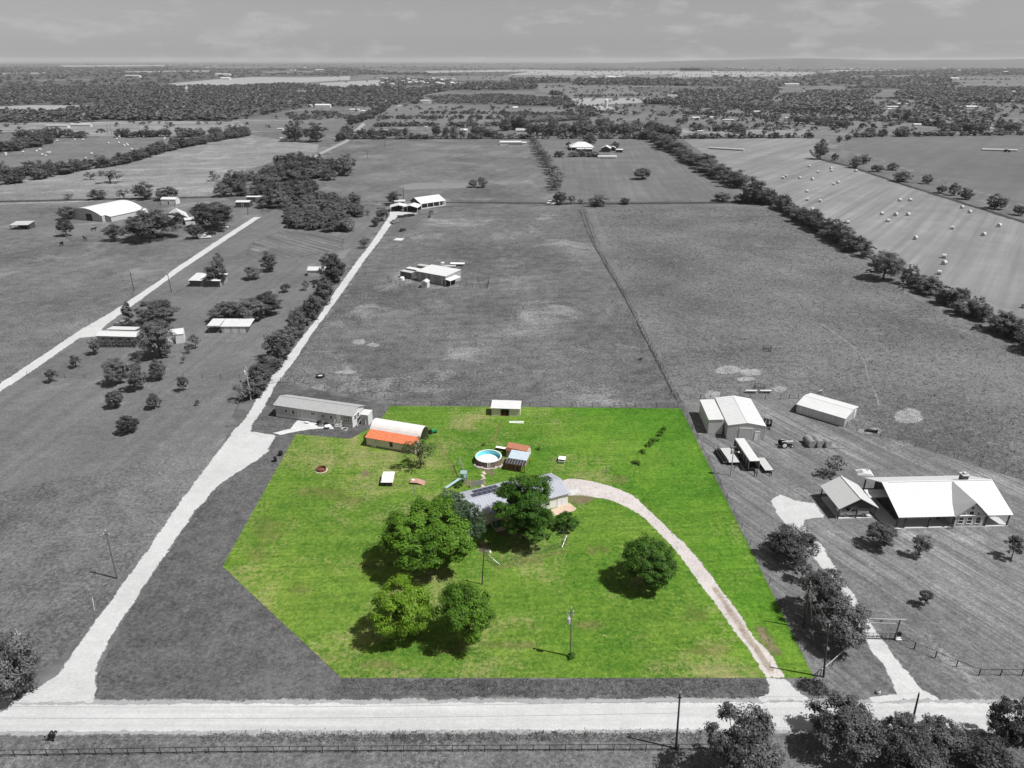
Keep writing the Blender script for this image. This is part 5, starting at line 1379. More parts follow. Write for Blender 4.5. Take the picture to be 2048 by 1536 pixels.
# ------------------------------------------------------------------ hay bales
def bale_mesh(r=.85, w=1.35, n=20):
    b = MB(); vs = []
    rg = random.Random(3)
    prof = [(.001, -w / 2), (r * .5, -w / 2 - .02), (r * .95, -w / 2), (r, -w / 2 + .07), (r * 1.01, 0), (r, w / 2 - .07), (r * .95, w / 2), (r * .5, w / 2 + .02), (.001, w / 2)]
    b.lathe(prof, n)
    b.v = [(z, x * (1 + rg.uniform(-.015, .015)), y + r) for x, y, z in b.v]
    return b.mesh('hay_bale')
BM = bale_mesh(); BM.materials.append(M_HAYB)
BALES = [(442,269),(603,284),(607,302),(507,313),(790,304),(269,343),(245,356),(371,357),(465,368),(657,391),(624,404),(425,458),(428,520),(523,531),(466,596),(1118,525),(1195,524),(984,626),(1088,634),(1179,633),(1030,679),(730,692),(1583,578),(1640,613),(1859,717),(1510,734),(1744,783),(1234,810),(1447,949),(1450,997),(1411,1071)]
rg = random.Random(11)
for i, (zx, zy) in enumerate(BALES):
    px = (1500 + zx / 3.737, 260 + zy / 3.737 + 2.2)
    o = link_mesh('hay_bale', BM); o.location = v3(px); o.rotation_euler = (0, 0, R(rg.uniform(-35, 35))); s = rg.uniform(.98, 1.12); o.scale = (s * 1.1, s, s)
    tag(o, 'round white-wrapped hay bale lying out on the cut hayfield', 'hay bale', 'bales on the hayfield')
o = link_mesh('hay_bale', BM); o.location = v3((2048, 616)); tag(o, 'round white-wrapped hay bale lying out on the cut hayfield', 'hay bale', 'bales on the hayfield')
for i, (x, y) in enumerate([(12, 308), (12, 311), (47, 305.5), (74, 304), (81, 301), (96, 307), (100, 306), (85, 311), (92, 313), (108, 328), (115, 283), (150, 280), (167, 281), (172, 318), (184, 309), (217, 288), (234, 279), (238, 287), (239, 276), (249, 292), (256, 292), (264, 300), (288, 275), (328, 280), (330, 277), (254, 289)]):
    o = link_mesh('hay_bale', BM); o.location = v3((x, y)); o.rotation_euler = (0, 0, R(rg.uniform(0, 180))); o.scale = (1.2, 1.1, 1.0)
    tag(o, 'small pale round bale scattered in the far left hay meadow', 'hay bale', 'bales in the far left meadow')
BM2 = bale_mesh(.92, 1.5, 22); BM2.materials.append(M_HAYD)
bt = site(1611, 893)
for i, (dx, dy, lab) in enumerate([(0, 0, 'front left'), (0, 1.55, 'rear left'), (1.75, .05, 'front middle'), (1.75, 1.6, 'rear middle'), (3.5, .0, 'front right')]):
    o = link_mesh('stored_bale', BM2); o.location = (bt[0] + 1.0 + dx, bt[1] + dy, 0); o.rotation_euler = (0, 0, R(100 + 3 * i))
    tag(o, 'big round bale in the stored row behind the workshop yard, ' + lab + ' one', 'hay bale', 'stored bales in the yard')
t = thing('bale_timber', 'pale timber laid along the front of the stored round bales', 'timber', v3((1642, 896)), R(-2)); MB().box(-3.2, 3.2, -.1, .1, 0.02, .2).build('beam', M_WOODG, t); MB().box(3.25, 5.0, -.1, .1, 0.02, .16).build('beam', M_WOODG, t)
for i, (x, y, L_, lab) in enumerate([(1455, 300, 34, 'long white row of end-to-end wrapped bales on the hayfield'), (2001, 302, 30, 'long white row of wrapped bales in the far right field')]):
    t = thing('bale_row', lab, 'hay bales', v3((x, y)), R(-32 if i == 0 else -14))
    n = 12
    for k in range(n):
        o = link_mesh('bale', BM, t); o.location = (-L_ / 2 + L_ * k / n, 0, 0); o.scale = (L_ / n / 1.4, 1.15, 1.15)
t = thing('baler_tractor', 'tractor with white cab working beside the far right bale row', 'tractor', v3((2013, 304)), R(-20))
MB().box(-2, 2.4, -.8, .8, .8, 1.9).build('hood', M_DCAR, t); MB().box(-1.8, .2, -.9, .9, 1.9, 3.2).build('cab', M_WCAR, t)
for x, r in ((-1.2, 1.1), (2.0, .8)):
    for s in (-1.1, 1.1): MB().tube((x, s - .25, r), (x, s + .25, r), r, r, 12).build('wheel', M_RUBBER, t)

# ------------------------------------------------------------------ yard and pasture furniture
def feeder_ring(label, px, r=1.2, h=1.1):
    t = thing('hay_feeder', label, 'feeder', v3(px))
    for z in (.1, h * .5, h):
        b = MB()
        for k in range(16): b.tube((r * math.cos(k * .3927), r * math.sin(k * .3927), z), (r * math.cos((k + 1) * .3927), r * math.sin((k + 1) * .3927), z), .04, .04, 5)
        b.build('hoop', M_BLACK, t)
    for k in range(12): MB().tube((r * math.cos(k * .5236), r * math.sin(k * .5236), 0), (r * math.cos(k * .5236), r * math.sin(k * .5236), h + .25), .03, .03, 5).build('bar', M_BLACK, t)
feeder_ring('dark round bale feeder alone in the tufted pasture', (1534, 701)); feeder_ring('dark round bale feeder behind the two pale troughs', (1518, 779), 1.35)
t = thing('stone_ring', 'round tyre tank with pale water in the centre pasture by the lane', 'trough', v3((641, 754)))
MB().lathe([(.75, .05), (1.15, 0), (1.15, .55), (.8, .6), (.75, .05)], 20).build('rim', M_BLACK, t); MB().lathe([(.001, .35), (.78, .35)], 16).build('water', M_CONC, t)
for i, (x, lab) in enumerate([(1502, 'left'), (1531, 'right')]):
    t = thing('feed_trough', 'long pale feed trough behind the workshop, ' + lab + ' of two', 'trough', v3((x, 786)), R(-1))
    MB().hexa([(-1.35, -.2, .35), (1.35, -.2, .35), (1.35, .2, .35), (-1.35, .2, .35), (-1.45, -.38, .75), (1.45, -.38, .75), (1.45, .38, .75), (-1.45, .38, .75)]).build('bunk', M_GROOF, t)
    for s in (-1, 1):
        for e in (-.25, .25): MB().tube((s * 1.1, e, 0), (s * 1.1, e, .4), .05).build('leg', M_STEEL, t)
t = thing('plough', 'small dark plough behind the long white barn', 'implement', v3((1641, 786)), R(40))
MB().box(-.9, .9, -.05, .05, .7, .82).box(-.05, .05, -.7, .7, .6, .7).build('beam', M_GROOF, t)
for k in range(3): MB().tube((-.7 + .7 * k, 0, .7), (-.5 + .7 * k, .1, .05), .06).build('tine', M_STEEL, t)
t = thing('stock_tank', 'dark stock tank and gate on the pale slab right of the long barn', 'trough', v3((1742, 864)), R(-15)); MB().box(-1.2, 1.2, -.35, .35, .05, .55).build('tank', M_BLACK, t); MB().box(1.25, 1.32, -.5, .5, 0, 1.1).build('panel', M_GROOF, t)
t = thing('scrap_pile', 'dark brush pile in the centre pasture near the fence', 'brush pile', v3((1281, 720)))
for k in range(9): rr = random.Random(k); MB().tube((rr.uniform(-1, .4), rr.uniform(-.5, .5), .1), (rr.uniform(-.4, 1), rr.uniform(-.5, .5), rr.uniform(.3, .9)), .07).build('branch', M_DARKW, t)
for i, (x, y) in enumerate([(1103, 410), (1106, 406)]):
    t = thing('parked_boat', ['white boat on a trailer at the cross fence, nearer one', 'white boat on a trailer at the cross fence, farther one'][i], 'boat', v3((x, y)), R(5))
    MB().hexa([(-2.6, -.5, .6), (2.2, -.4, .6), (2.2, .4, .6), (-2.6, .5, .6), (-2.8, -1.0, 1.4), (3.2, -.15, 1.6), (3.2, .15, 1.6), (-2.8, 1.0, 1.4)]).build('hull', M_WCAR, t); MB().box(-.3, .6, -.5, .5, 1.4, 2.0).build('console', M_GLASS, t); wheels(t, (-.8,), .9, .33)
t = thing('culvert_post', 'white marker post with guy wire beside the pole at the left lane', 'post', v3((189, 1221))); MB().tube((0, 0, 0), (.25, 0, 2.4), .045).build('sleeve', M_TRIM, t); MB().tube((0, 0, 0), (0, 0, .15), .09).build('anchor', M_STEEL, t)
# mailboxes at the road
t = thing('mailbox_pair', 'two black mailboxes on one dark post at the roadside', 'mailbox', v3((108, 1483)), 0)
MB().box(-.06, .06, -.06, .06, 0, 1.0).box(-.45, .45, -.05, .05, .95, 1.05).build('post', M_BLACK, t)
for x in (-.24, .24):
    pr = [(-.17, 1.05), (.17, 1.05), (.17, 1.22), (.12, 1.34), (0, 1.39), (-.12, 1.34), (-.17, 1.22)]
    MB().extrude([(x + a, c) for a, c in pr], -.12, .5).build('box', M_BLACK, t)
    MB().box(x + .175, x + .2, .1, .16, 1.15, 1.4).build('flag', M_GSIDE, t)
t = thing('sign_stake', 'short stake leaning beside the mailboxes', 'stake', v3((92, 1482))); MB().tube((0, 0, 0), (-.12, .1, .8), .04).build('shaft', M_BLACK, t); MB().box(-.16, .0, .06, .12, .62, .8).build('plate', M_BLACK, t)
t = thing('meter_box', 'grey utility box on the verge between the driveways', 'utility box', v3((1756, 1387))); MB().lathe([(.001, 0), (.3, 0), (.3, .4), (.2, .55), (.001, .58)], 10).build('housing', M_GSIDE, t); MB().tube((0, 0, .5), (0, 0, .62), .12).build('cap', M_BLACK, t)

# ------------------------------------------------------------------ animals (skinned single bodies)
def quadruped(name, scale, horse=False):
    nk = (1.25, 0, 1.75) if horse else (1.15, 0, 1.35)
    hd = (1.75, 0, 1.75) if horse else (1.65, 0, 1.25)
    V = [(-.75, 0, 1.15), (0, 0, 1.1), (.7, 0, 1.18), nk, hd]
    Rr = [.36, .42, .36, .2 if not horse else .16, .11]
    E_ = [(0, 1), (1, 2), (2, 3), (3, 4)]
    def chain(root, pts, rs):
        p = root
        for q, r in zip(pts, rs):
            V.append(q); Rr.append(r); E_.append((p, len(V) - 1)); p = len(V) - 1
    for s in (-.22, .22):
        chain(0, [(-.78, s, .75), (-.92, s, .42), (-.85, s, .04)], [.17, .08, .07])
        chain(2, [(.72, s, .75), (.74, s, .4), (.74, s, .04)], [.15, .075, .07])
        chain(3, [(nk[0] + .02, s * .6, nk[2] + .26)], [.05])
    chain(0, [(-1.08, 0, 1.15), (-1.15, 0, .6)], [.06, .05])
    me = bpy.data.meshes.new(name)
    me.from_pydata([tuple(scale * c for c in v) for v in V], E_, [])
    tmp = bpy.data.objects.new(name + '_form', me)
    tmp.modifiers.new('skin', 'SKIN')                 # adds the skin radii to the mesh
    for i, r in enumerate(Rr): me.skin_vertices[0].data[i].radius = (r * scale, r * scale)
    me.skin_vertices[0].data[0].use_root = False
    me.skin_vertices[0].data[1].use_root = True
    bpy.data.objects.remove(tmp)
    return me
ME_COW, ME_HORSE = quadruped('cow', 1.0), quadruped('horse', 1.1, True)
M_HIDE = mat('dark_hide', .022, .7, .3, 3)
def animal(name, me, label, px, rz, group):
    o = bpy.data.objects.new(name, me); COL.objects.link(o)
    if not me.materials: me.materials.append(M_HIDE)
    m1 = o.modifiers.new('skin', 'SKIN'); m1.use_smooth_shade = True
    m2 = o.modifiers.new('sub', 'SUBSURF'); m2.levels = m2.render_levels = 1
    o.location = v3(px); o.rotation_euler = (0, 0, R(rz)); tag(o, label, name, group)
for i, (x, y, rz) in enumerate([(1736, 545, 10), (1745, 549, 170), (1801, 576, 20), (1809, 579, 200), (1948, 660, 15), (1956, 657, 190), (862, 427, 20), (859, 436, 70)]):
    animal('cow', ME_COW, ['black cow in hedgerow shade left of the largest hedge tree, left one', 'black cow in hedgerow shade left of the largest hedge tree, right one', 'dark cow below the largest hedge tree, left of a pair', 'dark cow below the largest hedge tree, right of a pair', 'dark cow in shade at the right end of the hedgerow, left one', 'dark cow in shade at the right end of the hedgerow, right one', 'black cow near the lane-end house, farther one', 'black cow near the lane-end house, nearer one'][i], (x, y), rz, 'cattle in the pastures')
for i, (x, y, rz) in enumerate([(188, 462, 20), (171, 481, 150), (124, 491, -30)]):
    animal('horse', ME_HORSE, ['dark horse in front of the curved ranch barn', 'dark horse at the ranch paddock fence', 'dark horse out in the left pasture beyond the paddock fence'][i], (x, y), rz, 'horses of the ranch')

# ------------------------------------------------------------------ fences
def along(pts, step):
    out = []
    for i in range(len(pts) - 1):
        a, b = Vector(pts[i]), Vector(pts[i + 1])
        n = max(1, round((b - a).length / step))
        for k in range(n): out.append(tuple(a.lerp(b, k / n)))
    out.append(tuple(pts[-1]))
    return out
def fence(name, label, px, step, h, r, zs, m, mw, wr=.012, mesh_panel=None, jitter=0.0, group=None):
    pts = [site(*p) for p in px]
    t = thing(name, label, 'fence', (*pts[0], 0), 0, group)
    o0 = Vector((*pts[0], 0))
    ps = [Vector((x, y, 0)) - o0 for x, y in along(pts, step)]
    rg = random.Random(len(label))
    pm = MB().tube((0, 0, 0), (0, 0, h), r, r * .95, 6).mesh('post'); pm.materials.append(m)
    for p in ps:
        o = link_mesh('post', pm, t); o.location = p; o.rotation_euler = (rg.gauss(0, jitter), rg.gauss(0, jitter), 0)
    for z in zs:
        b = MB()
        for i in range(len(ps) - 1): b.tube(ps[i] + Vector((0, 0, z)), ps[i + 1] + Vector((0, 0, z)), wr, wr, 4, False)
        b.build('rail' if wr > .03 else 'wire', mw, t)
    if mesh_panel:
        b = MB()
        for i in range(len(ps) - 1):
            n = max(2, int((ps[i + 1] - ps[i]).length / mesh_panel))
            for k in range(n):
                q = ps[i].lerp(ps[i + 1], k / n)
                b.tube(q + Vector((0, 0, .05)), q + Vector((0, 0, h - .08)), .008, .008, 3, False)
        b.build('wire_mesh', mw, t)
    return t
fence('pipe_fence', 'black pipe fence with two rails along the near side of the road', [(-160, 1517), (30, 1513), (451, 1506.5), (1002, 1503), (1420, 1501), (1520, 1501)], 2.02, 1.15, .05, (.35, 1.12), M_BLACK, M_BLACK, .035)
fence('pipe_fence', 'black pipe fence with wire mesh right of the ranch gateway', [(1790, 1278), (1828, 1298), (1870, 1316), (1912, 1334), (1957, 1352), (2000, 1352), (2043, 1352), (2090, 1352)], 3.0, 1.25, .075, (1.2,), M_BLACK, M_BLACK, .035, .3)
fence('pipe_fence', 'pale-railed pipe fence left of the ranch gateway under the big tree', [(1640, 1352), (1664, 1332), (1684, 1314), (1706, 1292)], 2.2, 1.25, .06, (1.2,), M_POLE, M_GROOF, .05)
fence('chain_link_fence', 'chain-link yard fence round the farmhouse front garden', [(1100, 1032), (1109, 1046), (1133, 1082), (1128, 1094), (1090, 1104), (1040, 1117), (990, 1132), (978, 1122), (968, 1103)], 1.6, 1.25, .03, (.06, .6, 1.22), mat('dark_green_post', (.08, .09, .07), .6), mat('dull_wire', (.10, .11, .10), .6), .014, .16)
MB_ = [((1133, 1082), (1124, 1096), 'right corner'), ((978, 1122), (999, 1130), 'left corner')]
for a, b, lab in MB_:
    t = thing('fence_brace', 'pale diagonal brace pipe at the ' + lab + ' of the yard fence', 'brace', v3(b)); d = Vector((*site(*a), 0)) - Vector((*site(*b), 0)); MB().tube((0, 0, .1), d + Vector((0, 0, 1.2)), .05).build('pipe', M_STEEL, t); MB().tube((0, 0, 0), (0, 0, .2), .08).build('footing', M_CONC, t)
fence('wire_fence', 'thin wire fence along the right edge of the green lot', [(1366, 822), (1440, 970), (1500, 1090), (1560, 1212), (1634, 1354)], 4.5, 1.25, .045, (.4, .8, 1.15), M_DARKW, M_WIRE, .014, None, .03)
fence('wire_fence', 'thin post-and-wire fence along the top edge of the green lot', [(790, 811), (900, 812), (1100, 814), (1355, 815)], 5.0, 1.3, .05, (.4, .8, 1.2), M_DARKW, M_WIRE, .012, None, .03)
fence('wire_fence', 'dark post fence running diagonally across the middle of the pastures', [(1168, 425), (1190, 490), (1215, 530), (1250, 590), (1290, 670), (1330, 750), (1360, 806)], 3.2, 1.3, .07, (.4, .8, 1.2), M_DARKW, M_WIRE, .02, None, .04)
fence('wire_fence', 'pipe-post fence behind the workshop and troughs', [(1356, 798), (1380, 799), (1420, 800), (1460, 800), (1500, 799), (1560, 800), (1596, 797)], 3.2, 1.4, .06, (.5, .95, 1.35), M_BLACK, M_WIRE, .016)
fence('wire_fence', 'wire fence between the right farmstead and the tufted pasture', [(1693, 853), (1728, 866), (1760, 874), (1830, 893), (1915, 917), (1960, 933), (2060, 962)], 4.0, 1.35, .06, (.5, .9, 1.3), M_DARKW, M_WIRE, .016, None, .03)
fence('wire_fence', 'post fence crossing the left orchard lawn', [(55, 752), (130, 756), (250, 757), (330, 755), (480, 757)], 5.0, 1.3, .06, (.5, .9, 1.25), M_DARKW, M_WIRE, .014, None, .03)
fence('wire_fence', 'wire fence behind the mobile home from lane gate to green lot', [(575, 766), (590, 770), (650, 778), (720, 790), (795, 802)], 4.0, 1.35, .055, (.5, .9, 1.3), M_DARKW, M_WIRE, .014, None, .03)
fence('wire_fence', 'dark cross fence along the far side of the pastures', [(900, 405), (1060, 406), (1170, 408), (1300, 407), (1420, 406), (1530, 405)], 6.0, 1.35, .09, (.4, .8, 1.3), M_DARKW, M_WIRE, .05)
fence('paddock_fence', 'board paddock fence round the left ranch', [(112, 464), (148, 482), (220, 484), (320, 484), (415, 485)], 4.0, 1.4, .08, (.5, .95, 1.35), M_WOODG, M_WOODG, .06)
fence('corral_fence', 'pipe corral fence right of the pasture barn', [(922, 569), (945, 575), (975, 577), (978, 565), (955, 562)], 2.5, 1.5, .06, (.4, .8, 1.2, 1.5), M_BLACK, M_BLACK, .03)
fence('corral_fence', 'pipe corral fence left of the pasture barn', [(776, 561), (783, 565), (800, 571), (830, 580)], 2.5, 1.5, .06, (.4, .8, 1.2, 1.5), M_BLACK, M_BLACK, .03)
fence('wire_fence', 'sagging wire fence along the trees of the gravel lane', [(500, 800), (520, 776), (560, 722), (600, 662), (640, 606)], 4.5, 1.2, .05, (.5, 1.1), M_DARKW, M_WIRE, .014, None, .04)
# H braces and gates
def hbrace(label, px, rz, w=2.2, h=1.7):
    t = thing('fence_brace', label, 'brace', v3(px), R(rz))
    for x in (0, w): MB().tube((x, 0, 0), (x, 0, h), .09).build('post', M_WOODG, t)
    MB().tube((0, 0, h * .8), (w, 0, h * .8), .06).build('rail', M_WOODG, t); MB().tube((0, 0, .15), (w, 0, h * .75), .04).build('brace_wire', M_WOODG, t)
hbrace('stout wooden corner post and brace above the mobile home', (795, 803), 0, .5, 2.2); hbrace('H-shaped timber brace beside the lane gate', (562, 766), 10); hbrace('dark H brace where the diagonal fence meets the yard', (1344, 790), 60, 2.4, 1.8); hbrace('old timber brace beside the lane in the centre pasture', (646, 655), 30)
hbrace('short wooden brace beside the apron of the lane', (458, 854), 30, 1.5)
t = thing('lane_gate', 'thin pipe gate across the gravel lane', 'gate', v3((530, 768)), 0)
a = Vector((*site(530, 768), 0)); b_ = Vector((*site(562, 766), 0)) - a
for z in (.35, .7, 1.05, 1.3): MB().tube((0, 0, z), b_ + Vector((0, 0, z)), .03).build('rail', M_STEEL, t)
for f in (0, .5, 1): MB().tube(b_ * f, b_ * f + Vector((0, 0, 1.35)), .05).build('upright', M_STEEL, t)
# ranch gateway
a, b_ = site(1716, 1278), site(1789, 1280)
t = thing('ranch_gateway', 'tall pipe ranch gateway with double overhead beam across the right driveway', 'gateway', (*a, 0), math.atan2(b_[1] - a[1], b_[0] - a[0]))
w = math.dist(a, b_); h = 3.9
for x in (0, w): MB().tube((x, 0, 0), (x, 0, h), .11).build('post', M_POLE, t)
MB().tube((-.8, 0, h), (w + .8, 0, h), .06).build('beam', M_GSIDE, t); MB().tube((0, 0, h - .75), (w, 0, h - .75), .04).build('lower_beam', M_GSIDE, t)
em = MB()
for k in range(5): em.tube((w * .5, 0, h - .37), (w * .5 + .3 * math.cos(R(90 + 72 * k)), 0, h - .37 + .3 * math.sin(R(90 + 72 * k))), .06, .02, 5)
em.build('star_emblem', M_BLACK, t)
MB().tube((w, 0, h * .55), (w + 2.0, -.2, .1), .06).build('stay', M_POLE, t)
for z in (.3, .8, 1.2): MB().tube((.15, 0, z), (w - .15, 0, z), .035).build('gate_rail', M_BLACK, t)
for k in range(9): MB().tube((.15 + (w - .3) * k / 8, 0, .25), (.15 + (w - .3) * k / 8, 0, 1.25), .025).build('gate_bar', M_BLACK, t)
MB().box(w + .15, w + .75, -.1, .1, .9, 1.5).build('control_box', M_BLACK, t); MB().box(w + .1, w + .9, -.25, .25, 0.1, .3).build('motor', M_TRIM, t)

# ------------------------------------------------------------------ poles, lamps, wires
POLES = {}
def pole(key, label, b, tpx, m=M_POLE, arm=0.0, transformer=None, lamp=False, r=.15, lean=True, extra=True):
    p = site(*b); h = height(b, tpx)
    t = thing('utility_pole', label, 'pole', (*p, 0))
    d = ray(*tpx); k = p[1] / d[1]
    lx = (d[0] * k - p[0]) if lean else 0.0
    MB().tube((0, 0, 0), (lx, 0, h), r, r * .65, 10).build('shaft', m, t)
    top = Vector((lx, 0, h))
    if arm:
        MB().box(lx - arm, lx + arm, -.06, .06, h - .75, h - .62).build('crossarm', m, t)
        for s in (-1, 1): MB().tube((lx + s * arm * .85, 0, h - .62), (lx + s * arm * .85, 0, h - .38), .06, .04, 6).build('insulator', M_TRIM, t)
    if extra: MB().tube(top, top + Vector((0, 0, .35)), .05, .03, 6).build('pin_insulator', M_TRIM, t)
    if transformer:
        z = h - transformer
        o = MB().lathe([(.001, z - .55), (.26, z - .55), (.27, z + .35), (.2, z + .45), (.001, z + .47)], 12).build('transformer', M_SILVER, t); o.location = (lx * .8 - .36, -.1, 0)
        MB().tube((lx * .8 - .36, -.1, z + .45), (lx * .8 - .36, -.1, z + .75), .05).build('bushing', M_TRIM, t)
        MB().box(lx * .8 - .7, lx * .8 + .4, -.05, .05, z + .9, z + 1.0).build('bracket', M_STEEL, t)
    if lamp:
        z = h * (.98 if lamp == 'top' else .85)
        MB().tube((lx * .95, 0, z), (lx * .95 + .9, -.2, z + .15), .04).build('lamp_arm', M_STEEL, t)
        MB().lathe([(.001, z), (.2, z), (.13, z + .22), (.001, z + .24)], 10).build('lamp_head', M_TRIM, t).location = (lx * .95 + 1.0, -.2, -.05)
    POLES[key] = Vector((p[0] + lx, p[1], h))
    return t
pole('lot', 'grey timber pole with silver transformer standing in the green lawn', (1142, 1313), (1143, 1217), mat('grey_brown_pole', (.22, .19, .15), .9, .3, 3), .35, 2.0)
pole('lamp', 'dark yard-light pole with short arm in front of the large tree', (964, 1169), (968, 1101), mat('dark_brown_pole', (.05, .04, .035), .8), 0, None, 'top', .11, True, False)
pole('laneA', 'timber pole beside the gravel lane with its shadow on the grass', (235, 1157), (211, 1062), M_POLE, .5)
pole('corner', 'pale pole rising out of the round bush at the left road corner', (54, 1345), (33, 1262), mat('pale_pole', .34, .9, .2, 3), .4)
pole('road', 'tall dark pole on the near verge in the middle of the road', (1352, 1497), (1360, 1387), mat('dark_pole', .045, .9, .3, 3), .3)
pole('roadE', 'leaning dark pole between the roadside trees on the right', (1822, 1455), (1838, 1387), MATS['dark_pole'], 0)
pole('gateS', 'dark pole at the corner where the right fence meets the verge', (1647, 1354), (1657, 1245), MATS['dark_pole'], .25)
pole('gateN', 'dark pole in the shade left of the big twin tree', (1606, 1256), (1620, 1167), MATS['dark_pole'], .25)
pole('shop', 'pale pole with transformer and lamp in front of the trailers', (1461, 951), (1468, 895), mat('pale_pole2', .30, .9, .2, 3), 0, .8, 'mid', .12, True, False)
pole('laneB', 'pale pole with transformer beside the lane above the mobile home', (502, 801), (491, 735), MATS['pale_pole'], .35, 1.3)
pole('farA', 'dark pole on the left side of the left lane', (268, 582), (260, 543), MATS['dark_pole'], .3); pole('farB', 'dark pole on the right side of the left lane', (343, 585), (335, 547), MATS['dark_pole'], .2)
for i, (b, tp, lab) in enumerate([((351, 429), (349, 405), 'thin pole behind the ranch roof'), ((496, 430), (495, 412), 'thin pole at the far end of the left lane'), ((807, 400), (806, 373), 'thin pole behind the lane-end house'), ((735, 317), (733, 299), 'thin bare pole in the far scrub pasture, left one'), ((770, 294), (769, 278), 'thin bare pole in the far scrub pasture, right one'), ((216, 270), (213, 247), 'left leg pole of the far power line frame'), ((223, 270), (220, 247), 'right leg pole of the far power line frame'), ((1315, 278), (1314, 262), 'thin pole near the hedgerow top')]):
    pole('x%d' % i, lab, b, tp, MATS['dark_pole'], 0, None, False, .18, True, False)
M_WIREL = mat('light_cable', .22, .5, .1)
def wire(label, a, b, sag, r=.012, m=None):
    a, b = Vector(a), Vector(b)
    n = 18; pts = []
    for i in range(n + 1):
        f = i / n; p = a.lerp(b, f); p.z -= sag * 4 * f * (1 - f); pts.append(p - a)
    o = MB().path(pts, r, 4).build('power_line', m or M_WIRE); o.location = a
    tag(o, label, 'cable')
up = Vector((0, 0, .2))
wire('upper power line over the road left of the tall dark pole', POLES['road'] + Vector((0, 0, -1.2)), (-110, 64.0, 7.4), 1.2)
wire('lower power line over the road left of the tall dark pole', POLES['road'] + Vector((0, 0, -3.2)), (-110, 63.6, 5.6), 1.0)
wire('pale power line along the road between the two near-verge poles', POLES['road'] + Vector((0, 0, .3)), POLES['roadE'] + Vector((0, 0, .2)), .8, .012, M_WIREL)
wire('upper service line between the two dark poles at the big twin tree', POLES['gateS'] + up, POLES['gateN'] + up, .5, .010, M_WIREL)
wire('lower service line between the two dark poles at the big twin tree', POLES['gateS'] + Vector((0, 0, -1.6)), POLES['gateN'] + Vector((0, 0, -1.6)), .5, .010, M_WIREL)
wire('service line from the corner pole to the near-verge pole', POLES['gateS'] + up, POLES['roadE'] + Vector((0, 0, -.5)), .5, .010, M_WIREL)
wire('service line from the twin tree pole up to the workshop pole', POLES['gateN'] + up, POLES['shop'] + Vector((0, 0, -.3)), 1.2, .008, M_WIREL)
wire('service drop from the lawn pole to the farmhouse', POLES['lot'] + Vector((0, 0, -1)), (0, 112, 4.0), 1.2, .014)
wire('guy wire slanting down beside the twin tree', POLES['gateN'] + Vector((0, 0, -.8)), (*site(1630, 1303), .05), .05, .012, M_WIREL)
wire('guy wire beside the pole at the gravel lane', POLES['laneA'] + Vector((0, 0, -.8)), (*site(190, 1221), .1), .02, .008, M_WIREL)
# ------------------------------------------------------------------ foliage
L_GREY = leaf_mat('grey_foliage', .032, .205, .34)
L_GREY2 = leaf_mat('pale_grey_foliage', .055, .20)
L_FAR = leaf_mat('far_foliage', .06, .175, .2)
L_PECAN = leaf_mat('pecan_leaves', (.022, .080, .006), (.150, .290, .024), .34)
L_PECAN2 = leaf_mat('lime_leaves', (.034, .112, .006), (.195, .330, .024), .34)
L_DARKG = leaf_mat('dark_green_leaves', (.016, .062, .007), (.105, .215, .020), .32)
L_OAK = leaf_mat('grey_green_leaves', (.026, .058, .026), (.120, .180, .080))
M_BARK = mat('grey_bark', .06, .95, .3, 3, bump=.4)
M_BARKB = mat('brown_bark', (.07, .055, .04), .95, .3, 3, bump=.4)

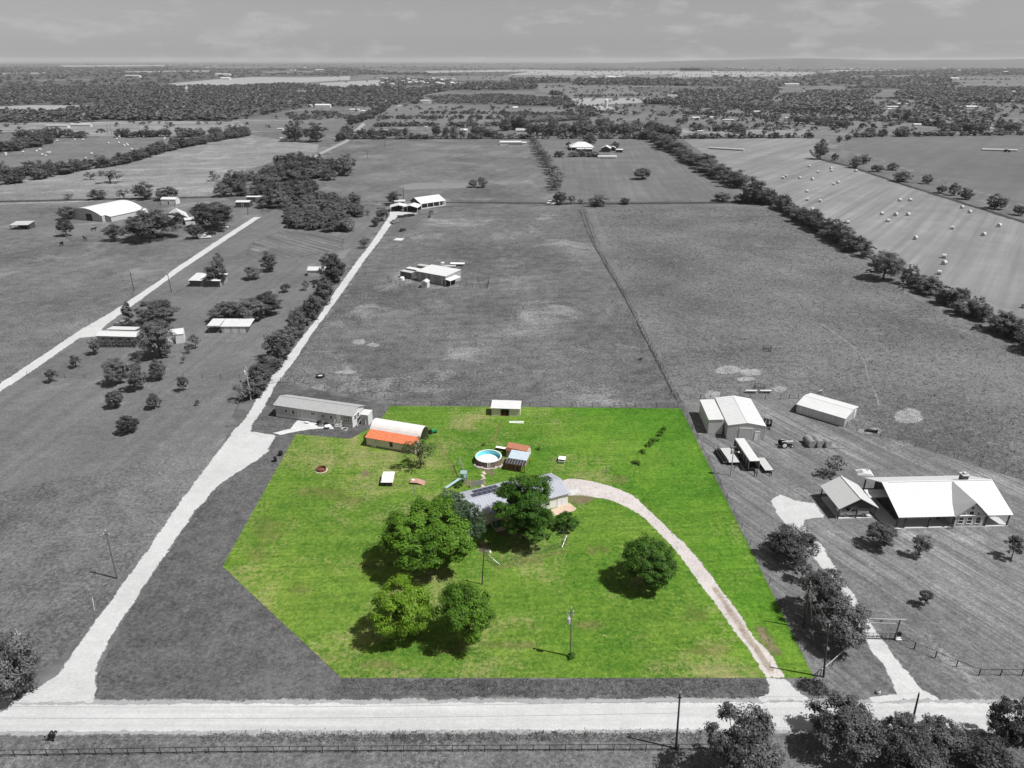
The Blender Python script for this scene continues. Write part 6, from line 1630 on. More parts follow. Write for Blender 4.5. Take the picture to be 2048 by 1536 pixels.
def quads(C, Nn, size, rng, aspect=1.0):
    """leaf faces centred on C with normals Nn"""
    n = len(C)
    Nn = Nn / (np.linalg.norm(Nn, axis=1, keepdims=True) + 1e-9)
    a = rng.normal(size=(n, 3))
    U = np.cross(Nn, a); U /= (np.linalg.norm(U, axis=1, keepdims=True) + 1e-9)
    W = np.cross(Nn, U)
    s = size[:, None]
    V = np.empty((n, 4, 3))
    V[:, 0] = C - U * s; V[:, 1] = C - W * s * .55 * aspect + Nn * s * .12; V[:, 2] = C + U * s; V[:, 3] = C + W * s * .55 * aspect + Nn * s * .12
    return V.reshape(-1, 3), np.arange(4 * n).reshape(-1, 4)
def crown_np(seed, nclump, nleaf, leaf, b=.85, cz=1.12, rc=.2, lobes=7, fill=.45, low=.5, rough=.26, cone=0.0):
    """unit crown: radius 1, tree height about 2; boughs of different size carry the leaf clumps"""
    rng = np.random.default_rng(seed)
    nb = lobes * 2
    # boughs spread over the crown, jittered off an even spiral so gaps and overlaps both occur
    k = np.arange(nb) + .5
    zz = 1 - (2 - .55 * (1 - low)) * k / nb
    th = k * 2.39996 + rng.normal(size=nb) * .35
    rr0 = np.sqrt(np.clip(1 - zz * zz, 0, 1))
    BD = np.stack([rr0 * np.cos(th), rr0 * np.sin(th), zz], 1) + rng.normal(size=(nb, 3)) * .18
    BD /= np.linalg.norm(BD, axis=1, keepdims=True)
    br = rng.uniform(.26, .46, nb) * (1 + rough * .5)
    BC = BD * (1 - br * rng.uniform(.85, 1.35, nb))[:, None] * (1 - rough * .5 * rng.random(nb))[:, None]
    wgt = br ** 2; wgt /= wgt.sum()
    pick = rng.choice(nb, size=nclump, p=wgt)
    D = rng.normal(size=(nclump, 3)) + BD[pick] * .9 + np.array([0, 0, .35]); D /= np.linalg.norm(D, axis=1, keepdims=True)
    C = BC[pick] + D * (br[pick] * (fill + (1 - fill) * rng.random(nclump) ** .35) * (1 - rc * .3))[:, None]
    inner = rng.random(nclump) < .12
    C[inner] *= rng.uniform(.2, .7, size=(inner.sum(), 1))
    if cone: C[:, :2] *= (1 - cone * np.clip((C[:, 2:3] + 1) / 2, 0, 1))
    n = len(C)
    ct = np.clip(rng.random(nb)[pick] * .5 + rng.random(n) * .5, 0, 1)
    crad = rc * rng.uniform(.45, 1.25, size=n)
    O = rng.normal(size=(n, nleaf, 3)); O /= np.linalg.norm(O, axis=2, keepdims=True)
    rad = rng.random((n, nleaf, 1)) ** .45
    P = C[:, None, :] + O * rad * crad[:, None, None] * np.array([1, 1, .7])
    Nn = O * .7 + D[:, None, :] * .6 + np.array([0, 0, .7]) + rng.normal(size=(n, nleaf, 3)) * .5
    P = P.reshape(-1, 3).copy(); Nn = Nn.reshape(-1, 3)
    P[:, 2] = P[:, 2] * b + cz
    sz = leaf * rng.uniform(.45, 1.45, size=len(P))
    V, Q = quads(P, Nn, sz, rng)
    tint = np.repeat(np.clip(.5 * np.repeat(ct, nleaf) + .5 * rng.random(len(P)), 0, 1), 4)
    return V, Q, tint, C * np.array([1, 1, b]) + np.array([0, 0, cz])
def trunk_mesh(seed, C, r=.07, top=1.0, stems=1, nl=12):
    rg = random.Random(seed); b = MB()
    for s in range(stems):
        ox, oy = (0, 0) if stems == 1 else (rg.uniform(-.15, .15), rg.uniform(-.15, .15))
        p0 = Vector((ox * .3, oy * .3, -.6)); p1 = Vector((ox + rg.uniform(-.05, .05), oy + rg.uniform(-.05, .05), top * .42)); p2 = Vector((ox * 1.6 + rg.uniform(-.1, .1), oy * 1.6, top))
        b.tube(p0, p1, r * 1.25, r * .85, 8); b.tube(p1, p2, r * .85, r * .35, 7)
        idx = rg.sample(range(len(C)), min(nl, len(C)))
        for i in idx:
            e = Vector(C[i]); st = p1.lerp(p2, rg.uniform(0, .8))
            m = st.lerp(e, .5) + Vector((0, 0, .06))
            b.tube(st, m, r * .42, r * .24, 6); b.tube(m, e, r * .24, r * .08, 5)
    return b.mesh('trunk')
TEMPL = {}
def template(kind, i):
    k = (kind, i)
    if k in TEMPL: return TEMPL[k]
    P = {'full': dict(nclump=170, nleaf=100, leaf=.032, rc=.19, rough=.34, lobes=9, low=.7), 'bush': dict(nclump=160, nleaf=90, leaf=.034, rc=.2, b=.92, cz=.9, rough=.36, low=1.0),
         'small': dict(nclump=56, nleaf=60, leaf=.06, rc=.25, rough=.38, lobes=6), 'sparse': dict(nclump=34, nleaf=24, leaf=.07, rc=.24, fill=.3, rough=.42),
         'cone': dict(nclump=70, nleaf=36, leaf=.08, rc=.2, cone=.75, b=.95, cz=1.02, low=1.0), 'mid': dict(nclump=90, nleaf=64, leaf=.05, rc=.24, b=.92, cz=.82, rough=.34, low=1.0),
         'far': dict(nclump=20, nleaf=12, leaf=.19, rc=.3, b=.92, cz=.82, rough=.3, low=1.0)}[kind]
    bcz = (P.get('b', .85), P.get('cz', 1.12))
    V, Q, tint, C = crown_np(100 * i + len(kind) * 7 + 3, **P)
    cm_ = np_mesh('crown', V, Q, tint)
    tm = trunk_mesh(i + 50, C, r=.06 if kind != 'sparse' else .045, stems=3 if kind in ('bush',) else 1, nl=14 if kind != 'far' else 4)
    cm_.materials.append(L_GREY); tm.materials.append(M_BARK)
    TEMPL[k] = (cm_, tm, bcz)
    return TEMPL[k]
trng = random.Random(77)
NTREE = [0]
def solve(box, clear, b=.85, cz=1.12):
    """crown box read in the survey -> ground point, crown radius, height"""
    x0, y0, x1, y1 = box
    cx, cy = (x0 + x1) / 2, (y0 + y1) / 2
    X, Y = site(cx, cy, 3.0)
    for _ in range(6):
        zc = 3.0 if _ == 0 else hz
        X, Y = site(cx, cy, zc)
        k = mpp(Y, zc)
        a = (x1 - x0) / 2 * k
        phi = math.atan2(ALT - zc, Y)
        v = ((y1 - y0) / 2 * k) ** 2 - (a * math.sin(phi)) ** 2
        bb = math.sqrt(max(v, (.45 * a) ** 2)) / max(.3, math.cos(phi))
        bb = min(max(bb, .5 * a), 1.5 * a)
        hz = bb * (1 + clear)
    return X, Y, a, bb, hz
def put_tree(box, label, kind='full', leaf=None, bark=None, group=None, name='tree', clear=.25, var=None, unique=None, cat='tree'):
    X, Y, a, bb, zc = solve(box, clear)
    t = thing(name, label, cat, (X, Y, 0), trng.uniform(0, 6.28) if not unique else 0.0, group)
    if unique:
        V, Q, tint, C = crown_np(**unique)
        cme = np_mesh('crown', V, Q, tint); cme.materials.append(leaf or L_GREY)
        tme = trunk_mesh(unique['seed'], C, .055, nl=22); tme.materials.append(bark or M_BARK)
        cr_, tr_ = link_mesh('crown', cme, t), link_mesh('trunk', tme, t)
        b0, c0 = unique.get('b', .85), unique.get('cz', 1.12)
    else:
        NTREE[0] += 1
        cme, tme, (b0, c0) = template(kind, (NTREE[0] if var is None else var) % 4)
        tr_, cr_ = link_mesh('trunk', tme, t, bark or M_BARK), link_mesh('crown', cme, t, leaf or L_GREY)
    sz = bb / b0
    t.scale = (a * 1.06, a * 1.06, sz * 1.04)
    cr_.location.z = tr_.location.z = zc / (sz * 1.04) - c0      # crown centre at its surveyed height; the root runs into the soil
    return t
def ground_tree(p, w, h, label, kind='mid', leaf=None, group=None, name='tree', cat='tree'):
    t = thing(name, label, cat, (p[0], p[1], 0), trng.uniform(0, 6.28), group)
    NTREE[0] += 1
    cme, tme, _bc = template(kind, NTREE[0] % 4)
    link_mesh('trunk', tme, t, M_BARK); link_mesh('crown', cme, t, leaf or L_GREY)
    t.scale = (w / 2 * 1.08, w / 2 * 1.08, h / 1.68)
    return t

# ---- trees of the coloured lot: each with its own crown
def big(seed, n=240, k=170, leaf=.0235, **kw):
    d = dict(seed=seed, nclump=n, nleaf=k, leaf=leaf, rc=.17, rough=.30, lobes=11, fill=.5, low=.55); d.update(kw); return d
put_tree((763, 990, 951, 1142), 'largest pecan tree, broad and bright green, left of the farmhouse', leaf=L_PECAN, bark=M_BARKB, unique=big(1, 330, 190, .0205, rc=.155), clear=.22)
put_tree((978, 946, 1114, 1066), 'dense round tree standing over the middle of the farmhouse roof', leaf=L_PECAN, bark=M_BARKB, unique=big(2), clear=.55)
put_tree((1024, 1016, 1110, 1090), 'darker lower tree leaning over the farmhouse porch and yard', leaf=L_DARKG, bark=M_BARKB, unique=big(3, 170, 140, .028), clear=.3)
put_tree((884, 996, 974, 1100), 'grey-green oak between the largest pecan and the porch', leaf=L_OAK, bark=M_BARKB, unique=big(4, 160, 130, .026, rough=.4, fill=.4), clear=.4)
put_tree((862, 976, 948, 1048), 'thin grey-green tree at the left end of the farmhouse', leaf=L_OAK, bark=M_BARKB, unique=big(5, 110, 100, .03, rough=.42, fill=.35), clear=.6)
put_tree((1107, 1022, 1161, 1063), 'low dark shrub tree beside the tan garden path', leaf=L_DARKG, bark=M_BARKB, unique=big(6, 110, 90, .035), clear=.1)
put_tree((744, 1147, 869, 1276), 'yellow-green pecan tree, left one of the front pair', leaf=L_PECAN2, bark=M_BARKB, unique=big(7, 210, 150, .026, rough=.36, rc=.19), clear=.2)
put_tree((868, 1156, 989, 1284), 'deep green pecan tree, right one of the front pair', leaf=L_PECAN, bark=M_BARKB, unique=big(8, 210, 150, .026, rough=.34, rc=.19), clear=.2)
put_tree((1240, 1066, 1357, 1173), 'round dark green tree alone beside the curving driveway', leaf=L_DARKG, bark=M_BARKB, unique=big(9, 220, 150, .026), clear=.2)
put_tree((803, 868, 876, 930), 'sparse half-bare tree in front of the orange-roofed barn', leaf=leaf_mat('sparse_leaves', (.05, .07, .02), (.13, .16, .06)), bark=mat('pale_brown_bark', (.16, .12, .09), .95, .3, 3), unique=dict(seed=10, nclump=70, nleaf=22, leaf=.045, rc=.2, fill=.3, rough=.4), clear=.5)
# low plants in the lot
def shrub(px, w, h, label, leaf, seed, cat='shrub', name='shrub'):
    t = thing(name, label, cat, v3(px))
    V, Q, tint, C = crown_np(seed, 26, 30, .1, b=.9, cz=.85, rc=.3, low=1.0)
    cme = np_mesh('foliage', V, Q, tint); cme.materials.append(leaf); link_mesh('foliage', cme, t)
    s = trunk_mesh(seed, C, .05, .8, 3, 6); s.materials.append(M_BARKB); link_mesh('stem', s, t)
    t.scale = (w / 2, w / 2, h / 1.75)
shrub((1142, 1316), 1.5, 1.0, 'low green shrub round the foot of the transformer pole', L_PECAN, 21)
shrub((967, 892), 1.0, .9, 'small dark plant at the foot of the frame above the pool', L_DARKG, 22); shrub((1077, 900), 1.1, .8, 'small dark green plant in the lawn right of the brown shed', L_DARKG, 23)
shrub((918, 973), 2.0, 1.1, 'green shrub under the playset slide', L_PECAN, 24)
for i, (x, y) in enumerate([(1328, 860), (1318, 872), (1310, 882), (1296, 893), (1285, 905), (1272, 928), (1322, 866), (1303, 888)]):
    shrub((x, y), 1.6 + .3 * (i % 3), .8, 'rank green weed clump in the diagonal row near the right lot edge', L_DARKG, 30 + i, 'plant', 'weed_clump')
    bpy.data.objects[-1] if False else None
for o in list(COL.objects):
    if o.name.startswith('weed_clump') and o.parent is None: o['group'] = 'weed clumps in the diagonal row'

# ---- explicit grey trees outside the lot
EXPL = [
 ((1535, 1045, 1641, 1127), 'full', 'round dark tree at the top of the right driveway', .2), ((1601, 1136, 1702, 1236), 'full', 'dark tree on the right driveway, upper one of the twin pair', .25), ((1632, 1190, 1746, 1294), 'full', 'dark tree on the right driveway, lower one of the twin pair', .2),
 ((1590, 1118, 1624, 1160), 'small', 'small tree just above the twin driveway trees', .3), ((1732, 1040, 1794, 1093), 'full', 'small round tree on the lawn left of the ranch house porch', .35), ((1826, 1066, 1865, 1108), 'small', 'upright young tree on the lawn below the ranch house', .4),
 ((2013, 1069, 2049, 1112), 'small', 'young tree at the right edge below the ranch house', .4), ((1644, 907, 1700, 950), 'sparse', 'thin round tree behind the carport', .45), ((1838, 1178, 1869, 1210), 'small', 'lone sapling on the wide lawn below the ranch house', .4),
 ((1412, 1405, 1562, 1570), 'full', 'big dark roadside tree right of the near-verge pole', .2), ((1616, 1386, 1768, 1520), 'full', 'large roadside tree between the two right driveways', .2), ((1762, 1420, 1842, 1512), 'full', 'smaller roadside tree left of the leaning pole', .2), ((1826, 1432, 1945, 1530), 'full', 'broad roadside tree right of the leaning pole', .2),
 ((1978, 1392, 2075, 1500), 'full', 'roadside tree at the right edge of the picture', .2), ((1900, 1490, 2070, 1590), 'bush', 'low thicket tree in the bottom right corner', .1), ((1770, 1488, 1905, 1580), 'bush', 'low thicket tree left of the bottom right corner', .1),
 ((-50, 1258, 76, 1402), 'bush', 'wide dark bush tree at the left road corner', .05), ((172, 676, 199, 706), 'small', 'small tree at the left end of the clipped hedge', .25), ((137, 709, 161, 733), 'small', 'small orchard tree left of the hedge-end tree', .3), ((90, 737, 114, 761), 'small', 'leftmost small orchard tree beside the lane', .35),
 ((204, 712, 256, 766), 'full', 'larger orchard tree left of its touching neighbour', .15), ((250, 725, 291, 778), 'full', 'orchard tree touching the larger one on its right', .15), ((257, 700, 287, 729), 'sparse', 'thin tree below the big dark trailer-home tree', .3), ((296, 718, 331, 757), 'full', 'orchard tree right of the touching pair', .2),
 ((352, 751, 377, 779), 'small', 'small orchard tree nearest the lane fence', .35), ((210, 780, 245, 815), 'full', 'round orchard tree, left one of the lower row', .15), ((292, 786, 322, 816), 'full', 'round orchard tree, right one of the lower row', .15), ((389, 797, 398, 811), 'small', 'tiny sapling right of the lower orchard row', .2), ((231, 828, 275, 866), 'full', 'lowest orchard tree, standing alone', .15),
 ((361, 708, 372, 725), 'sparse', 'tiny thin sapling below the white shed', .3), ((366, 685, 385, 706), 'sparse', 'small bush right of the white shed, nearer one', .15), ((372, 667, 406, 695), 'sparse', 'small bush right of the white shed, farther one', .15),
 ((275, 633, 352, 709), 'full', 'big dark tree at the end of the trailer home', .2), ((273, 597, 353, 644), 'full', 'wide domed tree behind the trailer home', .25), ((235, 602, 272, 645), 'cone', 'pointed conifer left of the wide domed tree', .1),
 ((418, 600, 492, 641), 'full', 'left tree of the clump above the weathered shed', .15), ((464, 592, 532, 642), 'full', 'middle tree of the clump above the weathered shed', .15), ((503, 583, 566, 628), 'full', 'right tree of the clump above the weathered shed', .15),
 ((411, 522, 456, 568), 'mid', 'dark tree behind the patched tin shed', .1), ((422, 503, 452, 540), 'sparse', 'thin tree behind the patched tin shed, farther one', .2), ((486, 529, 524, 557), 'mid', 'round bush right of the patched tin shed', .1), ((518, 503, 555, 541), 'mid', 'upright tree beyond the round bush on the left lawn', .1), ((560, 566, 581, 584), 'small', 'small round bush on the left lawn below the white shed', .1), ((600, 560, 622, 580), 'sparse', 'faint small bush by the lane trees', .1),
 ((494, 722, 549, 767), 'mid', 'lowest dark tree of the lane row, beside the pale pole', .1), ((462, 757, 506, 802), 'sparse', 'thin bush under the pale pole', .1), ((526, 660, 592, 718), 'mid', 'broad dark tree in the lane row, second from below', .1), ((572, 620, 612, 662), 'mid', 'dark tree in the lane row, third from below', .1), ((600, 585, 643, 640), 'mid', 'dark tree in the lane row, fourth from below', .1), ((625, 552, 668, 602), 'mid', 'dark tree in the lane row, just below the tall one', .1), ((636, 506, 692, 562), 'full', 'tall tree at the top of the lane row beside the white barrel shed', .15),
 ((249, 419, 358, 475), 'full', 'huge domed tree on the left ranch', .15), ((374, 400, 470, 454), 'full', 'large spreading tree right of the ranch home', .15), ((114, 412, 153, 437), 'full', 'dark tree left of the curved ranch barn', .15), ((112, 438, 147, 467), 'full', 'tree in the paddock below the curved ranch barn', .35), ((206, 447, 248, 478), 'full', 'round paddock tree left of the huge domed one', .25), ((373, 448, 409, 474), 'full', 'small tree beside the white ranch pickup', .3),
 ((175, 378, 213, 398), 'mid', 'thin bush tree on the fence behind the ranch, left one', .1), ((264, 364, 311, 397), 'mid', 'dark tree on the fence behind the ranch, largest one', .1), ((310, 372, 357, 398), 'mid', 'dark tree on the fence behind the ranch, right one', .1), ((231, 377, 261, 397), 'sparse', 'thin bush on the fence behind the ranch, middle one', .1), ((124, 385, 146, 398), 'sparse', 'faint bush on the fence behind the ranch, leftmost', .1), ((414, 340, 440, 361), 'sparse', 'pale lone bush in the dry upper left pasture', .1),
 ((1265, 335, 1305, 357), 'mid', 'lone dark oak in the field behind the cross fence', .1), ((1165, 270, 1196, 292), 'mid', 'tall dark tree behind the hip-roofed house', .1), ((1220, 283, 1241, 298), 'mid', 'round tree behind the small white carport', .15), ((1131, 283, 1144, 295), 'small', 'small tree left of the hip-roofed house', .1),
 ((1105, 382, 1136, 408), 'mid', 'dark bush at the left end of the cross fence', .05), ((1132, 388, 1152, 408), 'sparse', 'thin bush beside the cross fence end bush', .05), ((1154, 395, 1170, 407), 'sparse', 'small bush on the cross fence, second gap', .05), ((1175, 392, 1219, 409), 'mid', 'broad bush on the cross fence', .05), ((1238, 395, 1262, 408), 'mid', 'small bush right along the cross fence', .05),
 ((1736, 498, 1808, 556), 'full', 'largest tree of the hayfield hedgerow', .15), ((1484, 354, 1536, 404), 'mid', 'tall tree where the hedgerow meets the cross fence', .1), ((770, 383, 806, 408), 'mid', 'tree left of the lane-end shelters', .1), ((752, 412, 778, 440), 'mid', 'bush beside the top of the gravel lane', .1), ((740, 432, 762, 452), 'mid', 'small bush just below the lane top bush', .1), ((715, 470, 742, 495), 'sparse', 'thin bush by the upper lane', .1), ((728, 418, 742, 430), 'sparse', 'tiny bush near the lane end lawn', .1),
 ((936, 358, 956, 374), 'mid', 'small pale bush at the pond', .05), ((953, 352, 977, 374), 'mid', 'dark bush at the pond, right one', .05), ((566, 244, 612, 280), 'mid', 'left half of the round tree clump beyond the fields', .1), ((604, 246, 656, 281), 'mid', 'right half of the round tree clump beyond the fields', .1), ((166, 343, 195, 358), 'sparse', 'pale bush below the left hedgerow, left one', .1), ((190, 340, 246, 360), 'sparse', 'pale wide bush below the left hedgerow, right one', .1),
]
for box, kind, lab, cl in EXPL:
    put_tree(box, lab, kind, leaf=L_GREY2 if kind == 'sparse' else L_GREY, clear=cl)
# clipped hedge in front of the trailer home
a, b_ = site(196, 693), site(276, 693)
t = thing('clipped_hedge', 'long dark clipped hedge in front of the trailer home', 'hedge', (*a, 0))
rng = np.random.default_rng(5); w = b_[0] - a[0]
P = np.column_stack([rng.uniform(0, w, 3600), rng.uniform(-.9, .9, 3600), rng.uniform(.05, 1.9, 3600)])
k = np.maximum(np.abs(P[:, 1]) / .9, P[:, 2] / 1.9) > .7; P = P[k]
V, Q = quads(P, rng.normal(size=P.shape) + np.array([0, 0, .4]), rng.uniform(.12, .25, len(P)), rng)
cme = np_mesh('foliage', V, Q, np.repeat(rng.random(len(P)) * .6, 4)); cme.materials.append(L_GREY); link_mesh('foliage', cme, t)
st = MB()
for i in range(12): st.tube((w * (i + .5) / 12, 0, 0), (w * (i + .5) / 12, .1, 1.5), .06)
st.build('stem', M_BARK, t)

# ---- rows and thickets
def row(px, step, w, h, label, group, kind='mid', leaf=None, jit=.25, skip=0.0, name='hedgerow_tree'):
    pts = [site(*p) for p in px]
    for p in along(pts, step):
        if trng.random() < skip: continue
        ww = w * trng.uniform(.85, 1.45); hh = h * trng.uniform(.8, 1.4)
        ground_tree((p[0] + trng.gauss(0, w * jit * .5), p[1] + trng.gauss(0, w * jit)), ww, hh, label, kind, leaf, group, name)
row([(1292, 276), (1340, 300), (1400, 335), (1440, 355), (1478, 374)], 13.0, 15.0, 9.5, 'bushy tree in the far half of the hayfield hedgerow', 'hedgerow trees, far half')
row([(1520, 400), (1555, 415), (1600, 440), (1650, 470), (1690, 495), (1725, 512)], 6.5, 9.0, 7.0, 'bushy tree in the middle of the hayfield hedgerow', 'hedgerow trees, middle')
row([(1815, 568), (1850, 585), (1880, 600), (1915, 618), (1945, 632)], 4.6, 7.0, 5.6, 'bushy tree of the hedgerow right of its largest tree', 'hedgerow trees right of the largest')
row([(1965, 645), (1995, 660), (2020, 675), (2060, 700)], 4.8, 7.5, 6.0, 'bushy tree at the right end of the hedgerow', 'hedgerow trees at the right end')
row([(505, 795), (525, 765), (560, 712), (600, 655), (640, 598), (668, 560)], 5.5, 5.5, 3.6, 'bushy undergrowth tree along the fence of the gravel lane', 'undergrowth along the lane fence')
row([(1440, 402), (1480, 403), (1525, 406)], 8.0, 10.0, 6.0, 'bush on the cross fence near the hedgerow', 'bushes on the cross fence')
DITCH = [(1626,281,1660,317),(1663,306,1680,320),(1698,313,1725,335),(1717,309,1742,327),(1741,329,1768,343),(1774,325,1801,340),(1786,343,1826,362),(1844,348,1867,367),(1873,370,1896,386),(1899,364,1925,390),(1918,376,1947,398),(1972,388,2014,417),(2026,410,2052,430),(1640,276,1655,292),(1672,272,1685,284),(1688,268,1704,280)]
for bx in DITCH: put_tree(bx, 'dark shrub on the weedy ditch strip between the two right fields', 'mid', group='shrubs on the ditch strip', name='ditch_shrub', clear=.05, cat='shrub')
row([(-10, 372), (60, 362), (120, 350), (165, 340), (240, 330), (300, 312), (350, 298), (400, 288), (440, 281), (495, 272)], 8.7, 11.4, 8.1, 'dark tree in the long hedgerow of the upper left fields', 'upper left hedgerow')
row([(-10, 362), (60, 350), (120, 342)], 9.3, 11.4, 8.9, 'dark tree in the rear line of the upper left hedgerow', 'upper left hedgerow, rear line')
row([(-10, 305), (40, 300), (95, 286)], 9.3, 13.5, 9.6, 'dark tree in the clump at the left edge', 'left edge clump')
row([(35, 276), (80, 274), (120, 275), (160, 275)], 12.8, 13.5, 8.9, 'dark tree in the row above the left hay meadow', 'row above the left meadow')
row([(232, 275), (268, 274)], 10.4, 12.5, 8.1, 'dark tree in the short row right of the meadow row', 'short meadow rows')
row([(282, 274), (330, 274)], 10.4, 12.5, 8.1, 'dark tree in the second short row right of the meadow row', 'short meadow rows')
row([(365, 274), (400, 273), (440, 271), (480, 268)], 10.4, 13.5, 9.6, 'dark tree in the row meeting the long hedgerow', 'row meeting the long hedgerow')
row([(875, 272), (925, 273)], 8.7, 10.4, 8.9, 'dark tree in the belt left of the white drive', 'tree belt, left part')
row([(950, 272), (990, 273)], 9.3, 11.4, 8.9, 'dark tree in the belt right of the white drive', 'tree belt, middle')
row([(1005, 262), (1030, 258), (1052, 262)], 10.4, 12.5, 13.3, 'tall dark tree behind the grey gabled house', 'trees of the gabled house')
row([(1062, 270), (1115, 271), (1160, 270), (1204, 270)], 8.7, 12.5, 11.1, 'dark tree in the belt above the hip-roofed house', 'tree belt, right part')
row([(1070, 262), (1130, 262), (1180, 262)], 12.8, 13.5, 11.1, 'dark tree in the rear belt above the hip-roofed house', 'tree belt, right part')
row([(1200, 252), (1225, 264), (1250, 268), (1275, 260)], 12.8, 13.5, 9.6, 'dark tree in the belt near the hedgerow top', 'tree belt, hedgerow end')
row([(1295, 258), (1330, 268), (1355, 272)], 10.4, 13.5, 8.9, 'dark tree at the hedgerow top corner', 'hedgerow top corner')
row([(1066, 287), (1078, 300), (1090, 322), (1102, 345), (1108, 362), (1114, 382)], 15.0, 10.0, 5.0, 'thin shrub on the fence line left of the homestead field', 'fence line shrubs', 'sparse', L_GREY2)
row([(1124, 314), (1150, 314), (1168, 313), (1186, 313)], 8.0, 9.0, 5.0, 'dark garden shrub before the hip-roofed house', 'homestead garden shrubs')
row([(680, 282), (700, 270), (716, 270), (755, 274), (800, 271), (812, 271)], 8.1, 9.4, 7.4, 'dark tree in the row beyond the scrub pasture', 'row beyond the scrub pasture')
row([(700, 250), (730, 240), (755, 228), (775, 216)], 17.4, 13.5, 8.9, 'dark tree along the far road', 'far road trees')
row([(1520, 258), (1560, 258)], 11.6, 12.5, 7.4, 'pale bare tree in the grove behind the hayfield', 'bare grove', 'sparse', L_GREY2)
row([(1600, 248), (1640, 250), (1690, 255)], 15.1, 15.6, 9.6, 'dark tree in the oak grove behind the hayfield', 'oak grove')
row([(1400, 262), (1430, 262), (1470, 264), (1490, 268)], 13.9, 11.4, 7.4, 'tree round the white house left of the pale drive', 'trees by the pale drive')
row([(1740, 272), (1790, 272), (1810, 268)], 17.4, 10.4, 6.7, 'dark tree on the far edge of the right field', 'far edge trees')
row([(1885, 262), (1940, 262), (1965, 266)], 13.9, 14.6, 9.6, 'dark tree near the right field corner', 'right corner trees')
row([(2000, 262), (2060, 262)], 13.9, 15.6, 10.4, 'dark tree at the right field edge', 'right edge trees')
def thicket(poly, n, w, h, label, group, kind='mid', leaf=None, name='thicket_tree'):
    xs = [p[0] for p in poly]; ys = [p[1] for p in poly]
    def inside(x, y):
        c = False; j = len(poly) - 1
        for i in range(len(poly)):
            (xi, yi), (xj, yj) = poly[i], poly[j]
            if (yi > y) != (yj > y) and x < (xj - xi) * (y - yi) / (yj - yi) + xi: c = not c
            j = i
        return c
    k = 0; tries = 0; pts = []
    while k < n and tries < 6000:
        tries += 1
        x, y = trng.uniform(min(xs), max(xs)), trng.uniform(min(ys), max(ys))
        if not inside(x, y): continue
        p = site(x, y)
        if any(math.dist(p, q) < w * .45 for q in pts) and tries < 4000: continue
        pts.append(p)
        ground_tree(p, w * trng.uniform(.75, 1.3), h * trng.uniform(.75, 1.25), label, kind, leaf, group, name); k += 1
thicket([(512, 400), (560, 385), (620, 385), (640, 392), (600, 405), (565, 415), (515, 416)], 20, 11, 9, 'dark tree in the left part of the scrub thicket', 'scrub thicket, dark part')
thicket([(575, 415), (640, 398), (700, 402), (745, 415), (700, 445), (695, 462), (600, 466), (572, 450)], 62, 8, 5.5, 'grey scrub bush in the thicket above the gravel lane', 'scrub thicket, grey part', 'mid', L_GREY2)
thicket([(430, 378), (500, 358), (540, 345), (560, 362), (520, 392), (440, 394)], 16, 12, 8, 'dark tree in the lower part of the upper thicket', 'upper thicket, lower part')
thicket([(545, 340), (600, 328), (700, 338), (698, 352), (640, 368), (560, 362)], 30, 13, 10, 'dark tree in the upper thicket above the scrub', 'upper thicket, upper part')

# ------------------------------------------------------------------ far woods: masses nobody could count
def far_mass(name, regions, label, seed, leaf=None, floor=True):
    rng = np.random.default_rng(seed)
    vars_ = []
    for i in range(4):
        V, Q, tint, _c = crown_np(900 + i, 9, 4, .40, b=.92, cz=.78, rc=.38, low=1.0, rough=.3)
        vars_.append((V, tint))
    AV, AT = [], []
    for poly, n, w, h in regions:
        n, w, h = int(n * 1.9), w * .62, h * .78
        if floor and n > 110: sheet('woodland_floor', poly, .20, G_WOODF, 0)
        P = np.array(poly, float)
        lo, hi = P.min(axis=0), P.max(axis=0)
        # sample evenly over the ground: draw in 1/(y-horizon)
        m = n * 6
        iy = rng.uniform(1 / (hi[1] - HORIZON) ** 1.6, 1 / max(.8, lo[1] - HORIZON) ** 1.6, m)
        y = HORIZON + iy ** (-1 / 1.6); x = rng.uniform(lo[0], hi[0], m)
        ins = np.zeros(m, bool); j = len(P) - 1
        for i in range(len(P)):
            c = ((P[i, 1] > y) != (P[j, 1] > y)) & (x < (P[j, 0] - P[i, 0]) * (y - P[i, 1]) / (P[j, 1] - P[i, 1] + 1e-9) + P[i, 0])
            ins ^= c; j = i
        if floor:
            for hp in HOLES: ins &= ~in_poly(hp, x, y)
        x, y = x[ins][:n], y[ins][:n]
        u = (x - 1024) / F_PX; v = (768 - y) / F_PX
        t_ = ALT / (SP - v * CP)
        X, Y = u * t_, (CP + v * SP) * t_
        sc = rng.uniform(.7, 1.35, len(X)); hs = rng.uniform(.75, 1.3, len(X)); tn = rng.random(len(X)); rot = rng.uniform(0, 6.28, len(X))
        for q in range(4):
            k = np.arange(q, len(X), 4)
            if len(k) == 0: continue
            V, T = vars_[q]
            c, s = np.cos(rot[k])[:, None], np.sin(rot[k])[:, None]
            ww = (w / 2 * sc[k])[:, None]
            vx = (V[None, :, 0] * c - V[None, :, 1] * s) * ww + X[k][:, None]
            vy = (V[None, :, 0] * s + V[None, :, 1] * c) * ww + Y[k][:, None]
            vz = V[None, :, 2] * (h / 1.9 * hs[k])[:, None]
            AV.append(np.stack([vx, vy, vz], -1).reshape(-1, 3))
            AT.append(np.clip(T[None, :] * .6 + tn[k][:, None] * .4, 0, 1).ravel())
    V = np.concatenate(AV); T = np.concatenate(AT)
    me = np_mesh(name, V, np.arange(len(V)).reshape(-1, 4), T); me.materials.append(leaf or L_FAR)
    o = bpy.data.objects.new(name, me); COL.objects.link(o)
    tag(o, label, 'woods', None, 'stuff')
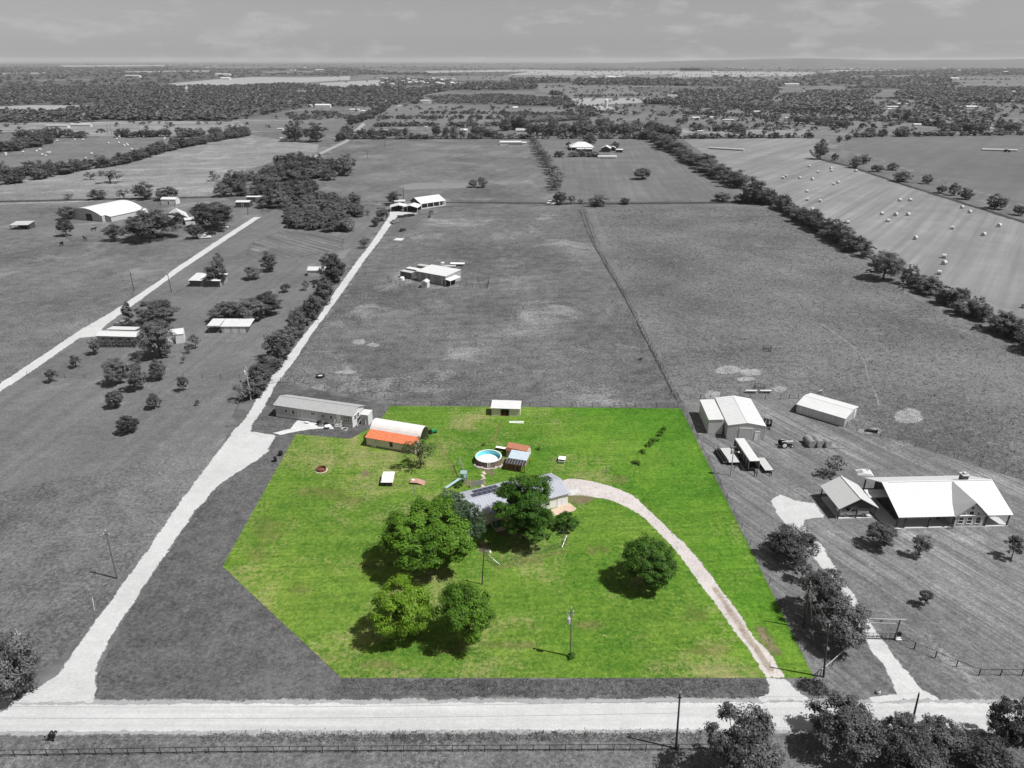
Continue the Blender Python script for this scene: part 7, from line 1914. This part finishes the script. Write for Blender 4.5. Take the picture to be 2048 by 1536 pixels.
far_mass('far_woods', [
 ([(-60, 175), (330, 173), (460, 173), (580, 168), (640, 174), (700, 178), (760, 182), (830, 180), (850, 190), (840, 207), (760, 212), (700, 212), (620, 214), (480, 238), (260, 242), (60, 228), (110, 225), (240, 211), (60, 210), (-60, 213)], 1700, 24, 11),
 ([(-60, 227), (110, 226), (220, 214), (300, 230), (480, 236), (460, 243), (260, 242), (60, 246), (-60, 246)], 170, 26, 12),
 ([(-60, 134), (240, 136), (480, 137), (700, 136), (800, 146), (700, 152), (520, 153), (430, 158), (340, 166), (330, 173), (-60, 175)], 900, 40, 14),
 ([(560, 232), (640, 225), (700, 228), (700, 240), (600, 240)], 30, 18, 9)],
 'dark continuous woodland filling the far left plain', 1)
far_mass('far_woods', [
 ([(690, 172), (830, 178), (960, 168), (1040, 166), (1075, 172), (1070, 180), (900, 181), (850, 190), (720, 185)], 260, 30, 13),
 ([(1020, 158), (1140, 160), (1140, 166), (1030, 166)], 70, 45, 16), ([(1145, 158), (1230, 157), (1374, 160), (1374, 172), (1150, 170)], 200, 40, 15),
 ([(850, 192), (1000, 188), (1120, 196), (1130, 206), (960, 210), (880, 208)], 260, 15, 5), ([(1010, 205), (1090, 203), (1130, 208), (1125, 215), (1030, 214)], 60, 20, 9),
 ([(1130, 196), (1152, 199), (1150, 214), (1132, 216)], 22, 22, 11), ([(1160, 218), (1190, 222), (1192, 236), (1165, 230)], 26, 20, 11), ([(1105, 180), (1123, 183), (1122, 192), (1104, 190)], 10, 30, 14),
 ([(740, 148), (900, 145), (1060, 143), (1000, 152), (860, 152)], 60, 40, 13), ([(760, 158), (900, 160), (900, 172), (760, 172)], 90, 22, 10),
 ([(1140, 176), (1170, 176), (1172, 181), (1140, 182)], 10, 26, 11), ([(1290, 201), (1374, 198), (1374, 210), (1290, 210)], 70, 24, 13), ([(1255, 174), (1374, 175), (1374, 186), (1270, 184)], 100, 28, 11),
 ([(1000, 222), (1140, 226), (1180, 240), (1060, 246), (1010, 236)], 90, 15, 5), ([(860, 218), (925, 218), (930, 240), (870, 245)], 20, 12, 5)],
 'tree belts and scrub of the far middle plain', 2)
far_mass('far_woods', [
 ([(1348, 165), (1440, 152), (1560, 158), (1640, 150), (1700, 142), (1880, 140), (2090, 138), (2090, 150), (1920, 152), (1900, 165), (1820, 170), (1700, 170), (1500, 175), (1348, 172)], 620, 38, 14),
 ([(1348, 185), (1460, 180), (1530, 172), (1560, 180), (1540, 200), (1420, 206), (1348, 206)], 240, 28, 12), ([(1560, 195), (1640, 184), (1760, 184), (1720, 206), (1640, 224), (1580, 212)], 260, 28, 13),
 ([(1590, 205), (1680, 202), (1690, 226), (1620, 228), (1560, 220)], 130, 28, 13), ([(1800, 180), (1960, 176), (2090, 180), (2090, 198), (1960, 204), (1840, 202), (1790, 192)], 330, 28, 12),
 ([(1780, 232), (1840, 228), (1950, 232), (1985, 244), (1960, 258), (1850, 252)], 150, 26, 14), ([(1450, 208), (1560, 210), (1600, 226), (1500, 216)], 60, 24, 10),
 ([(1700, 210), (1730, 208), (1780, 226), (1740, 230)], 40, 24, 12), ([(1840, 202), (1940, 204), (1930, 224), (1860, 218)], 70, 26, 13), ([(1960, 204), (2090, 200), (2090, 206), (1990, 210)], 40, 28, 13),
 ([(1690, 174), (1900, 170), (1880, 178), (1700, 180)], 90, 26, 11), ([(1560, 232), (1600, 236), (1600, 250), (1560, 246)], 14, 24, 12), ([(1420, 222), (1450, 222), (1450, 246), (1420, 246)], 14, 24, 14),
 ([(1360, 132), (2090, 128), (2090, 140), (1700, 140), (1360, 143)], 260, 50, 13), ([(1900, 166), (1935, 164), (1940, 170), (1905, 172)], 12, 30, 12)],
 'dark woods and tree belts of the far right plain', 3)
far_mass('far_woods', [
 ([(-60, 124.5), (700, 124.5), (1060, 125), (1400, 126), (1400, 141), (1180, 141), (1050, 138), (850, 141), (700, 136), (240, 136), (-60, 134)], 1000, 80, 14), ([(1400, 126), (2100, 124.5), (2100, 132), (1400, 132)], 400, 70, 13)],
 'hazy band of woods along the horizon', 4)

far_mass('scattered_trees', [([(-60, 238), (700, 226), (1130, 212), (1345, 212), (2090, 205), (2090, 268), (1345, 272), (1000, 270), (640, 262), (-60, 270)], 170, 13, 6),
 ([(700, 212), (1130, 190), (1345, 186), (1345, 212), (1130, 240), (740, 250)], 110, 13, 6), ([(1345, 206), (2090, 200), (2090, 250), (1620, 262), (1345, 262)], 240, 15, 8),
 ([(640, 140), (1400, 138), (2090, 140), (2090, 178), (1400, 182), (700, 178)], 420, 20, 9), ([(1075, 171), (1345, 171), (1345, 196), (1130, 196)], 40, 13, 7),
 ([(1345, 208), (1420, 206), (1600, 214), (1760, 226), (1740, 236), (1345, 216)], 120, 18, 8)], 'small scattered trees dotting the far fields', 5, floor=False)
far_mass('far_hedges', [([(x0, y0), (x1, y1), (x1, y1 + 2.0), (x0, y0 + 2.0)], n, 13, 7) for x0, y0, x1, y1, n in [(700, 236, 1000, 236.5, 40), (840, 226, 1140, 229, 34), (1345, 226, 1560, 236, 40), (1440, 200, 1900, 196, 60), (1345, 190, 1600, 187, 40), (1100, 193, 1345, 190, 30), (740, 252, 1000, 250, 40), (1130, 222, 1345, 232, 20), (1620, 238, 1900, 246, 50), (1680, 160, 2090, 158, 60), (900, 163, 1345, 166, 60), (1345, 150, 2090, 147, 90), (500, 150, 900, 147, 60), (1345, 276, 1640, 274, 30), (1700, 273, 2090, 268, 46), (690, 277, 1090, 276, 40), (1095, 276, 1290, 276, 22)]], 'thin hedges between the far fields', 6, floor=False)

# ------------------------------------------------------------------ grass that stands up: ditch weeds and pasture tufts
def blades(name, poly, n, hgt, wid, leafm, label, seed, per=5, spread=.25, cat='grass'):
    rng = np.random.default_rng(seed)
    P = np.array([site(*p) for p in poly]); lo, hi = P.min(axis=0), P.max(axis=0)
    m = n * 3
    X = rng.uniform(lo[0], hi[0], m); Y = rng.uniform(lo[1], hi[1], m)
    ins = np.zeros(m, bool); j = len(P) - 1
    for i in range(len(P)):
        c = ((P[i, 1] > Y) != (P[j, 1] > Y)) & (X < (P[j, 0] - P[i, 0]) * (Y - P[i, 1]) / (P[j, 1] - P[i, 1] + 1e-9) + P[i, 0])
        ins ^= c; j = i
    X, Y = X[ins][:n], Y[ins][:n]
    n = len(X)
    sc = np.repeat(rng.uniform(.5, 1.4, n), per)
    ox = np.repeat(X, per) + rng.normal(size=n * per) * spread * sc; oy = np.repeat(Y, per) + rng.normal(size=n * per) * spread * sc
    a = rng.uniform(0, 6.28, n * per); h = hgt * sc * rng.uniform(.6, 1.2, n * per); w = wid * sc
    lx, ly = rng.normal(size=n * per) * .35 * h, rng.normal(size=n * per) * .35 * h
    V = np.empty((n * per, 4, 3))
    c, s = np.cos(a) * w, np.sin(a) * w
    V[:, 0] = np.stack([ox - c, oy - s, np.full_like(ox, .0)], -1); V[:, 1] = np.stack([ox + c, oy + s, np.full_like(ox, .0)], -1)
    V[:, 2] = np.stack([ox + c * .5 + lx, oy + s * .5 + ly, h], -1); V[:, 3] = np.stack([ox - c * .5 + lx, oy - s * .5 + ly, h], -1)
    me = np_mesh(name, V.reshape(-1, 3), np.arange(4 * n * per).reshape(-1, 4), np.repeat(np.repeat(rng.random(n), per) * .6 + rng.random(n * per) * .4, 4))
    me.materials.append(leafm)
    o = bpy.data.objects.new(name, me); COL.objects.link(o)
    tag(o, label, cat, None, 'stuff')
L_WEED = leaf_mat('ditch_weed_blades', .045, .15, .3); L_TUFT = leaf_mat('tuft_blades', .06, .19, .4); L_TURF = leaf_mat('turf_blades', (.06, .13, .014), (.24, .32, .055), .3)
L_GT = leaf_mat('grey_turf_blades', .07, .20, .3)
blades('ditch_grass', [(683, 1359), (1526, 1359), (1534, 1390), (683, 1392)], 900, .16, .04, L_WEED, 'tall dark weeds standing in the roadside ditch', 1, 5, .2)
blades('ditch_grass', [(1600, 1360), (1640, 1360), (1660, 1388), (1640, 1396), (1590, 1375)], 300, .2, .05, L_WEED, 'tall weeds on the verge corner by the right driveway', 2, 5, .2)
blades('verge_grass', [(400, 1467), (1440, 1463), (1440, 1482), (400, 1484)], 900, .22, .04, L_GT, 'loose grass on the near road verge', 3, 5, .2)
blades('pasture_tufts', [(1190, 420), (1530, 412), (1700, 515), (1900, 640), (2080, 720), (2080, 955), (1830, 885), (1700, 845), (1600, 790), (1420, 790), (1365, 795), (1285, 660)], 24000, .17, .07, L_TUFT, 'coarse dark grass tufts scattered over the right pasture', 4, 4, .3)
blades('pasture_tufts', [(800, 440), (1160, 420), (1280, 660), (1350, 800), (800, 800), (600, 760), (620, 690), (700, 570)], 9000, .16, .08, L_GT, 'short rough grass over the centre pasture', 5, 4, .4)
blades('lawn_grass', PARCEL, 18000, .10, .045, L_TURF, 'short uneven green grass of the coloured lot', 6, 3, .22)
# ------------------------------------------------------------------ summer haze over the plain
hz_m = bpy.data.materials.new('haze_air'); hz_m.use_nodes = True
hn = hz_m.node_tree; hn.nodes.clear()
ho = hn.nodes.new('ShaderNodeOutputMaterial'); pv = hn.nodes.new('ShaderNodeVolumePrincipled')
pv.inputs['Color'].default_value = (.92, .92, .92, 1); pv.inputs['Density'].default_value = 3.2e-5; pv.inputs['Anisotropy'].default_value = 0.1
hn.links.new(pv.outputs[0], ho.inputs['Volume'])
hb_ = MB().box(-22000, 22000, -480, 30000, -3, 140)
hz_o = hb_.build('haze', hz_m); tag(hz_o, None, None, None, 'stuff')

# ------------------------------------------------------------------ look-alikes in a row are told apart by their place in it
ONES = 'zeroth first second third fourth fifth sixth seventh eighth ninth tenth eleventh twelfth thirteenth fourteenth fifteenth sixteenth seventeenth eighteenth nineteenth'.split()
def ORD(n):
    if n < 20: return ONES[n]
    t_, o_ = divmod(n, 10)
    return ['', '', 'twentieth', 'thirtieth', 'fortieth', 'fiftieth'][t_] if o_ == 0 else ['', '', 'twenty', 'thirty', 'forty', 'fifty'][t_] + '-' + ONES[o_]
shared = {}
for o in COL.objects:
    if o.parent is None and o.get('label') and o.get('category'): shared.setdefault(o['label'], []).append(o)
for lab, os_ in shared.items():
    if len(os_) < 2 or len(os_) > 59 or os_[0].name.startswith('thicket_tree') or len(lab.split()) > 12: continue
    def pxx(o):
        x, y, z = o.location
        return x / (y * CP + (ALT - z) * SP)
    for i, o in enumerate(sorted(os_, key=pxx)):
        o['label'] = lab + ', ' + ORD(i + 1) + ' from the left'
